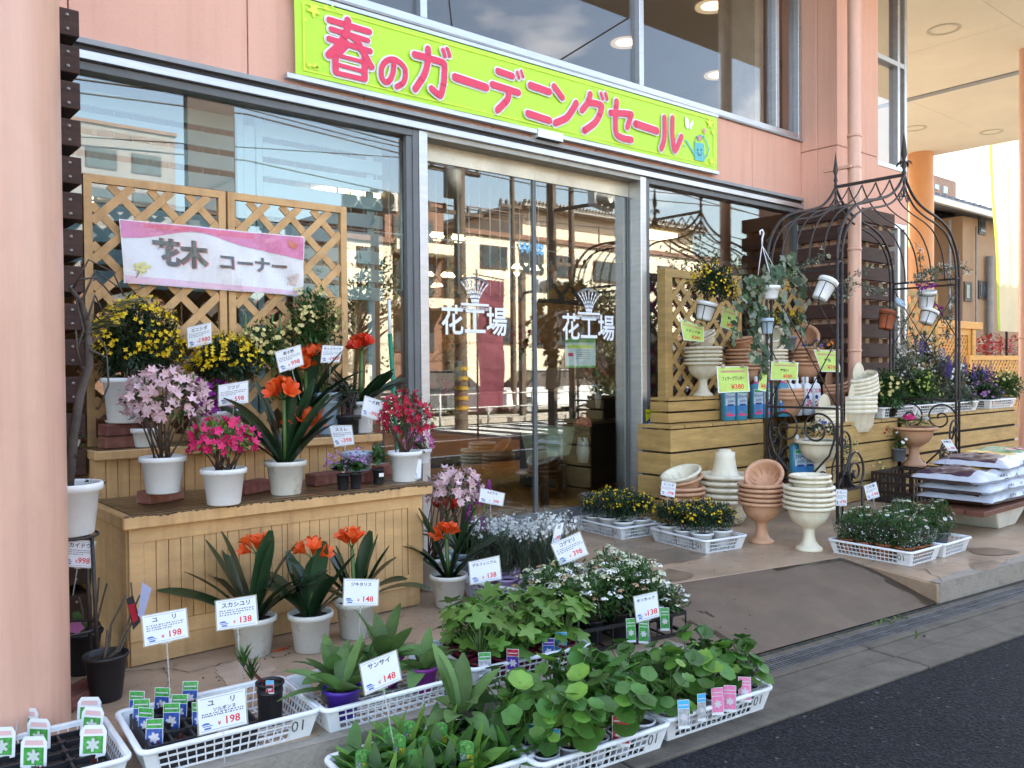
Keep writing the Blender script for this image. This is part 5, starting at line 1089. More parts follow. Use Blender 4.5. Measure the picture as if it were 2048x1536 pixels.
# stacks on the top step and behind the bottles
q1 = ony(1403, 795, 5.02); stack('cream', 'on the top step under the yellow flowers', CREAMP, q1.x, 5.0, ZB, 4, .86, 2, .042, 26, z0=1)
q2 = ony(1487, 790, 5.02); stack('brown', 'second from the left on the top step', TERRA, q2.x, 5.02, ZB - .05, 5, .86, 2, .042, 10, z0=1)
q3 = ony(1541, 790, 5.02); p_, z_ = stack('cream', 'third from the left, behind the iron arch', CREAMP, q3.x, 5.02, ZB - .05, 5, .86, 1, .042, 12, z0=1)
bowl(CREAMP, 'ribbed cream bowl standing on edge behind the iron arch post', (p_.x - .04, p_.y, z_ + .10), 200, 62, .9, 'nested planter bowls')
q4 = ony(1601, 790, 5.0); p_, z_ = stack('brown', 'fourth from the left, right of the ivy', TERRA, q4.x, 4.95, ZB - .05, 4, .98, 0, .042, 12, z0=1)
bowl(TERRA, 'brown bowl standing on edge on the brown stack right of the ivy', (p_.x - .06, p_.y, z_ + .10), 200, 55, .9, 'nested planter bowls')
# wall planters (half moon) in stacks
def wallplanters(lbl, m, px, py, y, n, s=1.0, rot=0, lean=0):
    p = ony(px, py, y)
    for i in range(n):
        o = thing('wall_planter', '%s half round planter, %s in the %s' % ('' if 'cream' in lbl or 'brown' in lbl else m.name.split()[0], ORD[min(i, 5)], lbl), 'planter', (p.x + sin(RAD(lean)) * i * .034 * s, p.y, p.z + i * .034 * s), RAD(rot), 'half round planters in stacks'); o.rotation_euler = (0, RAD(lean), RAD(rot))
        g = MB(); k = 16; pr_ = [(.10, -.165), (.14, -.12), (.16, -.03), (.17, 0), (.185, 0), (.19, -.02), (.18, -.03), (.165, -.04), (.15, -.12), (.11, -.175)]
        if i: pr_ = pr_[2:8]
        vs = []; 
        for r, z in pr_:
            for j in range(k + 1): a = pi + pi * j / k; vs.append((r * cos(a) * s, r * sin(a) * s * .8, z * s))
        fs = [(i_ * (k + 1) + j, i_ * (k + 1) + j + 1, (i_ + 1) * (k + 1) + j + 1, (i_ + 1) * (k + 1) + j) for i_ in range(len(pr_) - 1) for j in range(k)]
        g.add(vs, fs, 0, True); g.box((-.185 * s, 0, -.04 * s if i else -.15 * s), (.185 * s, .006, .0)); g.build('basin', m, o)
        if i == n - 1:
            b = MB(); b.add([(.12 * s * cos(a), .003, .11 * s * sin(a)) for a in [pi * t / 12 for t in range(13)]] + [(.12 * s * cos(a), .009, .11 * s * sin(a)) for a in [pi * t / 12 for t in range(13)]], [tuple(range(13)), tuple(range(25, 12, -1))] + [(t, t + 1, t + 14, t + 13) for t in range(12)]); b.build('hanging_plate', m, o)
wallplanters('brown pile in front of the lime sign', TERRA, 1572, 792, 4.86, 3, 1.15, 12, 0)
wallplanters('brown pile right of the lime sign', TERRA, 1662, 778, 4.82, 3, 1.15, 10, -8)
wallplanters('cream pile left behind the arch post', CREAMP, 1650, 850, 4.5, 6, 1.1, 5)
wallplanters('big cream pile on the step behind the arch', CREAMP, 1712, 818, 4.38, 4, 1.3, 5)
wallplanters('tilted cream pile on top of the others', CREAMP, 1722, 780, 4.42, 5, 1.15, 5, -14)
# bottles
BLQ = mat('blue liquid bottle', (.05, .24, .36), .18, .1, 3); LBLU = mat('bottle label blue', (.05, .28, .68), .35, .25, 6); LWHT = mat('bottle label pale', (.45, .62, .74), .4, .1, 5); BGRN = mat('label green', (.03, .33, .08), .5); BRED = mat('label red', (.75, .04, .14), .5); NAVY = mat('label navy', (.02, .03, .25), .5)
def bottle_shape(g, w_, d_, h, m=0):
    sec = [(0, .92), (.012, 1), (h * .80, 1), (h * .86, .8), (h * .91, .42), (h * .92, .36), (h, .34)]
    n = 20; vs = []
    for z, s in sec:
        for j in range(n): a = 2 * pi * j / n; e = .55; cx_ = abs(cos(a)) ** e * (1 if cos(a) > 0 else -1); sy = abs(sin(a)) ** e * (1 if sin(a) > 0 else -1); rs = s if s > .5 else s; vs.append((cx_ * w_ / 2 * rs if s > .5 else cos(a) * d_ * .5 * rs, sy * d_ / 2 * rs if s > .5 else sin(a) * d_ * .5 * rs, z))
    fs = [(i * n + j, i * n + (j + 1) % n, (i + 1) * n + (j + 1) % n, (i + 1) * n + j) for i in range(len(sec) - 1) for j in range(n)] + [tuple(range(n - 1, -1, -1)), tuple((len(sec) - 1) * n + j for j in range(n))]
    g.add(vs, fs, m, True)
def mkbottle(kind, label, loc, rz):
    o = thing('spray_refill_bottle' if kind == 'b' else 'fertiliser_bottle', label, 'bottle', loc, rz, 'blue bottles on the ochre step' if kind == 'b' else 'white bottles on the ochre step')
    w_, d_, h = (.130, .085, .40) if kind == 'b' else (.095, .07, .385); g = MB(); bottle_shape(g, w_, d_, h * .96); g.build('bottle_body', BLQ if kind == 'b' else WHITE, o)
    g = MB(); g.lathe([(.0165, h * .90), (.017, h * .905), (.0155, h * 1.03), (.001, h * 1.03)], 14); g.build('cap', WHITE, o)
    y = -d_ / 2 - .0015; q = Quad((-w_ * .40, y, h * .72), (w_ * .40, y, h * .72), (w_ * .40, y, h * .10), (-w_ * .40, y, h * .10), V((0, -1, 0))); g = MB()
    if kind == 'b':
        q.rect(g, 0, .42, 1, 1, 1, 0); q.rect(g, 0, 0, 1, .42, 0, 0); q.rect(g, .06, .88, .94, .97, 2, .001); q.text(g, 'ストレート', .5, .74, .16, 4, .002, .04, maxw=.92); q.text(g, 'シャワー', .56, .56, .15, 4, .002, .04, maxw=.7); q.rect(g, .2, .40, .85, .47, 4, .001); q.rect(g, .1, .02, .9, .10, 3, .001)
        for _ in range(7): g.fan(q.P(random.uniform(.1, .9), random.uniform(.08, .2), .0025), V((0, -1, 0)), .008, 5, .3, 0, random.choice((2, 3)), 2)
        g.build('label', [LBLU, LWHT, BGRN, BRED, NAVY, PNK], o)
        g = MB(); g.lathe([(.028, h * .845), (.03, h * .87), (.026, h * .895)], 14); g.build('neck_tag', mat('hot pink tag', (.75, .04, .25), .5), o)
    else:
        q.rect(g, 0, .0, 1, 1, 1, 0); q.text(g, '花工場', .5, .88, .19, 3, .001, .03, maxw=.96)
        for _ in range(16): g.fan(q.P(random.uniform(.1, .9), random.uniform(.12, .5), .002 + random.uniform(0, .001)), V((0, -1, 0)), random.uniform(.009, .014), 6, .3, 0, random.choice((3, 5, 5, 2)), 2)
        g.poly([q.P(.3 + .24 * cos(a), .62 + .09 * sin(a), .004) for a in [t * pi / 8 for t in range(16)]], 4)
        g.build('label', [LBLU, WHT, BGRN, BRED, NAVY, PNK], o)
    return o
for i, (px, y) in enumerate(((1456, 4.83), (1480, 4.80), (1512, 4.84), (1533, 4.80), (1564, 4.82))):
    p = ony(px, 858, y); mkbottle('b', ('blue bottle at the left end of the bottle row', 'second blue bottle from the left, with a small price tag', 'third blue bottle from the left', 'fourth blue bottle, beside the arch post', 'fifth blue bottle, inside the arch posts')[i], (p.x, y, ZA + .001), RAD(-22))
for i, (px, y) in enumerate(((1580, 4.86), (1594, 4.82), (1606, 4.87), (1614, 4.80), (1631, 4.80))):
    p = ony(px, 855, y); mkbottle('w', ('leftmost white floral bottle behind the arch', 'second white floral bottle from the left', 'middle white floral bottle at the back', 'front white floral bottle with the clearest label', 'rightmost white floral bottle in the row')[i], (p.x, y, ZA + .001), RAD(-22))
for i, px in enumerate((1588, 1607)):
    p = onx(px, 945, XL + .12 + .1 * i); mkbottle('b', ('left large blue refill bottle on the arch bench', 'right large blue refill bottle on the arch bench')[i], (p.x + .05, p.y, .30), RAD(-22)).scale = (1.05, 1.05, 1.05)
# soil bags on their bench
bb = thing('bag_bench', 'low bench of red brown boards on white trapezoid feet under the soil bags', 'bench', (7.9, 3.0, 0)); g = MB()
for i in range(4): g.box((7.05, 2.72 + i * .15, .165), (9.4, 2.86 + i * .15, .205))
g.build('boards', mat('red brown board', (.17, .06, .035), .6, .2, 5, stretch=(.5, 6, 1)), bb, .004, world=True)
for x in (7.56, 8.9): g = MB(); g.hexa([(x - .0, 2.80, 0), (x + .34, 2.80, 0), (x + .34, 3.2, 0), (x, 3.2, 0), (x - .16, 2.76, .164), (x + .50, 2.76, .164), (x + .50, 3.3, .164), (x - .16, 3.3, .164)]); g.build('foot', mat('white painted foot', (.62, .62, .56), .6), bb, .008, world=True)
BAGW = mat('white bag plastic', (.50, .54, .62), .3, .08, 3, .7, 16); BAGD = mat('dark bag print', (.05, .02, .05), .35, .3, 8); BAGG = mat('green bag print', (.02, .20, .06), .35); BAGY = mat('yellow bag print', (.75, .5, .03), .4); BAGK = mat('brown soil base', (.10, .055, .04), .5)
def soilbag(label, loc, rz, L_=.95, W_=.5, H_=.125):
    o = thing('soil_bag', label, 'soil bag', loc, RAD(rz), 'potting soil bags stacked on the bench'); nx, ny = 30, 16; sd = random.random() * 9
    def hgt(u, v): 
        e = min(.86, (max(0, 1 - abs(2 * u - 1) ** 4)) ** .5 * (max(0, 1 - abs(2 * v - 1) ** 3)) ** .5) / .86; return e
    g = MB(); top, bot = [], []
    for i in range(nx + 1):
        for j in range(ny + 1):
            u, v = i / nx, j / ny; e = hgt(u, v); wr = .014 * sin(u * 17 + sd) * sin(v * 9 + sd) + .008 * sin(u * 37 + v * 13 + sd) + .004 * sin(u * 71 - v * 31)
            x, y = (u - .5) * L_, (v - .5) * W_ * (1 + .04 * sin(u * 9 + sd) + .02 * sin(u * 31 + sd)); top.append((x, y, H_ * .45 + e * (H_ * .55 + wr))); bot.append((x, y, H_ * .45 - e * H_ * .44))
    fs, ms = [], []
    N_ = (nx + 1) * (ny + 1)
    for i in range(nx):
        for j in range(ny):
            a = i * (ny + 1) + j; u, v = (i + .5) / nx, (j + .5) / ny
            m = 0 if (v < .16 or u < .05 or u > .94) else (1 if u < .33 else (3 if u < .47 else (2 if u < .8 else 1)))
            g.f.append([a, a + ny + 1, a + ny + 2, a + 1]); g.m.append(m); g.s.append(True); g.f.append([N_ + a, N_ + a + 1, N_ + a + ny + 2, N_ + a + ny + 1]); g.m.append(4 if v > .1 else 0); g.s.append(True)
    g.v = top + bot; g.build('bag', [BAGW, BAGD, BAGG, BAGY, BAGK], o)
    t = MB(); 
    for k, (txt, u, sz) in enumerate((('培養土', -.16, .05), ('14L', .02, .055))):
        vs, f_ = textmesh(txt, sz, .012); t.add([(u * L_ + p.x, -W_ / 2 * (.985 - .05 * ((.075 + p.y) / H_)) - .012, .068 + p.y) for p in vs], f_, 0)
    t.build('bag_lettering', BLK, o)
    t = MB()
    for _ in range(7): x = random.uniform(-.25, .3) * L_; t.fan((x, random.uniform(-.1, .05), H_ * 1.02 + .004), (0, -.1, 1), .05, 6, .3, .1, random.choice((0, 1, 0)), 3)
    t.build('flower_print', [BAGY, PNK], o); return o
soilbag('white and brown soil bag at the bottom of the pile', (7.86, 3.02, .207), 0, 1.36, .6); soilbag('second soil bag from the bottom, folded at the left', (7.82, 3.02, .288), 1, 1.32, .58)
soilbag('third soil bag from the bottom with a yellow flower print', (7.76, 3.03, .370), -2, 1.32, .57); soilbag('topmost soil bag, shifted to the right, with a pink flower print', (8.25, 3.08, .448), 3, 1.4, .6)
# dark crate under the arch bench
dc = thing('perforated_crate', 'dark brown perforated crate on the floor under the right arch bench', 'crate', (*onx(1815, 990, 8.55)[:2], 0)); g = MB(); a, b_, c = .32, .2, .30
for i in range(9):
    for s in (-1, 1): g.box((-a + i * .08 - .012, s * b_ - .008, 0), (-a + i * .08 + .012, s * b_ + .008, c))
    if i < 6: 
        for s in (-1, 1): g.box((s * a - .008, -b_ + i * .08 - .012, 0), (s * a + .008, -b_ + i * .08 + .012, c))
for z in (0, .09, .18, .27): g.box((-a, -b_ - .01, z), (a, -b_ + .006, z + .03)); g.box((-a, b_ - .006, z), (a, b_ + .01, z + .03)); g.box((-a - .01, -b_, z), (-a + .006, b_, z + .03)); g.box((a - .006, -b_, z), (a + .01, b_, z + .03))
g.box((-a, -b_, .0), (a, b_, .012)); g.build('crate_body', mat('dark brown plastic', (.035, .022, .02), .45), dc)
# ------------------------------------------------------------------ seedling baskets
WB = mat('white basket plastic', (.76, .79, .82), .38, .03, 3, dirt=.34, dcol=(.45, .42, .33), ds=7, obj=.06)
def basket_mesh():
    L_, W_, H_ = .61, .41, .10; ins = .026; g = MB()
    def wall(p0, p1, q0, q1, nb, plates):     # bottom edge p0-p1, top edge q0-q1
        p0, p1, q0, q1 = map(V, (p0, p1, q0, q1)); nrm_ = (p1 - p0).cross(q0 - p0).normalized() * .0018
        def P(u, v): return (p0.lerp(p1, u)).lerp(q0.lerp(q1, u), v)
        def cell(u0, v0, u1, v1):
            a = [P(u0, v0), P(u1, v0), P(u1, v1), P(u0, v1)]; g.hexa([x - nrm_ for x in a] + [x + nrm_ for x in a])
        for v0, v1 in ((0, .10), (.32, .38), (.60, .66), (.86, 1)): cell(0, v0, 1, v1)
        for a, b_ in plates: 
            for v0, v1 in ((.101, .319), (.381, .599), (.661, .859)): cell(a, v0, b_, v1)
        k = nb
        for i in range(k + 1):
            u = plates[0][1] + (plates[-1][0] - plates[0][1]) * i / k
            if any(a < u < b_ for a, b_ in plates): continue
            for v0, v1 in ((.101, .319), (.381, .599), (.661, .859)): cell(u - .0035, v0, u + .0035, v1)
    a, b_, c, d = (-L_ / 2, -W_ / 2), (L_ / 2, -W_ / 2), (L_ / 2, W_ / 2), (-L_ / 2, W_ / 2)
    A, B, C, D = (a[0] + ins, a[1] + ins), (b_[0] - ins, b_[1] + ins), (c[0] - ins, c[1] - ins), (d[0] + ins, d[1] - ins)
    up = lambda p, z: (p[0], p[1], z)
    wall(up(A, 0), up(B, 0), up(a, H_), up(b_, H_), 15, [(0, .07), (.845, 1)]); wall(up(C, 0), up(D, 0), up(c, H_), up(d, H_), 15, [(0, .07), (.845, 1)])
    wall(up(B, 0), up(C, 0), up(b_, H_), up(c, H_), 10, [(0, .1), (.80, 1)]); wall(up(D, 0), up(A, 0), up(d, H_), up(a, H_), 10, [(0, .1), (.80, 1)])
    for i in range(13): x = A[0] + (B[0] - A[0]) * i / 12; g.box((x - .003, A[1], .001), (x + .003, D[1], .005))
    for i in range(9): y = A[1] + (D[1] - A[1]) * i / 8; g.box((A[0], y - .003, .0055), (B[0], y + .003, .0085))
    r = MB(); lip = .016; rad = .028; P = []
    for (cx_, cy_, a0) in ((b_[0] - rad, b_[1] + rad, -90), (c[0] - rad, c[1] - rad, 0), (d[0] + rad, d[1] - rad, 90), (a[0] + rad, a[1] + rad, 180)):
        for k in range(5): t = RAD(a0 + k * 22.5); P.append((cx_, cy_, cos(t), sin(t)))
    prof = [(rad - .004, H_ - .006), (rad - .004, H_ + .002), (rad, H_ + .004), (rad + lip * .8, H_ + .004), (rad + lip, H_), (rad + lip, H_ - .009), (rad + lip * .85, H_ - .011), (rad + lip * .8, H_ - .002)]
    n = len(P); vs = [(cx_ + c_ * rr, cy_ + s_ * rr, z) for rr, z in prof for cx_, cy_, c_, s_ in P]; fs = [(i * n + j, i * n + (j + 1) % n, (i + 1) * n + (j + 1) % n, (i + 1) * n + j) for i in range(len(prof) - 1) for j in range(n)]
    r.add(vs, fs, 0, True)
    t = MB(); vs, f_ = textmesh('01', .062, .0); sl = ins / H_
    for p in vs: pass
    t.add([(.232 + p.x * .95, -W_ / 2 + ins * (1 - (.05 + p.y) / H_) - .0035, .050 + p.y) for p in vs], f_, 0)
    return g, r, t
gb_, rb_, tb_ = basket_mesh()
bas0 = thing('seedling_basket', 'x', 'basket', (0, 0, 0)); gb_.build('basket_grid', WB, bas0); rb_.build('rim', WB, bas0); tb_.build('stencil_number', mat('stencil grey', (.10, .10, .11), .7), bas0)
_bf = [True]; BAS = {}
def basket(key, fr, ang, z, label, dxy=(0, 0)):
    R = Matrix.Rotation(RAD(ang), 3, 'Z'); c = V((fr[0], fr[1], z)) + R @ V((-.305, .205, 0)) + V((*dxy, 0))
    o = bas0 if _bf[0] else dup(bas0, c, RAD(ang)); _bf[0] = False
    o.location = c; o.rotation_euler = (0, 0, RAD(ang)); o['label'] = label; o['group'] = 'white plastic seedling baskets'; BAS[key] = (c, R, ang); return o
def inb(key, u, v, z=.009): c, R, a = BAS[key]; p = c + R @ V((u, v, 0)); return V((p.x, p.y, c.z + z))
basket('A', (1.453, 2.866), -5, 0, 'white basket holding small lily bulbs with blue tags at lower left')
basket('B', (2.076, 2.786), -4.5, 0, 'white basket half empty, with purple pots of large leaved plants')
basket('C', (2.734, 2.731), -9, 0, 'white basket of jagged light green seedlings, middle of the lower row')
basket('D', (2.55, 2.121), -6.2, SZ + .012, 'white basket of round leaved seedlings on the road at the bottom')
basket('E', (3.176, 2.079), -6.4, SZ + .012, 'white basket with pink and blue tagged seedlings nearest the ramp')
basket('F', (3.18, 3.487), -72.8, 0, 'white basket holding lilac pots of wrapped white flowers')
basket('G', (4.996, 3.811), -99, 0, 'white basket of dark leaved yellow broom pots, nearer of the two')
basket('H', (4.918, 4.563), -96, 0, 'white basket of yellow broom pots close to the glass doors')
basket('I', (5.691, 2.653), -92.5, 0, 'white basket of film wrapped marguerites in terracotta pots')
basket('J', (6.135, 2.625), -91, 0, 'white basket of white and pink daisies at the slab corner')
basket('K', (.80, 2.916), -3, 0, 'white basket with black cell tray and white tags, bottom left corner')
basket('L', (1.98, 2.262), -5, SZ + .012, 'white basket of green tagged herb seedlings at the bottom centre')
zt_ = .802
for i, (px, lb) in enumerate(((1775, 'leftmost white basket on the planter rack'), (1845, 'white basket on the planter rack, behind the iron scrolls'), (1905, 'white basket on the planter rack under trailing foliage'), (1985, 'white basket at the right end of the planter rack'))):
    p = ony(px, 845, 4.42); o = dup(bas0, (p.x + .2, 4.55, zt_), 0, lb, (1.35, .9, 1.1)); BAS['R%d' % i] = (V((p.x + .2, 4.55, zt_)), Matrix.Identity(3), 0)
# ------------------------------------------------------------------ plants
GL = lambda n, c, **k: mat(n, c, k.pop('rough', .45), .16, 12, isl=.35, trans=.22, **k)
G_CLIV = mat('clivia leaf', (.022, .055, .022), .28, .12, 5, isl=.35, trans=.08); G_DARK = GL('dark broom leaf', (.028, .062, .026)); G_MID = GL('mid green leaf', (.045, .115, .026)); G_LIGHT = GL('light green leaf', (.13, .27, .045)); G_HOLLY = GL('seedling leaf', (.060, .170, .026), rough=.5)
G_H2 = GL('young seedling leaf', (.13, .29, .04), rough=.5); G_FOX = GL('felted leaf', (.11, .22, .06), rough=.6); G_GREY = GL('grey green leaf', (.13, .17, .12)); G_IVY = GL('ivy leaf', (.045, .095, .032)); G_IVYW = GL('ivy variegated leaf', (.28, .32, .22)); G_OLIVE = GL('olive leaf bundle', (.20, .23, .13)); STEMG = mat('green stem', (.09, .17, .04), .5, .1); STEMB = mat('woody stem', (.10, .06, .04), .8, .2, 20)
STEMR = mat('dark red shoot', (.10, .02, .015), .5, .2)
FL = lambda n, c, t=.25: mat(n, c, .5, .08, 20, isl=.16, trans=t)
F_OR = FL('orange clivia petal', (.80, .115, .015)); F_RD = FL('red orange petal', (.70, .05, .015)); F_YEL = FL('broom yellow petal', (.80, .58, .008), .15); F_PK = FL('pale pink petal', (.80, .56, .60)); F_MAG = FL('magenta petal', (.70, .02, .15)); F_CRIM = FL('crimson petal', (.50, .012, .05)); F_PUR = FL('purple petal', (.30, .012, .26))
F_ROSE = FL('rose pink petal', (.70, .22, .50)); F_CRM = FL('cream yellow petal', (.75, .66, .28)); F_WH = FL('white petal', (.80, .82, .80)); F_IVO = FL('ivory green floret', (.66, .70, .48)); F_TANF = FL('faded tan floret', (.46, .30, .17)); F_VIO = FL('violet petal', (.18, .05, .42)); F_LIL = FL('lilac petal', (.42, .22, .50)); F_HOT = FL('hot pink petal', (.75, .03, .22)); F_BLU = FL('blue violet spike', (.10, .05, .36)); F_ORG = FL('orange pansy petal', (.8, .22, .02)); F_BL2 = FL('blue pansy petal', (.06, .07, .40)); F_LIG = FL('lime floret', (.55, .70, .12))
EYEY = mat('yellow flower eye', (.75, .45, .02), .6)
U = random.uniform; GA = random.gauss
def rdir(zmin=-1):
    while True:
        v = V((GA(0, 1), GA(0, 1), GA(0, 1))).normalized()
        if v.z >= zmin: return v
def bushpart(o, c, R, n, Lf, Wf, m, kind='ov', name='foliage', inner=.35, zmin=-.75, droop=.5, seg=2, up=.3):
    g = MB(); c = V(c)
    for _ in range(n):
        d = rdir(zmin); f = U(inner, 1) ** .6; Lf, Wf = Lf, Wf; lump = 1 + .13 * sin(d.x * 7 + d.y * 5) + .1 * sin(d.z * 9 + d.x * 4)
        p = c + V((d.x * R[0], d.y * R[1], d.z * R[2])) * f * lump; dd = (d + rdir() * .8 + V((0, 0, up))).normalized()
        g.leaf(p - dd * Lf * .5, dd, Lf * U(.7, 1.25), Wf * U(.7, 1.2), droop, kind, seg)
    return g.build(name, m, o)
def flowerpart(o, c, R, n, r, m, lobes=5, depth=.45, cup=.35, zmin=-.3, name='flowers', cl=1, pts=4, spread=.35, bias=None, fr=(.88, 1.08), mats2=None):
    g = MB(); c = V(c)
    for _ in range(n):
        d = rdir(zmin)
        if bias is not None: d = (d + V(bias)).normalized()
        p = c + V((d.x * R[0], d.y * R[1], d.z * R[2])) * U(*fr)
        for _k in range(cl): g.fan(p + rdir() * r * spread * (1.6 if cl > 1 else 0), (d + rdir() * .7).normalized(), r * U(.75, 1.15), lobes, depth, cup, 0, pts)
    return g.build(name, m, o)
def stempart(o, base, c, R, n, rad, m=None, name='stems', spread=.02):
    g = MB(); c = V(c); base = V(base)
    for _ in range(n):
        d = rdir(-.2); e = c + V((d.x * R[0], d.y * R[1], d.z * R[2])) * .8; b = base + V((GA(0, spread), GA(0, spread), 0)); mid = b.lerp(e, .5) + V((GA(0, .02), GA(0, .02), .01)); g.tube([b, mid, e], [rad, rad * .8, rad * .4], 5)
    return g.build(name, m or STEMB, o)
def loc_of(px, py, z=None, y=None): return onz(px, py, z) if y is None else ony(px, py, y)
def rel(o, px, py): return ony(px, py, o.location.y) - o.location      # a point in the plane y = const of the plant
Pu = lambda px, y=4.76, z=.957: (ony(px, 850, y).x, y, z)
def ppm(o): return FPX / (ROT.transposed() @ (o.location - CAM)).z

def trumpet(g, p, d, L_, m=0, op=.55, k=6):
    d = V(d).normalized(); x = d.orthogonal().normalized(); y = d.cross(x); ph = U(0, 6)
    for i in range(k):
        a = ph + 2 * pi * i / k; rdl = x * cos(a) + y * sin(a); tn = x * -sin(a) + y * cos(a); w_ = L_ * .19; vs = []
        for t, rr, ww in ((0, .03, .35), (.35, .10, .7), (.7, .24, 1.1), (.92, .40, .95), (1.03, .52, .25)): q = V(p) + d * L_ * t * (1 - .12 * t) + rdl * L_ * rr * (.6 + op * .75); vs += [q - tn * w_ * ww, q + tn * w_ * ww]
        g.add(vs, [(j * 2, j * 2 + 1, j * 2 + 3, j * 2 + 2) for j in range(4)], m, True)
def clivia(label, loc, potm=DIRTYW, H_=.5, nleaf=13, stalks=((0, 0, .45),), fm=None, rt=.098, ph=.17, az=20, Lf=.40, Wf=.084, opn=.55, nfl=6, leaves=None, fs=.062, group='potted clivias', tiltl=1.0):
    o = thing('potted_clivia', label, 'potted plant', loc, 0, group); pot(o, rt, rt * .78, ph, potm)
    g = MB(); a0 = RAD(az)
    if leaves:
        for (ax_, el, L_, dr) in leaves: g.leaf((U(-.015, .015), U(-.015, .015), ph * .85), (cos(RAD(ax_)) * cos(RAD(el)), sin(RAD(ax_)) * cos(RAD(el)), sin(RAD(el))), L_, Wf * U(.9, 1.15), dr, 'strap', 9, fold=.22, roll=U(-.25, .25))
    else:
        for i in range(nleaf):
            s = 1 if i % 2 else -1; k = i / nleaf; a = a0 + (0 if s > 0 else pi) + U(-.55, .55); el = RAD(50 + 36 * k * tiltl + U(-6, 6)); g.leaf((cos(a) * .02 * (1 - k), sin(a) * .02 * (1 - k), ph * .85), (cos(a) * cos(el), sin(a) * cos(el), sin(el)), Lf * U(.8, 1.15), Wf * U(.85, 1.15), U(.5, 1.35), 'strap', 9, fold=.22, roll=U(-.3, .3))
    g.build('leaves', G_CLIV, o)
    for (dx, dy, hh) in stalks:
        g = MB(); top = V((dx, dy, hh)); g.tube([(0, 0, ph * .8), V((dx * .5, dy * .5, hh * .6)), top], [.013, .011, .010], 8); f = MB()
        for i in range(nfl):
            a = 2 * pi * i / nfl + U(-.3, .3); el = U(.35, 1.25) if i else 1.5; d = V((cos(a) * cos(el), sin(a) * cos(el), sin(el))); pl = U(.03, .05); g.tube([top, top + d * pl * .6, top + d * pl], .003, 4); trumpet(f, top + d * pl, d, fs * U(.8, 1.15), 0, opn * U(.6, 1.2))
        g.build('flower_stalk', STEMG, o); f.build('blooms', fm or F_OR, o)
    return o
CR = {}
P_ = lambda px, py, z: (lambda p: (p.x, p.y, z))(onz(px, py, z))
# four on the floor before the steps
def lvs(base, hi, n, L_=.36): return [(base + U(-30, 30) + (180 if i % 2 else 0), U(*hi), L_ * U(.8, 1.1), U(.6, 1.6)) for i in range(n)]
def stalkto(o_loc, px, py):
    b = V(o_loc); p = ony(px, py, b.y) - b; return (p.x, p.y, p.z)
VIEWR = math.degrees(math.atan2(_r.y, _r.x))        # azimuth of the picture's right
for (bx, by), (fx, fy), lb, kw in (((508, 1308), (514, 1108), 'first clivia on the floor, behind the 138 yen lily card', dict(Lf=.40)), ((622, 1299), (626, 1118), 'middle clivia on the floor with three groups of orange trumpets', dict(Lf=.34)),
        ((712, 1272), (704, 1098), 'clivia on the floor behind the 148 yen foxglove card', dict(Lf=.38)), ((898, 1212), (893, 1078), 'clivia on the floor at the right end of the flower steps', dict(Lf=.42, nfl=9))):
    l = P_(bx, by, 0); clivia(lb, l, stalks=(stalkto(l, fx, fy),), az=VIEWR + U(-15, 15), nleaf=12, rt=.100, ph=.185, fs=.07, **kw)
l = P_(930, 1175, 0); l = (l[0] + .15, l[1] + .22, 0); clivia('second clivia at the end of the steps, its red flowers just behind the first', l, stalks=(stalkto(l, 892, 1025),), az=VIEWR, Lf=.36, fm=F_RD, nfl=9, fs=.07, potm=PALEB)
l = P_(572, 988, TZ); clivia('large clivia in a stained cream pot on the lower step', l, rt=.098, ph=.175, potm=DIRTYW, stalks=(stalkto(l, 568, 800), stalkto(l, 606, 858)), az=VIEWR, nleaf=16, Lf=.46, Wf=.085, nfl=10, fs=.085)
l = Pu(612, 4.76); clivia('clivia in a terracotta pot on the upper step, behind the large one', l, rt=.10, ph=.17, potm=CLAY, stalks=(stalkto(l, 612, 742), stalkto(l, 634, 728)), az=VIEWR + 10, nleaf=16, Lf=.40, Wf=.07, nfl=8, fs=.085, tiltl=.8)
l = Pu(722, 4.74); clivia('broad leaved clivia with red flowers in a white wrapped pot', l, rt=.09, ph=.20, potm=WPOT, stalks=(stalkto(l, 723, 702),), az=VIEWR, nleaf=15, Lf=.30, Wf=.11, fm=F_RD, nfl=12, fs=.085, opn=.35, tiltl=.45)

def azalea(label, l, cx_, cy_, rx, ry, fm, nfl=90, fr_=.032, potm=WPOT, rt=.1, ph=.175, leafm=G_MID, nl=260, stems=16, group='potted azaleas', hollow=False, depth=.5, zmin=-.45, extra=None):
    o = thing('potted_azalea', label, 'potted plant', l, 0, group); pot(o, rt, rt * .78, ph, potm); k = ppm(o); c = rel(o, cx_, cy_); R = (rx / k, rx / k * .85, ry / k)
    stempart(o, (0, 0, ph * .85), c, R, stems, .005); bushpart(o, c, R, nl, .035, .016, leafm, zmin=-.6); flowerpart(o, c, R, nfl, fr_, fm, 5, depth, .4, zmin, 'flowers', 1, 4, fr=(.72, 1.1)); return o
l = P_(327, 985, TZ + .064); azalea('pale pink azalea in a white pot standing on a brick', l, 330, 806, 84, 68, F_PK, 190, .027, nl=260)
l = P_(448, 1008, TZ); azalea('magenta azalea in a white pot at the front of the lower step', l, 444, 880, 68, 42, F_MAG, 130, .024, nl=420, leafm=G_LIGHT)
l = P_(810, 962, TZ); azalea('crimson azalea in a white pot at the right end of the lower step', l, 812, 838, 56, 56, F_CRIM, 190, .020, nl=260, rt=.092)
l = P_(847, 962, TZ - .1); l = (l[0] + .1, l[1] + .15, TZ); azalea('rose pink azalea behind the crimson one', l, 836, 890, 30, 26, F_ROSE, 34, .03, nl=40, rt=.05, ph=.1)
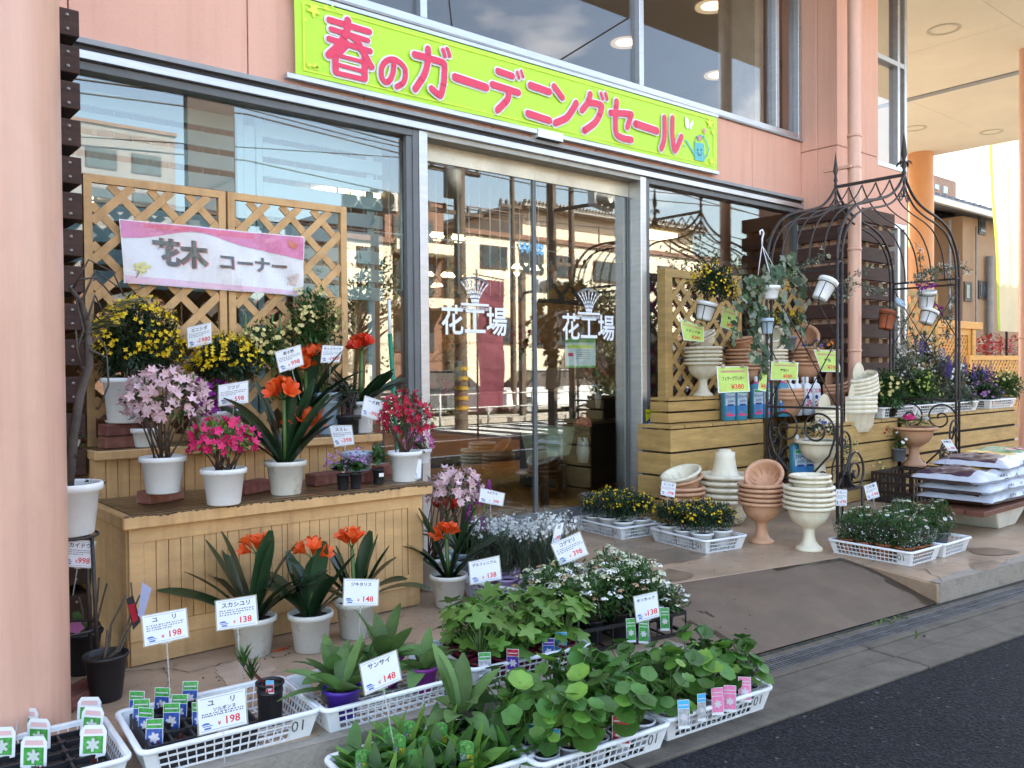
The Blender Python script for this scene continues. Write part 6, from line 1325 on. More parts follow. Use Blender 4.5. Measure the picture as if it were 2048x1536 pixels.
l = Pu(425, 4.71); azalea('purple azalea half hidden behind the 598 yen card', l, 420, 805, 52, 46, F_PUR, 70, .030, nl=230, rt=.09)
l = Pu(290, 4.69); azalea('dull red azalea peeping out left of the pale pink one', l, 272, 800, 26, 18, F_CRIM, 40, .026, nl=60, rt=.07, ph=.1)
def broom(label, l, cx_, cy_, rx, ry, nfl, nl=1500, potm=WPOT, rt=.1, ph=.18, zmin=-.7, group='potted yellow brooms', fz=-.2, lf=(.036, .014), name='potted_broom'):
    o = thing(name, label, 'potted plant', l, 0, group); pot(o, rt, rt * .8, ph, potm); k = ppm(o); c = rel(o, cx_, cy_); R = (rx / k, rx / k * .85, ry / k)
    stempart(o, (0, 0, ph * .85), c, R, 12, .004); bushpart(o, c, R, nl, lf[0], lf[1], G_DARK, zmin=zmin, inner=.2); flowerpart(o, c, R, nfl, .014, F_YEL, 4, .5, .5, fz, 'flowers', 4, 2, 1.0); return o
l = Pu(252, 4.72, TZ2 + .13); broom('big yellow broom in a tall pale pot on two bricks', l, 275, 694, 88, 96, 150, 3600, rt=.11, ph=.235)
l = Pu(456, 4.80); broom('second yellow broom behind the azaleas, bright on its right side', l, 452, 728, 70, 56, 130, 2000)
# banksia rose on green canes
l = Pu(650, 4.80); o = thing('potted_rose', 'banksia rose with pale yellow pompons on green canes before the lattice', 'potted plant', l); pot(o, .10, .085, .26, PALEB)
for (cx_, cy_, rx, ry, n) in ((530, 690, 50, 50, 380), (625, 650, 62, 72, 800)):
    k = ppm(o); c = rel(o, cx_, cy_); R = (rx / k, .10, ry / k); stempart(o, (0, 0, .2), c, R, 10, .0035, STEMG); bushpart(o, c, R, n * 2, .036, .018, G_MID, 'lance', zmin=-1, inner=.1); flowerpart(o, c, R, 26, .013, F_CRM, 7, .2, .3, -.3, 'flowers', 5, 2, 1.1)
g = MB()
for px in (491, 545, 560): a = rel(o, px, 800); b_ = rel(o, px, 628); g.tube([a, b_], .006, 6)
g.build('canes', STEMG, o)
# small dark succulent shrub, violets, seedling
l = Pu(697, 4.70); o = thing('bonsai_shrub', 'small gnarled dark shrub beside the broad leaved clivia', 'potted plant', l); pot(o, .07, .06, .12, BLKP); k = ppm(o); c = rel(o, 700, 800); R = (28 / k, .07, 34 / k); stempart(o, (0, 0, .1), c, R, 16, .008, mat('mauve bark', (.12, .07, .08), .8, .2, 20)); bushpart(o, c, R, 160, .04, .02, G_DARK, zmin=-.5, up=.1)
l = P_(716, 962, TZ); o = thing('flower_pot', 'empty looking pale blue pot holding the 998 yen card', 'pot', l); pot(o, .085, .06, .17, PALEB)
for i, (px, py, lb) in enumerate(((686, 979, 'left violet in a small black pot with a white tag'), (712, 977, 'right violet in a small black pot touching its twin'))):
    l = P_(px, py, TZ); o = thing('potted_violet', lb, 'potted plant', l, 0, 'violets in black pots'); pot(o, .036, .027, .085, BLKP, .004); bushpart(o, (0, 0, .12), (.055, .05, .05), 60, .05, .026, G_MID, zmin=-.2); flowerpart(o, (-.02 + .03 * i, 0, .15), (.07, .05, .055), 34, .010, F_LIL, 5, .4, .2, -.4, 'flowers', 2, 2, 1.5)
g = MB(); p = P_(683, 962, TZ + .03); T_ = Matrix.Translation((p[0] - .01, p[1] - .04, TZ + .05)); g.box((-.008, -.001, 0), (.008, .001, .05), 0, T_); g.box((-.02, -.001, .05), (.02, .001, .085), 0, T_); g.box((-.02, -.0015, .086), (.02, .0012, .10), 1, T_); tag(g.build('plant_tag', [WHITE, mat('violet tag top', (.12, .03, .4), .5)], None), 'white and violet keyhole tag stuck in the left violet pot', 'plant tag')
l = P_(757, 968, TZ); o = thing('potted_seedling', 'leafy green seedling in a black pot with a white sticker', 'potted plant', l); pot(o, .036, .028, .085, BLKP, .004); bushpart(o, (0, 0, .15), (.05, .05, .07), 44, .07, .026, G_MID, 'lance', zmin=-.3)
g = MB(); g.box((-.018, -.038, .045), (.012, -.036, .065)); g.build('sticker', WHITE, o)

# left corner: potted tree in white pot, black potted roses
l = ony(163, 1068, 3.98); o = thing('plant_stand', 'dark iron pot stand holding the white potted tree by the column', 'stand', (l.x - .05, 3.98, 0)); zst = l.z; g = MB()
for a in range(4): c_, s_ = cos(a * pi / 2 + .7) * .11, sin(a * pi / 2 + .7) * .11; g.tube([(c_ * 1.2, s_ * 1.2, 0), (c_, s_, zst)], .008, 6)
for z in (zst, zst * .4): g.tube([(cos(t) * .115, sin(t) * .115, z) for t in [k * pi / 8 for k in range(16)]], .006, 5, closed=True)
g.build('iron_frame', IRON, o)
o = thing('potted_tree', 'bare branched young tree in a white pot beside the pink column', 'potted plant', (l.x - .05, 3.98, zst + .005)); pot(o, .125, .10, .22, WPOT, .016); g = MB(); A = lambda px, py: rel(o, px, py)
g.tube([(0, 0, .18), A(148, 860), A(160, 790), A(178, 730), A(176, 650), A(162, 605), A(140, 575)], [.022, .02, .019, .018, .016, .012, .008], 8)
for pts in (((178, 690), (200, 672), (215, 700), (213, 770), (196, 820)), ((176, 700), (215, 715)), ((160, 600), (190, 540), (235, 575)), ((145, 580), (175, 520), (225, 545), (250, 590)), ((170, 640), (190, 590), (205, 620)), ((165, 740), (150, 700), (148, 660)), ((155, 560), (190, 555), (225, 590)), ((150, 700), (165, 660), (150, 600))): g.tube([A(*q) + V((0, U(-.04, .02), 0)) for q in pts], [.006] + [.004] * (len(pts) - 1), 5)
g.build('trunk', mat('grey bark', (.11, .09, .08), .85, .25, 15), o); g = MB()
for _ in range(30): t = U(0, 1); g.leaf(A(138 + 110 * t, 690 - 95 * t + GA(0, 4)), (1, -.2, U(.1, .8)), .13, .022, .3, 'lance', 3)
g.build('olive_leaf_bundle', G_OLIVE, o); g = MB()
for px, py in ((150, 905), (158, 870), (185, 985), (170, 965), (150, 985), (195, 975)): 
    for _ in range(3): g.leaf(A(px, py) + rdir() * .02, rdir(), .04, .018, .3)
g.build('young_leaves', G_MID, o)
def rosepot(label, l, pts, n=0):
    o = thing('potted_rose', label, 'potted plant', l); pot(o, .085, .06, .19, BLKP, .006); g = MB(); A = lambda px, py: rel(o, px, py)
    for P in pts: g.tube([(U(-.02, .02), U(-.02, .02), .16)] + [A(*q) for q in P], [.007, .006] + [.0045] * (len(P) - 1), 6)
    g.build('canes', mat('rose cane', (.10, .075, .05), .7, .3, 20), o); return o
o = rosepot('pruned rose bush in a black pot left of the flower steps', P_(213, 1398, 0), [((218, 1290), (222, 1250), (240, 1215), (252, 1190)), ((235, 1300), (262, 1230), (280, 1190)), ((212, 1300), (215, 1260)), ((240, 1300), (268, 1235), (262, 1165))])
g = MB(); A = lambda px, py: rel(o, px, py)
for q_, m_ in ((((248, 1195), (262, 1188), (277, 1240), (262, 1257)), 0), (((277, 1160), (296, 1172), (278, 1235), (268, 1225)), 1)): P = [A(*p) + V((0, -.03 - .02 * m_, 0)) for p in q_]; g.poly(P, m_)
P = [A(*p) + V((0, -.033, 0)) for p in ((251, 1207), (264, 1203), (272, 1235), (262, 1243))]; g.poly(P, 2); g.build('picture_tag', [BLK, mat('lavender tag', (.35, .38, .55), .4), F_CRIM], o)
o = rosepot('thorny pruned rose behind the pink column, left of the black potted one', P_(165, 1345, 0), [((178, 1270), (180, 1220), (176, 1190)), ((182, 1260), (195, 1200), (198, 1155)), ((170, 1290), (165, 1220), (158, 1195)), ((190, 1260), (205, 1200), (214, 1167))])
g = MB(); A = lambda px, py: rel(o, px, py); g.poly([A(*p) + V((0, -.04, 0)) for p in ((140, 1222), (152, 1218), (172, 1245), (146, 1278))], 0); g.fan(A(147, 1250) + V((0, -.05, 0)), (-.3, -1, 0), .035, 5, .3, 0, 1); g.build('picture_tag', [G_MID, F_ROSE], o)

# tall pink azalea, lupins and white bouquets by the door
l = (2.98, 4.35, 0); o = azalea('tall pale lilac pink azalea in a white pot at the end of the steps', l, 908, 978, 60, 44, F_PK, 120, .032, nl=200, rt=.11, ph=.2, zmin=-.6); o.location.z = 0
l = (3.02, 4.28, 0)
o = thing('potted_lupin', 'purple lupins with tapering spikes left of the glass doors', 'potted plant', (3.2, 4.3, 0), 0); pot(o, .09, .07, .16, PALEB); 
def spikes(o, pts, m, h=.16, r=.022, n=60, name='spikes'):
    g = MB(); s = MB()
    for (p, hh) in pts:
        s.tube([V((p.x * .4, p.y * .4, .12)), p + V((0, 0, hh))], .0035, 5)
        for i in range(n): t = i / n; a = i * 2.4; rr = r * (1 - .75 * t); g.fan(p + V((cos(a) * rr, sin(a) * rr, hh * t)), (cos(a), sin(a), .3), .011 * (1 - .3 * t), 3, .3, .5, 0, 2)
    s.build('stems', STEMG, o); g.build(name, m, o)
spikes(o, [(rel(o, 955, 1010), .16), (rel(o, 938, 1045), .12), (rel(o, 978, 1000), .13), (rel(o, 965, 1060), .1)], F_PUR); bushpart(o, rel(o, 965, 1100), (.12, .12, .14), 120, .09, .02, G_MID, 'lance', zmin=-1)
def bouquet(label, l, h=.34, rr=.075, potm=LILAC, fm=F_WH, film=True, leafm=None, nfl=46, rt=.058, ph=.11, name='wrapped_bouquet_plant', fr_=.012, cat='potted plant', group='white flowers in lilac pots'):
    o = thing(name, label, cat, l, 0, group); pot(o, rt, rt * .8, ph, potm, .006); g = MB()
    for _ in range(420): a, q = U(0, 6.28), U(0, 1) ** .5; b_ = V((cos(a) * .02, sin(a) * .02, ph)); d = V((cos(a) * rr * q * 1.1, sin(a) * rr * q * 1.1, h * U(.5, 1))); g.leaf(b_.lerp(b_ + d, U(.1, .8)), (d.x * 2, d.y * 2, .3), .05, .009, .2, 'lance', 2)
    g.build('foliage', leafm or mat('dusky green leaf', (.055, .085, .05), .5, .2, 12, isl=.4, trans=.15), o); flowerpart(o, (0, 0, ph + h * .78), (rr * 1.1, rr * 1.1, h * .26), nfl, fr_, fm, 5, .5, .5, -.1, 'flowers', 2, 3, 1.2)
    if film: f = MB(); f.lathe([(rt * .95, ph * .9), (rr * 1.1, ph + h * .5), (rr * 1.45, ph + h * 1.12)], 14, wob=.05); f.build('clear_wrap', glassmat('crinkled film', 1.3, (.97, .98, .99), .25, .0), o)
    return o
k = 0
bq = None
for i, (u, v) in enumerate(((-.2, -.1), (-.05, -.1), (.1, -.1), (.23, -.1), (-.2, .06), (-.05, .06), (.1, .06), (.23, .08))):
    p = inb('F', u, v); lb = 'lilac pot of wrapped white flowers, %s, %s row of the basket' % (('far left', 'second', 'third', 'far right')[i % 4], ('front', 'back')[i // 4])
    if bq is None: bq = bouquet(lb, p)
    else: dup(bq, p, U(0, 6), lb, U(.9, 1.12))
# ------------------------------------------------------------------ tray of spireas
tr = thing('black_tray', 'black carrying tray full of white spireas beside the concrete ramp', 'tray', (0, 0, 0)); TRC, TRR = V((3.11, 3.02, .012)), Matrix.Rotation(RAD(-11), 3, 'Z'); tr.location = TRC; tr.rotation_euler = (0, 0, RAD(-11)); g = MB(); L_, W_ = .36, .22
for z in (0, .10): g.bar((-L_, -W_, z), (L_, -W_, z), .01, .018); g.bar((-L_, W_, z), (L_, W_, z), .01, .018); g.bar((-L_, -W_, z), (-L_, W_, z), .01, .018); g.bar((L_, -W_, z), (L_, W_, z), .01, .018)
for i in range(9): x = -L_ + i * L_ / 4; g.bar((x, -W_, 0), (x, -W_, .1), .006, .006); g.bar((x, W_, 0), (x, W_, .1), .006, .006)
for i in range(7): g.bar((-L_ + i * L_ / 3, -W_, 0), (-L_ + i * L_ / 3, W_, 0), .012, .006)
g.build('tray_grid', BLKP, tr)
def spirea(label, l, s=1, fm=F_IVO, tanm=True):
    o = thing('potted_spirea', label, 'potted plant', l, U(0, 6), 'white spireas in the black tray'); pot(o, .05, .038, .11, BLKP, .004); stempart(o, (0, 0, .1), (0, 0, .2), (.10, .10, .11), 16, .0025); bushpart(o, (0, 0, .2), (.12, .12, .13), 620, .032, .014, G_MID, zmin=-.7, inner=.15)
    g = MB()
    for _ in range(24):
        d = rdir(.0); p = V((0, 0, .2)) + V((d.x * .12, d.y * .12, d.z * .135)); m_ = 1 if random.random() < .35 and tanm else (2 if random.random() < .4 else 0); r_ = U(.014, .028)
        for _k in range(15): e = rdir(.1); g.fan(p + V((e.x * r_, e.y * r_, e.z * r_ * .5)), (e + V((0, 0, .6))), .0085, 5, .3, .2, m_, 1)
    g.build('flower_heads', [fm, F_TANF, F_WH], o); return o
spA = spB = None
for i, (u, v) in enumerate([(x, y) for y in (-.14, .0, .14) for x in (-.29, -.145, 0, .145, .29)]):
    p = TRC + TRR @ V((u, v, .012)); lb = 'spirea in the black tray, %s row, %s' % (('front', 'middle', 'back')[i // 5], ('far left', 'left of centre', 'centre', 'right of centre', 'far right')[i % 5])
    if spA is None: spA = spirea(lb, p)
    elif spB is None: spB = spirea(lb, p, tanm=False)
    else: dup(spA if (i % 5 < 3) else spB, p, U(0, 6), lb, (U(.92, 1.15), U(.92, 1.15), U(.85, 1.15) * (.62 if i in (4, 9) else 1)))
# ------------------------------------------------------------------ seedlings in the foreground baskets
CAMAZ = math.atan2(-_b.y, -_b.x) - pi / 2      # face the photographer
def tagm(g, T_, w_, h, m0, m1, m2, kind=0):
    if kind == 0:      # tall picture tag
        g.box((-w_ / 2, -.0006, 0), (w_ / 2, .0006, h), m0, T_); g.box((-w_ * .46, -.0012, h * .72), (w_ * .46, .0012, h * .98), m1, T_); g.box((-w_ * .42, -.0014, h * .10), (w_ * .42, .0014, h * .68), m2, T_)
def seedling(kind, label, l, group):
    o = thing('potted_seedling', label, 'potted plant', l, U(0, 6), group)
    if kind == 'holly':
        pot(o, .047, .035, .09, mat('grey white nursery pot', (.52, .54, .60), .5, .05), .004); g = MB(); s = MB()
        for i in range(20):
            a = U(0, 6.28); h = U(.04, .23); r_ = U(.01, .11); p = V((cos(a) * r_, sin(a) * r_, .06 + h)); s.tube([(0, 0, .075), V((p.x * .4, p.y * .4, p.z * .75)), p], .0028, 5); g.fan(p, (cos(a) * U(.2, .9), sin(a) * U(.2, .9), 1), U(.022, .052), random.choice((5, 7)), U(.06, .16), U(.0, .35), 1 if random.random() < .3 else 0, 5)
        s.build('stems', STEMG, o); g.build('leaves', [G_HOLLY, G_H2], o)
    elif kind == 'delph':
        pot(o, .045, .035, .09, mat('maroon nursery pot', (.20, .015, .04), .5, .05), .004); g = MB(); s = MB()
        for i in range(19):
            a = U(0, 6.28); h = U(.06, .25); r_ = U(.02, .10); p = V((cos(a) * r_, sin(a) * r_, .06 + h)); s.tube([(0, 0, .075), V((p.x * .3, p.y * .3, p.z * .7)), p], .0025, 5); g.fan(p, (cos(a) * .6, sin(a) * .6, 1), U(.038, .066), 5, .5, U(-.15, .1), 0, 7)
        s.build('stems', STEMG, o); g.build('leaves', G_LIGHT, o)
    elif kind == 'fox':
        pot(o, .062, .045, .10, PURP, .006); g = MB()
        for i in range(11): a = i * 2.4 + U(-.3, .3); el = U(.45, 1.35); g.leaf((cos(a) * .008, sin(a) * .008, .085), (cos(a) * cos(el), sin(a) * cos(el), sin(el)), U(.13, .22), U(.05, .075), U(.5, 1.3), 'ov', 6, fold=.25)
        g.build('leaves', G_FOX, o)
    elif kind == 'herb':
        pot(o, .038, .028, .07, BLKP, .003); g = MB()
        for i in range(12): a = i * 2.4; el = U(.4, 1.4); g.leaf((0, 0, .06), (cos(a) * cos(el), sin(a) * cos(el), sin(el)), U(.07, .17), U(.03, .055), U(.3, 1), 'ov', 4, fold=.2)
        g.build('leaves', random.choice((G_HOLLY, G_H2)), o)
        if 'third' in label or 'second from' in label: return o
        g = MB(); T_ = Matrix.Translation((.0, -.035, .075)) @ Matrix.Rotation(U(-.2, .2), 4, 'X'); T_ = T_ @ Matrix.Scale(1.2, 4); g.box((-.019, -.0006, 0), (.019, .0006, .075), 0, T_); g.add([(.019 * cos(a), -.0012, .075 + .008 * sin(a)) for a in [pi * t / 8 for t in range(9)]], [tuple(range(9))], 1, False, T_); g.box((-.016, -.0014, .05), (.016, .0008, .073), 1, T_); g.box((-.017, -.0012, .012), (-.002, .0008, .047), 2, T_); g.box((0, -.0012, .01), (.017, .0008, .046), 3, T_)
        g.build('herb_tag', [mat('tag green', (.05, .25, .05), .4), mat('tag pale green', (.14, .36, .09), .4, .5, 90), mat('tag black white', (.25, .3, .28), .4, .9, 160), mat('tag lime', (.45, .42, .04), .4, .8, 60)], o)
    return o
def fillrow(key, kind, grid_, base_label, group, tagspec=None, smin=.92, smax=1.12):
    T = []
    for i, (u, v) in enumerate(grid_):
        p = inb(key, u, v); nm = '%s, %s' % (base_label, rowname(i, grid_))
        if len(T) < 3: T.append(seedling(kind, nm, p, group))
        else: dup(random.choice(T), p, U(0, 6) if kind != 'herb' else CAMAZ + U(-.4, .4), nm, U(smin, smax))
        if len(T) and kind == 'herb' and i < 3: T[-1].rotation_euler = (0, 0, CAMAZ)
def rowname(i, grid_):
    vs = sorted(set(v for u, v in grid_)); us = sorted(u for u, v in grid_ if v == grid_[i][1]); r_ = vs.index(grid_[i][1]); c_ = us.index(grid_[i][0])
    rn = {1: ['only row'], 2: ['front row', 'back row'], 3: ['front row', 'middle row', 'back row'], 4: ['front row', 'second row', 'third row', 'back row']}[len(vs)]
    return '%s, %s from left' % (rn[r_], ['first', 'second', 'third', 'fourth', 'fifth', 'sixth', 'seventh'][c_])
gr_ = lambda us, vs: [(u, v) for v in vs for u in us]
fillrow('D', 'holly', gr_((-.23, -.115, 0, .115, .225), (-.135, -.005, .125)), 'round leaved seedling in the bottom basket', 'round leaved seedlings')
fillrow('E', 'holly', gr_((-.22, -.10, .02, .14, .24), (-.13, .0, .13)), 'round leaved seedling in the basket nearest the ramp', 'round leaved seedlings by the ramp', smin=.75, smax=.98)
fillrow('C', 'delph', gr_((-.22, -.11, 0, .11, .22), (-.13, .0, .13)), 'jagged leaved light green seedling', 'jagged leaved seedlings', smin=.85, smax=1.15)
fillrow('L', 'herb', gr_((-.24, -.16, -.08, 0, .08, .16, .24), (-.14, -.05, .04, .13)), 'tagged herb seedling in the bottom centre basket', 'tagged herb seedlings')
o = seedling('fox', 'tall broad leaved seedling rising at the right of the bottom centre basket', inb('L', .19, .1, .03), 'tagged herb seedlings'); o.scale = (1.2, 1.2, 1.7)
for ch in o.children:
    if ch.name.startswith('pot'): ch.scale = (.6, .6, .6); ch.data.materials[0] = BLKP
T = []
for i, (u, v, s, m, lb) in enumerate(((-.19, -.09, 1.15, BLUP, 'large leaved plant in a blue violet pot at the front left of the basket'), (-.15, .09, 1.0, BEIG, 'large leaved plant in a beige pot at the back left'), (.10, .12, 1.25, PURP, 'large leaved plant in a tall purple pot, centre back'), (.20, -.03, 1.0, PURP, 'large leaved plant in a purple pot near the stencilled corner'), (-.02, .10, .95, BEIG, 'large leaved plant behind the 148 yen card'))):
    o = seedling('fox', lb, inb('B', u, v), 'large leaved plants in coloured pots'); o.scale = (s, s, s * 1.05); 
    for ch in o.children:
        if ch.name.startswith('pot'): ch.data.materials[0] = m
# tags leaning in the seedling baskets (each one a thing)
def tagthing(label, l, m0, m1, m2, w_=.034, h=.10, rz=0, tilt=0, group=None, oct_=False, obj=None):
    if obj is not None: o = obj.copy(); COL.objects.link(o)
    else:
        g = MB()
        if oct_:
            g.poly([(x * w_, -.0006, z * h) for x, z in ((-.22, 0), (.22, 0), (.2, .18), (.5, .22), (.5, .85), (.36, 1), (-.36, 1), (-.5, .85), (-.5, .22), (-.2, .18))], 0); g.poly([(x * w_, .0006, z * h) for x, z in reversed(((-.22, 0), (.22, 0), (.2, .18), (.5, .22), (.5, .85), (.36, 1), (-.36, 1), (-.5, .85), (-.5, .22), (-.2, .18)))], 0)
            g.poly([(x * w_, -.0012, z * h) for x, z in ((-.38, .28), (.38, .28), (.38, .72), (-.38, .72))], 1); g.poly([(x * w_, -.0012, z * h) for x, z in ((-.36, .78), (.36, .78), (.33, .9), (-.33, .9))], 3); g.fan((0, -.0022, h * .5), (0, -1, 0), w_ * .33, 6, .6, .05, 2, 3)
        else:
            g.box((-w_ / 2, -.0006, 0), (w_ / 2, .0006, h), 0); g.quad((-w_ * .47, -.001, h * .7), (w_ * .47, -.001, h * .7), (w_ * .47, -.001, h * .985), (-w_ * .47, -.001, h * .985), 1); g.quad((-w_ * .47, -.001, h * .1), (w_ * .47, -.001, h * .1), (w_ * .47, -.001, h * .68), (-w_ * .47, -.001, h * .68), 2); g.fan((0, -.002, h * .4), (0, -1, 0), w_ * .4, 6, .5, .05, 3, 3); g.quad((-w_ * .4, -.0015, h * .80), (w_ * .4, -.0015, h * .80), (w_ * .4, -.0015, h * .84), (-w_ * .4, -.0015, h * .84), 3)
        o = g.build('plant_tag', [m0, m1, m2, mat('tag pale flower', (.62, .58, .62), .5)] if not oct_ else [m0, m1, mat('tag silver flower', (.55, .60, .58), .5), mat('tag pink print', (.72, .45, .45), .5)], None)
    o.location = l; o.rotation_euler = (RAD(tilt), 0, rz); tag(o, label, 'plant tag', group); return o
T_W = mat('tag white', (.72, .74, .76), .4, .03); T_SKY = mat('tag sky blue', (.05, .42, .75), .4, .05); T_PK = mat('tag candy pink', (.78, .22, .42), .4, .12, 60); T_RD = mat('tag red', (.62, .03, .06), .4, .4, 90); T_GW = mat('tag grey picture', (.42, .44, .45), .5, .3, 90); T_GR = mat('tag leaf green', (.06, .36, .06), .4, .3, 60); T_BL = mat('tag deep blue', (.03, .10, .42), .4, .4, 80); T_VI = mat('tag violet', (.10, .03, .35), .4, .2, 80)
for px, py, m1, m2, lb, w_, h in ((1107, 1508, T_SKY, T_GW, 'blue topped picture tag at the left of the bottom basket', .036, .085), (1140, 1500, T_PK, T_PK, 'pink picture tag in the bottom basket', .038, .095), (1242, 1485, T_RD, T_RD, 'red flower tag in the bottom basket', .05, .095), (1062, 1492, T_SKY, T_GW, 'blue topped tag half hidden at the far left of the bottom basket', .034, .08), (1207, 1480, T_PK, T_LI if False else T_PK, 'narrow lilac tag edge on in the bottom basket', .012, .1)):
    b_ = onz(px, py, SZ + .09); tagthing(lb, (b_.x, b_.y, SZ + .075), T_W, m1, m2, w_ * 1.3, h * 1.2, CAMAZ + U(-.3, .3), U(-12, 5))
for px, py, m1, m2, lb, w_, h in ((1369, 1447, T_SKY, T_GW, 'blue topped tag leaning at the front of the ramp basket', .036, .09), (1404, 1432, T_SKY, T_GW, 'narrow blue topped tag in the ramp basket', .028, .09), (1436, 1420, T_PK, T_PK, 'left one of two joined pink tags in the ramp basket', .038, .09), (1460, 1414, T_PK, T_PK, 'right one of two joined pink tags in the ramp basket', .038, .09), (1490, 1395, T_PK, T_PK, 'pink tag at the right end of the ramp basket', .04, .085)):
    b_ = onz(px, py, SZ + .10); tagthing(lb, (b_.x, b_.y, SZ + .08), T_W, m1, m2, w_ * 1.3, h * 1.2, CAMAZ + U(-.3, .3), U(-12, 5))
for px, py, m1, m2, lb in ((1026, 1330, T_RD, T_VI, 'coral and violet tag in the jagged leaf basket'), (1097, 1308, T_VI, T_BL, 'violet tag reading white print near the stencilled corner'), (1122, 1295, T_SKY, T_SKY, 'bright blue sleeve behind the violet tag'), (970, 1340, T_GR, T_GW, 'green tag at the left of the jagged leaf basket')):
    b_ = onz(px, py, .09); tagthing(lb, (b_.x, b_.y, .06), T_W, m1, m2, .052, .10, CAMAZ + U(-.3, .3), U(-12, 5))
for px, py, lb in ((1263, 1268, 'green and white picture tag left of the hollyhock card'), (1330, 1245, 'green and white picture tag right of the hollyhock card'), (1287, 1270, 'green and white tag below the hollyhock card')):
    b_ = onz(px, py, .10); tagthing(lb, (b_.x, b_.y, .06), T_W, T_GR, T_GR, .045, .11, CAMAZ + U(-.3, .3), -8)
# lily basket A and K: black cell trays with tags and red shoots
def celltray(key, label, nx, ny, L_=.52, W_=.33, h=.075, off=(0, 0)):
    c, R, a = BAS[key]; p = inb(key, off[0], off[1], .012); o = thing('cell_tray', label, 'tray', p, RAD(a)); g = MB(); s = MB()
    for i in range(nx + 1): x = -L_ / 2 + L_ * i / nx; g.box((x - .004, -W_ / 2, 0), (x + .004, W_ / 2, h))
    for j in range(ny + 1): y = -W_ / 2 + W_ * j / ny; g.box((-L_ / 2, y - .004, 0), (L_ / 2, y + .004, h - .0005))
    for i in range(1, nx):
        for j in range(1, ny): x, y = -L_ / 2 + L_ * i / nx, -W_ / 2 + W_ * j / ny; g.box((x - .014, y - .006, h), (x + .014, y + .006, h + .004)); g.box((x - .006, y - .014, h + .0005), (x + .006, y + .014, h + .0045))
    g.build('cell_walls', BLKP, o)
    n = 40
    for i in range(n):
        for j in range(24):
            f = lambda a_, b_: (-L_ / 2 + L_ * a_ / n, -W_ / 2 + W_ * b_ / 24, h * .72 + .010 * sin(a_ * 1.9) * cos(b_ * 2.3) + .004 * sin(a_ * 7 + b_ * 3)); s.add([f(i, j), f(i + 1, j), f(i + 1, j + 1), f(i, j + 1)], [(0, 1, 2, 3)], 0, True)
    s.build('soil', SOIL, o); return o
celltray('A', 'black cell tray of lily bulbs in the lower left basket', 5, 4, .36, .33, .085, (-.09, 0)); celltray('K', 'black cell tray of lily bulbs in the bottom left corner basket', 5, 4)
t0 = None
for i, (px, py) in enumerate(((272, 1432), (281, 1450), (291, 1467), (308, 1492), (322, 1425), (342, 1458), (357, 1440), (378, 1412), (400, 1455))):
    b_ = onz(px, py, .075); lb = 'blue and green lily tag, %s in the lower left basket' % ('rearmost left', 'second left', 'third left', 'front left', 'middle rear', 'middle front', 'centre right', 'rear right', 'beside the large card')[i]
    if t0 is None: t0 = tagthing(lb, (b_.x, b_.y, .06), T_W, T_GR, T_BL, .058, .105, CAMAZ - .1, -6, 'blue lily tags')
    else: tagthing(lb, (b_.x, b_.y, .06), 0, 0, 0, rz=CAMAZ + U(-.25, .1), tilt=U(-12, 0), group='blue lily tags', obj=t0)
t1 = None
for i, (px, py) in enumerate(((176, 1455), (179, 1478), (184, 1517), (51, 1478), (77, 1500), (66, 1540), (5, 1490), (2, 1520), (-10, 1440))):
    b_ = onz(px, py, .075); lb = 'white lily tag with a silver flower, %s' % ('rear of the right column', 'middle of the right column', 'front of the right column', 'rear centre, bent', 'centre', 'front centre', 'cut by the left edge, upper', 'cut by the left edge, lower', 'outside left')[i]
    if i == 8: continue
    if t1 is None: t1 = tagthing(lb, (b_.x, b_.y, .055), T_W, T_GR, T_W, .085, .125, CAMAZ, -8, 'white lily tags', True)
    else: tagthing(lb, (b_.x, b_.y, .055), 0, 0, 0, rz=CAMAZ + U(-.25, .2), tilt=U(-16, -2), group='white lily tags', obj=t1)
g0 = None
for i, (px, py) in enumerate(((325, 1428), (360, 1485), (372, 1450), (295, 1480), (318, 1500), (82, 1500), (188, 1530), (80, 1550), (62, 1470), (410, 1440))):
    b_ = onz(px, py, .07); 
    if g0 is None:
        g = MB(); 
        for k in range(5): g.leaf((0, 0, 0), (cos(k * 1.3) * .25, sin(k * 1.3) * .25, 1), .055 - .005 * k, .018, .1, 'ov', 4, fold=.4)
        g.tube([(0, 0, 0), (0, 0, .03)], .006, 6); g0 = g.build('lily_shoot', STEMR, None); o = g0
    else: o = g0.copy(); COL.objects.link(o)
    o.location = (b_.x, b_.y, .062); s = U(.7, 1.15); o.scale = (s, s, s); o.rotation_euler = (0, 0, U(0, 6)); tag(o, 'dark red lily shoot poking out of the soil, %s' % ('behind the middle blue tag', 'tall one by the middle tag', 'beside the large card', 'third blue tag', 'front blue tag', 'centre of the corner tray', 'front right of the corner tray', 'front of the corner tray', 'by the bent white tag', 'right of the blue tags')[i], 'shoot', 'dark red lily shoots')
b_ = inb('A', .2, .02); o = thing('potted_lily', 'young lily with two green tufts in a tall black pot', 'potted plant', b_); pot(o, .052, .045, .15, BLKP, .004); g = MB(); s = MB()
for (px, py, h) in ((487, 1322, .12), (503, 1345, .08)):
    p = rel(o, px, py); s.tube([(0, 0, .12), p], .004, 5)
    for k in range(24): a = k * 2.4; g.leaf(p - V((0, 0, .03)) + V((0, 0, .002 * k)), (cos(a) * .5, sin(a) * .5, 1), .065, .010, .4, 'lance', 3)
s.build('stems', STEMR, o); g.build('leaves', G_MID, o); tagthing('small orange and blue tag in the young lily pot', (b_.x - .02, b_.y - .045, b_.z + .12), T_W, T_SKY, T_RD, .03, .05, CAMAZ)
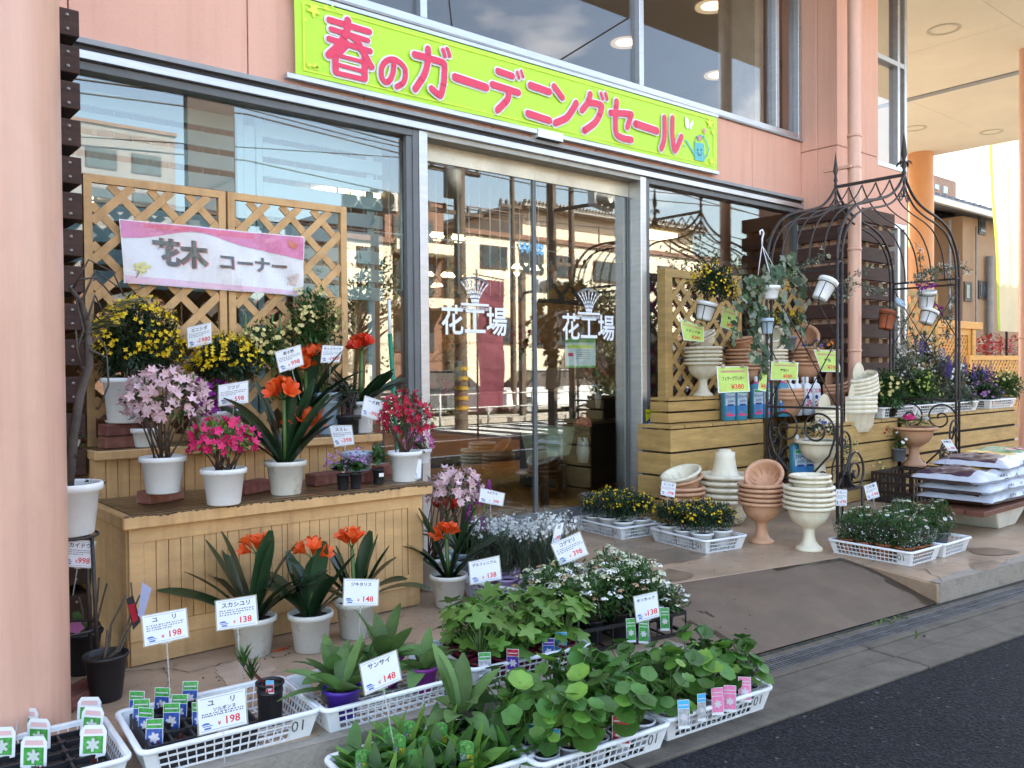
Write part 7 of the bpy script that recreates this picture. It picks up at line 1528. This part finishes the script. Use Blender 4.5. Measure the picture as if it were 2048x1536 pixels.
# ------------------------------------------------------------------ baskets on the right
def pottedbroom(label, l): 
    o = thing('potted_broom', label, 'potted plant', l, U(0, 6), 'small potted brooms'); pot(o, .078, .06, .12, WPOT, .008); bushpart(o, (0, 0, .21), (.125, .125, .105), 950, .03, .013, G_DARK, zmin=-.6, inner=.2); stempart(o, (0, 0, .1), (0, 0, .18), (.08, .08, .06), 8, .002); flowerpart(o, (0, 0, .21), (.125, .125, .11), 20, .011, F_YEL, 4, .5, .5, .05, 'flowers', 3, 2, 1.1); return o
pb0 = None
for key, lst, nm in (('G', gr_((-.21, -.03, .16), (-.10, .09)), 'nearer basket'), ('H', gr_((-.16, .03, .2), (-.09, .09)), 'farther basket')):
    for i, (u, v) in enumerate(lst):
        lb = 'yellow broom in a white pot, %s of the %s' % (rowname(i, lst), nm); p = inb(key, u, v)
        if pb0 is None: pb0 = pottedbroom(lb, p)
        else: o = dup(pb0, p, U(0, 6), lb, U(.92, 1.1))
FILM = glassmat('spotted film', 1.4, (.93, .95, .96), .2, .03)
for i, (u, v) in enumerate(((-.16, -.09), (.03, -.09))):
    p = inb('H', u, v, .13); g = MB(); g.lathe([(.07, 0), (.11, .10), (.135, .17)], 14, wob=.04)
    for _ in range(50): a = U(0, 6.28); t = U(.1, .8); rr = .072 + .06 * t; g.fan((cos(a) * rr * 1.01, sin(a) * rr * 1.01, .17 * t), (cos(a), sin(a), 0), .004, 4, 0, 0, 1, 1)
    tag(g.build('film_sleeve', [FILM, WHT], None), ('spotted film sleeve round the left broom of the farther basket', 'spotted film sleeve round the second broom of the farther basket')[i], 'film sleeve').location = p
b_ = inb('H', .30, -.02, .03); 
def marg(label, l, fm=F_WH, wrapped=True):
    o = thing('potted_marguerite', label, 'potted plant', l, U(0, 6), 'marguerites in the slab edge baskets'); pot(o, .058, .045, .10, CLAY if wrapped else GREYP, .005); bushpart(o, (0, 0, .17), (.095, .095, .13), 1100, .03, .008, G_MID, 'lance', zmin=-.8, inner=.2); g = MB(); e = MB()
    for _ in range(5 if wrapped else 15):
        d = rdir(.45 if wrapped else .1); p = V((0, 0, .17)) + V((d.x * .09, d.y * .09, d.z * .13)); n_ = (d + V((0, -.2, .3))).normalized(); g.fan(p, n_, U(.014, .02), 9, .35, .1, 1 if random.random() < .2 else 0, 2); e.ball(p + n_ * .002, .005, 0, 5, .5)
    g.build('flowers', [fm, F_PK], o); e.build('flower_eyes', EYEY, o)
    if wrapped:
        g = MB(); g.lathe([(.05, .09), (.088, .15), (.10, .23)], 14, wob=.04)
        for _ in range(70): a = U(0, 6.28); t = U(.05, 1); z = .09 + .13 * t; rr = (.05 + .038 * min(1, (z - .09) / .06)) + .012 * max(0, (z - .15) / .08); g.fan((cos(a) * rr * 1.01, sin(a) * rr * 1.01, z), (cos(a), sin(a), 0), .0035, 4, 0, 0, 1, 1)
        g.build('film_sleeve', [FILM, WHT], o)
    return o
m0 = m1 = None
for i, (u, v) in enumerate(gr_((-.22, -.08, .07, .21), (-.11, .03, .14))):
    lb = 'film wrapped marguerite, %s of the basket' % rowname(i, gr_((-.22, -.08, .07, .21), (-.11, .03, .14))); p = inb('I', u, v)
    if m0 is None: m0 = marg(lb, p)
    else: dup(m0, p, U(0, 6), lb, U(.92, 1.08))
for i, (u, v) in enumerate(gr_((-.2, -.05, .1), (-.09, .09))):
    lb = 'daisy pot, %s of the corner basket' % rowname(i, gr_((-.2, -.05, .1), (-.09, .09))); p = inb('J', u + .03, v)
    if m1 is None: m1 = marg(lb, p, F_WH, False)
    else: dup(m1, p, U(0, 6), lb, U(1.0, 1.2))
# ------------------------------------------------------------------ arch and rack plants
def hangpot(label, px, py, d, r_, h, m, tiltx=0, tilty=0, plant=None, rack=True, cat='hanging pot'):
    r_ *= .66; h *= .86; p = ond(px, py, d); o = thing('hanging_pot', label, cat, p, 0, None, rot=(RAD(tiltx), RAD(tilty), 0)); g = MB(); g.lathe([(.001, -h / 2), (r_ * .72, -h / 2), (r_ * .78, -h / 2 + .01), (r_ * .96, h / 2 - .03), (r_ * 1.06, h / 2 - .028), (r_ * 1.07, h / 2), (r_ * .98, h / 2), (r_ * .95, h / 2 - .02), (.001, h / 2 - .03)], 26); g.build('pot', m, o)
    if rack:
        g = MB()
        for z in (h * .25,): g.tube([(cos(t) * r_ * 1.0, sin(t) * r_ * 1.0, z) for t in [k * pi / 10 for k in range(20)]], .004, 5, closed=True)
        for a in range(4): a_ = a * pi / 2 + .5; g.tube([(cos(a_) * r_ * 1.01, sin(a_) * r_ * 1.01, h * .25), (cos(a_) * r_ * .8, sin(a_) * r_ * .8, -h / 2 - .006), (0, 0, -h / 2 - .01)], .0035, 5)
        g.build('wire_holder', IRON, o)
    return o
o = hangpot('white pot of yellow flowers hung on the ochre trellis', 1411, 622, 7.3, .125, .18, WPOT, 10, 10); bushpart(o, (.03, 0, .22), (.23, .18, .19), 1900, .036, .016, G_DARK, zmin=-.5, inner=.15); flowerpart(o, (.03, 0, .22), (.24, .18, .20), 50, .014, F_YEL, 4, .5, .5, -.5, 'flowers', 4, 2, 1.1)
def ivy(o, pts, n, spread=.05, Lf=.045):
    g = MB(); s = MB()
    for P in pts:
        P = [V(p) for p in P]; s.tube(P, .0025, 4)
        for _ in range(n):
            i = random.randrange(len(P) - 1); p = P[i].lerp(P[i + 1], U(0, 1)) + rdir() * spread * U(.2, 1); g.fan(p, (U(-.6, .2), -1, U(-.2, .8)), Lf * U(.6, 1.1), 5, .35, -.1, 1 if random.random() < .35 else 0, 4)
    s.build('vines', STEMB, o); g.build('ivy_leaves', [G_IVY, G_IVYW], o)
o = hangpot('white hanging basket spilling ivy from a white wire hook', 1540, 585, 7.2, .12, .13, WPOT, 0, 0, rack=False); A = lambda px, py: rel(o, px, py)
bushpart(o, (0, 0, .14), (.22, .18, .12), 10, .02, .01, G_MID); ivy(o, Lf=.047, spread=.06, n=34, pts=[(A(1540, 560), A(1500, 560), A(1480, 620), A(1470, 680)), (A(1540, 560), A(1590, 560), A(1610, 610), A(1600, 660)), (A(1540, 550), A(1560, 540), A(1530, 545)), (A(1530, 590), A(1510, 650), A(1515, 720)), (A(1550, 560), A(1570, 640), A(1575, 700)), (A(1540, 560), A(1500, 570), A(1505, 640)), (A(1560, 540), A(1580, 520), A(1600, 560)), (A(1520, 560), A(1530, 700), A(1525, 745))])
g = MB(); h_ = A(1523, 470); g.tube([h_ + V((-.02, 0, .0)), h_ + V((-.02, 0, .03)), h_ + V((.01, 0, .045)), h_ + V((.03, 0, .02)), h_ + V((.01, 0, -.03)), A(1524, 490)], .008, 6)
for q in (A(1516, 550), A(1554, 545), A(1518, 548) + V((0, -.1, 0))): g.tube([A(1524, 490), q], .0035, 5)
g.build('hook_wires', WHITE, o)
o = hangpot('small pale pot with ivy below the hanging basket', 1535, 652, 7.0, .075, .15, PALEB, 0, 0); bushpart(o, (0, 0, .1), (.08, .08, .05), 60, .03, .015, G_MID)
o = thing('potted_marigold', 'yellow flowering plant behind the arch, under the ivy', 'potted plant', ony(1573, 700, 4.98)); pot(o, .1, .08, .14, GREYP); bushpart(o, (0, 0, .26), (.24, .15, .14), 900, .03, .012, G_DARK, zmin=-.4); flowerpart(o, (0, 0, .28), (.24, .15, .14), 34, .012, F_YEL, 4, .4, .4, .0, 'flowers', 4, 2, 1.1)
o = hangpot('white pot tipped over in its wire holder on the left arch side', 1648, 580, 7.1, .12, .22, WPOT, 10, 30)
o = hangpot('upper white pot with purple flowers on the right arch side', 1853, 598, 8.8, .13, .21, WPOT, 10, -12); flowerpart(o, (-.05, 0, .13), (.14, .1, .05), 18, .02, F_PUR, 5, .3, .2, 0); bushpart(o, (0, 0, .2), (.14, .12, .13), 160, .05, .014, G_GREY, 'lance', zmin=-.2)
o = hangpot('lower white pot tilted outward on the right arch side', 1856, 634, 8.7, .125, .17, WPOT, 10, 22); bushpart(o, (.22, 0, .10), (.10, .1, .12), 160, .04, .012, G_GREY, 'lance'); flowerpart(o, (.1, 0, .12), (.1, .1, .05), 12, .018, F_PUR, 5, .3, .2, 0)
o = hangpot('terracotta pot hung sideways between the boards and the arch', 1774, 640, 8.9, .13, .23, CLAY, 5, 12); bushpart(o, (0, 0, .13), (.1, .1, .04), 40, .04, .012, G_GREY)
o = hangpot('pale blue shallow dish tied to the right arch side', 1799, 606, 8.6, .085, .05, PALEB, 50, 0, rack=False)
for c_, r_, n, lb in (((1700, 560), (1), 1, ''),):
    o = thing('spirea_branch', 'arching grey leaved spirea branches reaching across the pink drainpipe', 'plant', onx(1672, 600, XL + .1)); A = lambda px, py: rel(o, px, py); g = MB(); s = MB(); f = MB()
    for P in (((1672, 600), (1690, 580), (1705, 572), (1725, 565), (1745, 580), (1765, 585)), ((1672, 590), (1700, 555), (1720, 545), (1740, 540)), ((1675, 560), (1690, 575), (1685, 590)), ((1600, 540), (1625, 520), (1650, 505)), ((1705, 565), (1740, 575), (1770, 580)), ((1668, 580), (1680, 585), (1700, 590))):
        Q = [A(*q) for q in P]; s.tube(Q, .003, 4)
        for _ in range(60): i = random.randrange(len(Q) - 1); p = Q[i].lerp(Q[i + 1], U(0, 1)) + rdir() * U(0, .05); g.leaf(p, rdir(), .035, .014, .3)
        for _ in range(5): p = Q[random.randrange(len(Q))] + rdir() * .05; [f.fan(p + rdir() * .018, rdir(.0), .007, 5, .3, .2, 0, 1) for _k in range(12)]
    s.build('twigs', STEMB, o); g.build('leaves', G_GREY, o); f.build('flower_heads', F_IVO, o)
o = thing('spirea_branch', 'white flowered spirea spilling over the right side of the arch', 'plant', onx(1880, 560, XR)); A = lambda px, py: rel(o, px, py); g = MB(); s = MB(); f = MB()
for P in (((1850, 580), (1870, 545), (1890, 540), (1905, 555), (1912, 590)), ((1830, 560), (1850, 545), (1880, 535)), ((1890, 540), (1915, 530), (1935, 540)), ((1900, 560), (1905, 600), (1900, 640)), ((1843, 590), (1842, 540), (1838, 500)), ((1900, 620), (1900, 660), (1890, 670)), ((1790, 610), (1800, 660), (1820, 700)), ((1805, 630), (1830, 680), (1835, 730)), ((1820, 620), (1812, 680), (1825, 740))):
    Q = [A(*q) for q in P]; s.tube(Q, .003, 4)
    for _ in range(75): i = random.randrange(len(Q) - 1); p = Q[i].lerp(Q[i + 1], U(0, 1)) + rdir() * U(0, .07); g.leaf(p, rdir(), .045, .016, .3)
    for _ in range(5 if P[0][0] > 1825 else 0): p = Q[random.randrange(len(Q))] + rdir() * .05; [f.fan(p + rdir() * .025, rdir(.0), .009, 5, .3, .2, 0, 1) for _k in range(14)]
s.build('twigs', STEMB, o); g.build('leaves', G_GREY, o); f.build('flower_heads', F_WH, o)
# urn with pansies on the arch bench, terracotta bowl with flowers, small pots
p = onx(1640, 965, XL + .2); o = make_urn('cream pedestal urn with variegated flowers on the left arch bench', CREAMP, (p.x, 4.08, .30), 1.08); bushpart(o, (0, 0, .45), (.18, .18, .10), 260, .035, .018, G_DARK, zmin=-.1); flowerpart(o, (0, 0, .47), (.18, .18, .10), 34, .014, F_IVO, 5, .3, .2, 0); flowerpart(o, (.1, 0, .5), (.1, .1, .08), 14, .018, F_BL2, 5, .3, .2, 0, 'pansies')
p = onx(1828, 925, XR - .22); o = make_urn('terracotta pedestal bowl with pink and white flowers on the right arch bench', TERRA, (p.x, p.y, .30), 1.12); bushpart(o, (0, 0, .44), (.2, .18, .10), 500, .03, .010, G_MID, zmin=-.1); flowerpart(o, (-.08, 0, .50), (.06, .06, .05), 16, .022, F_HOT, 5, .3, .2, -.2); flowerpart(o, (.1, 0, .48), (.12, .1, .05), 30, .016, F_WH, 5, .3, .2, 0, 'white_flowers')
def smallplant(label, l, R, n, lm, fm=None, nf=20, fr_=.014, potm=GREYP, rt=.075, ph=.13, cl=2, lobes=5, lf=(.03, .012), name='potted_flower', group=None, kind='ov', fz=-.1, cz=None):
    o = thing(name, label, 'potted plant', l, 0, group); pot(o, rt, rt * .78, ph, potm, .006); c = (0, 0, cz or (ph + R[2] * .6)); bushpart(o, c, R, n, lf[0], lf[1], lm, kind, zmin=-.7, inner=.15); stempart(o, (0, 0, ph * .9), c, R, 7, .002, STEMG)
    if fm: flowerpart(o, c, R, nf, fr_, fm, lobes, .35, .3, fz, 'flowers', cl, 3, 1.0)
    return o
smallplant('white marguerite in a grey pot on the right arch bench', onx(1798, 922, XR - .4), (.14, .13, .12), 600, G_MID, F_WH, 9, .022, lobes=9, lf=(.03, .006), cl=1)
smallplant('pale yellow hanging flowers between the two arch benches', onx(1738, 975, XR - .7), (.2, .14, .14), 420, G_DARK, F_CRM, 30, .012, BLKP, cl=4)
smallplant('yellow flowers on tall stems inside the left arch bench', onx(1690, 975, XL + .3), (.12, .1, .22), 260, G_MID, F_CRM, 22, .012, BLKP, cl=4)
smallplant('dark trailing foliage plant beside the marguerite', onx(1758, 900, XR - .5), (.16, .13, .13), 420, G_DARK, F_CRIM, 4, .02, BLKP)
smallplant('blue and orange pansies in a bowl by the brown boards', ony(1655, 722, 4.78), (.17, .13, .06), 160, G_MID, F_ORG, 16, .022, TERRA, .15, .12, cl=1); o = smallplant('deep blue pansies left of the orange ones', ony(1628, 722, 4.8), (.13, .12, .06), 100, G_MID, F_BL2, 22, .02, TERRA, .1, .12, cl=1)
# planter rack flowers
R_ = [('yellow', 1770, 745, 4.6, (.34, .2, .26), F_CRM, G_MID, 'tall bush of yellow pea flowers behind the right arch posts'), ('w', 1800, 700, 4.75, (.4, .16, .15), F_WH, G_GREY, 'grey leaved shrub with white flecks on the planter rack')]
for i, (px, z, y, R, fm, lm, lb, sp) in enumerate(((1772, .84, 4.45, (.30, .2, .24), F_CRM, G_MID, 'bush of soft yellow flowers at the left of the planter rack', 0), (1800, .86, 4.75, (.42, .16, .40), F_WH, G_GREY, 'grey leaved bush with white flecks behind the yellow one', 0),
        (1838, .84, 4.55, (.3, .2, .24), F_LIG, G_MID, 'fresh green bush right of the yellow flowers', 0), (1850, .86, 4.95, (.5, .16, .50), F_WH, G_DARK, 'dark green bush below the hanging white pots', 1), (1895, .84, 4.75, (.4, .2, .34), F_WH, G_GREY, 'blue green bush behind the right arch posts', 1),
        (1915, .82, 4.50, (.38, .18, .14), None, G_GREY, 'trailing blue green foliage over the middle baskets', 0), (1965, .82, 4.6, (.36, .2, .15), F_LIL, G_DARK, 'low pale violet flowers over the right baskets', 0), (1948, .84, 4.8, (.5, .2, .26), F_BLU, G_DARK, 'violet flowered bush at the right end of the rack', 1), (2010, .84, 4.75, (.4, .2, .22), F_CRM, G_MID, 'sunlit green and cream foliage at the far right of the rack', 0))):
    p = ony(px, 800, y); o = smallplant(lb, (p.x, y, z - .03), R, 1500, lm, fm, 34, .022, BLKP, .12, .1, lf=(.06, .024), cz=.08 + R[2] * .7, group='bedding plants on the planter rack')
    if sp: spikes(o, [(V((U(-.8, .8) * R[0], U(-.8, .2) * R[1], .08 + R[2] * U(.9, 1.25))), .20) for _ in range(9)], F_BLU, r=.028, n=44)
for x, y, lb, fm in ((14.0, 6.6, 'far bed of yellow green flowers beyond the rack', F_LIG), (12.6, 6.4, 'far bed of dark leaves beyond the rack', F_WH), (15.3, 6.9, 'far bed of pale yellow flowers by the lattice fence', F_CRM)):
    smallplant(lb, (x, y, .45), (.9, .5, .25), 1300, G_MID, fm, 80, .03, BLKP, .2, .2, lf=(.08, .03), group='flower beds beyond the rack')
g = MB()
for a, b_ in ((12.0, 16.2),): g.box((a, 6.1, 0), (b_, 7.2, .42))
tag(g.build('display_step', TAN2, None, .01), 'low ochre staging carrying the far flower beds', 'display step')
# fallen petals
g = MB()
for px, py, z in ((555, 1303, 0), (562, 1300, 0), (548, 1305, 0), (640, 988, TZ), (725, 973, TZ), (618, 991, TZ), (755, 976, TZ)): p = onz(px, py, z); g.leaf((p.x, p.y, z + .004), (1, .2, .05), .05 if z == 0 else .015, .02 if z == 0 else .01, .2, 'ov', 3)
tag(g.build('fallen_petals', F_OR, None), 'orange petals fallen on the floor and step', 'petals')['kind'] = 'stuff'
# ------------------------------------------------------------------ price cards
CARDW = mat('laminated card', (.74, .77, .84), .25, .015, 2); CINK = mat('card ink', (.02, .02, .035), .5); CRED = mat('card red', (.72, .03, .035), .5); CBLU = mat('card blue line', (.07, .14, .42), .5); CGRY = mat('card small print', (.12, .13, .16), .6); CLEAR = mat('clear acrylic', (.62, .62, .60), .2, .02, 2, alpha=.35)
CCLR = mat('laminate edge', (.70, .66, .56), .15, .1, 4, alpha=.45)
def card(label, corners, title, price, depth, stake=None, small=True, sub=None, name='price_card', fade=False, ts=.20, tu=.5):
    tl, tr, br, bl = corners; c = ((tl[0] + tr[0] + br[0] + bl[0]) / 4, (tl[1] + tr[1] + br[1] + bl[1]) / 4); ctr = ond(*c, depth); n = (CAM - ctr); n.z *= .3; n.normalize()
    def hit(px, py): r = ray(px, py); t = (ctr - CAM).dot(n) / r.dot(n); return CAM + r * t
    q = Quad(hit(*tl), hit(*tr), hit(*br), hit(*bl), n); o = thing(name, label, 'price card', ctr, 0, 'price cards'); o.location = ctr
    g = MB(); q.rect(g, 0, 0, 1, 1, 0, 0); g.quad(q.P(0, 0, -.0012), q.P(0, 1, -.0012), q.P(1, 1, -.0012), q.P(1, 0, -.0012), 0)
    q.rect(g, .04, .945, .96, .955, 3, .0004); q.rect(g, .04, .05, .96, .06, 3, .0004)
    if title: q.text(g, title, tu, .80, ts, 1, .0006, .02, maxw=.86)
    if sub: q.text(g, sub, .55, .60, .13, 1, .0006, .015, maxw=.8)
    if small:
        for r_, y in enumerate((.61, .535, .46) if not sub else (.50, .44)):
            x = .07
            while x < (.93 if r_ < 2 else .6): w_ = random.uniform(.015, .05); q.rect(g, x, y, x + w_, y + .035, 4, .0006); x += w_ + random.uniform(.012, .04)
    if price: q.text(g, '¥', .43, .20, .16, 2, .0006, .005); q.text(g, price, .70, .235, .30, 2, .0006, .018, maxw=.46)
    P = [q.P(.10 + .045 * cos(a) + .09 * (1 + cos(a)) * .5, .22 + .06 * sin(a), .0006) for a in [pi * t / 8 for t in range(9)]]; g.poly(P, 3); q.rect(g, .08, .17, .28, .195, 3, .0006); q.rect(g, .11, .09, .25, .14, 3, .0006)
    g.build('card_face', [CARDW, CINK, CRED, CBLU, CGRY], o, 0, world=True)
    g = MB(); e = .035; g.quad(q.P(-e, -e, -.0006), q.P(1 + e, -e, -.0006), q.P(1 + e, 1 + e, -.0006), q.P(-e, 1 + e, -.0006)); g.build('laminate_border', CCLR, o, 0, world=True)
    if stake:
        a = q.P(.5, .02, -.003); r = ray(*stake); b_ = CAM + r * (((ctr - CAM).dot(n) - .03) / r.dot(n)); g = MB(); g.tube([a, b_], .0028, 6); g.hexa([q.P(.38, -.07, -.003), q.P(.62, -.07, -.003), q.P(.62, .03, -.003), q.P(.38, .03, -.003), q.P(.38, -.07, -.0015), q.P(.62, -.07, -.0015), q.P(.62, .03, -.0015), q.P(.38, .03, -.0015)]); g.build('stake', CLEAR, o, 0, world=True)
    return o
def dz(px, py, z): p = onz(px, py, z); return (ROT.transposed() @ (p - CAM)).z
card('card for brooms priced 1980 yen above the yellow flowers', ((374.5, 655.7), (422, 645), (423, 686), (376, 696)), 'エニシダ', '1980', 4.75, (399, 735))
card('azalea card priced 598 yen between the broom and azaleas', ((437.5, 771), (495.6, 762), (496, 804.7), (438, 812)), 'ツツジ', '598', 4.35, (466, 850))
card('clivia card priced 998 yen beside the orange flowers', ((550.7, 704.4), (600, 690), (606.7, 729), (559.8, 744.8)), '君子蘭', '998', 4.75, (600, 800), ts=.18)
card('rose card behind the orange clivia, partly covered', ((645.7, 691), (687, 692.7), (678, 724), (641.8, 725)), 'モッコウバラ', '1480', 5.1, (660, 760))
card('card priced 998 yen leaning in the pale blue pot', ((730, 791.7), (768, 804), (759, 841.7), (722.6, 829.4)), '一才藤', '998', 4.9, (735, 885), small=False)
card('violet card priced 398 yen above the small black pots', ((658.8, 851.6), (703, 851), (708, 888), (669.7, 893)), 'スミレ', '398', 4.85, (695, 930))
card('card priced 998 yen under the white potted tree', ((132, 1079), (191, 1083), (182, 1135.7), (128, 1132)), 'カイドウ', '998', 3.6, (146, 1190))
card('lily card priced 198 yen on a tall clear stake', ((284.4, 1232.9), (371, 1217), (376, 1273.6), (289.8, 1292.7)), 'ユ　　リ', '198', 3.1, (341, 1395))
card('lily card priced 138 yen before the first clivia', ((432, 1203), (510.8, 1191), (515, 1248.4), (434.8, 1260.7)), 'スカシユリ', '138', 3.25, (483, 1360))
card('foxglove card priced 148 yen before the third clivia', ((689, 1158), (757, 1159.6), (755, 1210.7), (687, 1210.7)), 'ジキタリス', '148', 3.6, (718, 1280), small=False, ts=.16)
card('large lily card priced 198 yen in the lower left basket', ((395, 1398.8), (489.5, 1377), (493.6, 1446.7), (398.7, 1470)), 'ユ　　リ', '198', 2.75, (450, 1530), sub='ソルボンヌ')
card('card priced 148 yen above the half empty basket', ((720, 1329), (792, 1301), (802, 1359), (731, 1390)), 'サンサイ', '148', 2.95, (787, 1487), small=False)
card('delphinium card priced 138 yen before the lilac pots', ((938.4, 1124.5), (997.6, 1112), (1002, 1157.8), (941.6, 1169)), 'デルフィニウム', '138', 4.15, (977, 1215), small=False, ts=.16)
card('spirea card priced 398 yen tilted over the black tray', ((1103, 1088.8), (1159, 1064), (1176, 1108), (1120, 1130.5)), 'コデマリ', '398', 4.35, (1155, 1140))
card('hollyhock card priced 138 yen before the spireas', ((1267.6, 1194), (1313.4, 1183.3), (1319, 1232), (1273.6, 1245)), 'ホリホック', '138', 4.0, (1302, 1305), small=False, ts=.15)
card('broom card priced 398 yen between the two yellow baskets', ((1324, 962), (1352, 967), (1349, 994.7), (1321.5, 989)), 'エニシダ', '398', 6.3, (1335, 1015))
card('small upright card at the left of the marguerites', ((1672, 979), (1694, 980), (1693, 1011), (1671, 1011)), 'マーガレット', '198', 6.3, (1681, 1040))
card('small tilted card behind the marguerites', ((1728, 972), (1752, 964), (1759, 993), (1735, 1000)), '宿根草', '198', 6.4, (1750, 1020))
card('tilted card priced 380 yen in front of the soil bags', ((1882, 880), (1901.7, 878.6), (1914.6, 901.5), (1896.6, 901.5)), '培養土', '380', 7.0, (1885, 935), small=False)
card('card cut off by the left edge of the photo', ((-70, 1280), (12, 1269), (28, 1331.8), (-58, 1352)), 'ユリ', '198', 2.9, (-10, 1420))
card('lupin card half hidden behind the purple spikes', ((962, 976), (1009, 987), (1005, 1012), (958, 1003)), 'ルピナス', '398', 5.2, (980, 1040), small=False)
card('narrow cream card edge on above the lilac pots', ((1112, 1050), (1128, 1045), (1119, 1082), (1103, 1088)), '花', '98', 4.5, (1110, 1120), small=False)
card('pale green card half buried in the big broom', ((218, 592), (269, 583), (268, 612), (217, 618)), 'バラ苗', None, 4.8, (245, 650))
card('white card standing behind the tree trunk at the column', ((137, 843), (163, 842), (160, 893), (137, 888)), None, None, 4.4, (150, 920))
card('thin white card behind the crimson azalea', ((832, 920), (843, 918), (842, 956), (831, 957)), None, None, 4.9, (838, 965), small=False)
LG = mat('lime shop sign', (.52, .72, .16), .35, .12, 5); 
def limesign(label, corners, depth, title, price):
    tl, tr, br, bl = corners; c = ((tl[0] + br[0]) / 2, (tl[1] + br[1]) / 2); ctr = ond(*c, depth); n = V((-.45, -1, .1)).normalized()
    def hit(px, py): r = ray(px, py); t = (ctr - CAM).dot(n) / r.dot(n); return CAM + r * t
    q = Quad(hit(*tl), hit(*tr), hit(*br), hit(*bl), n); o = thing('sale_card', label, 'price card', ctr, 0, 'lime green sale cards'); g = MB(); q.rect(g, 0, 0, 1, 1, 1, 0); q.rect(g, .03, .03, .97, .97, 0, .001); g.quad(q.P(0, 0, -.001), q.P(0, 1, -.001), q.P(1, 1, -.001), q.P(1, 0, -.001), 1)
    if title: q.text(g, title, .5, .52, .17, 2, .002, .02, maxw=.7); q.rect(g, .12, .76, .88, .84, 4, .002)
    if price: q.text(g, '¥' + price, .62, .20, .26, 3, .002, .02, maxw=.7)
    g.build('card_face', [LG, WHT, CINK, CRED, mat('faint red print', (.62, .35, .25), .5)], o, 0, world=True); 
    g = MB()
    for u in (.2, .8): 
        for (a, b_) in (((u - .05), (u + .05)),): g.hexa([q.P(a, .93, .003), q.P(b_, .93, .003), q.P(b_, 1.08, .003), q.P(a, 1.08, .003), q.P(a, .93, .010), q.P(b_, .93, .010), q.P(b_, 1.08, .010), q.P(a, 1.08, .010)])
    g.build('clips', mat('clip metal', (.4, .36, .28), .4, metal=.6), o, 0, world=True)
limesign('lime card priced 380 yen clipped above the blue bottles', ((1433, 733), (1496, 732), (1500, 783), (1436.5, 786)), 7.15, 'フェザープランター', '380')
limesign('lime card priced 280 yen on the trellis, above the cream bowls', ((1360, 637.7), (1408, 654), (1408, 684), (1367, 680)), 7.35, 'スタンド鉢', '280')
limesign('tilted lime card right of the yellow hanging flowers', ((1446, 613), (1474, 622), (1474, 664), (1440.6, 653)), 7.4, '鉢', '90')
limesign('lime card behind the arch rods', ((1542.7, 722.7), (1597, 725), (1595, 760), (1541, 760)), 7.4, '壁掛け', '580')
limesign('narrow lime card seen edge on beside the arch post', ((1522, 735), (1535, 738), (1532, 783), (1516, 780)), 7.2, None, '8')
limesign('pale lime card in front of the pansies', ((1627, 699), (1671, 702), (1683, 744), (1643, 743.5)), 7.6, '壁掛', '780')
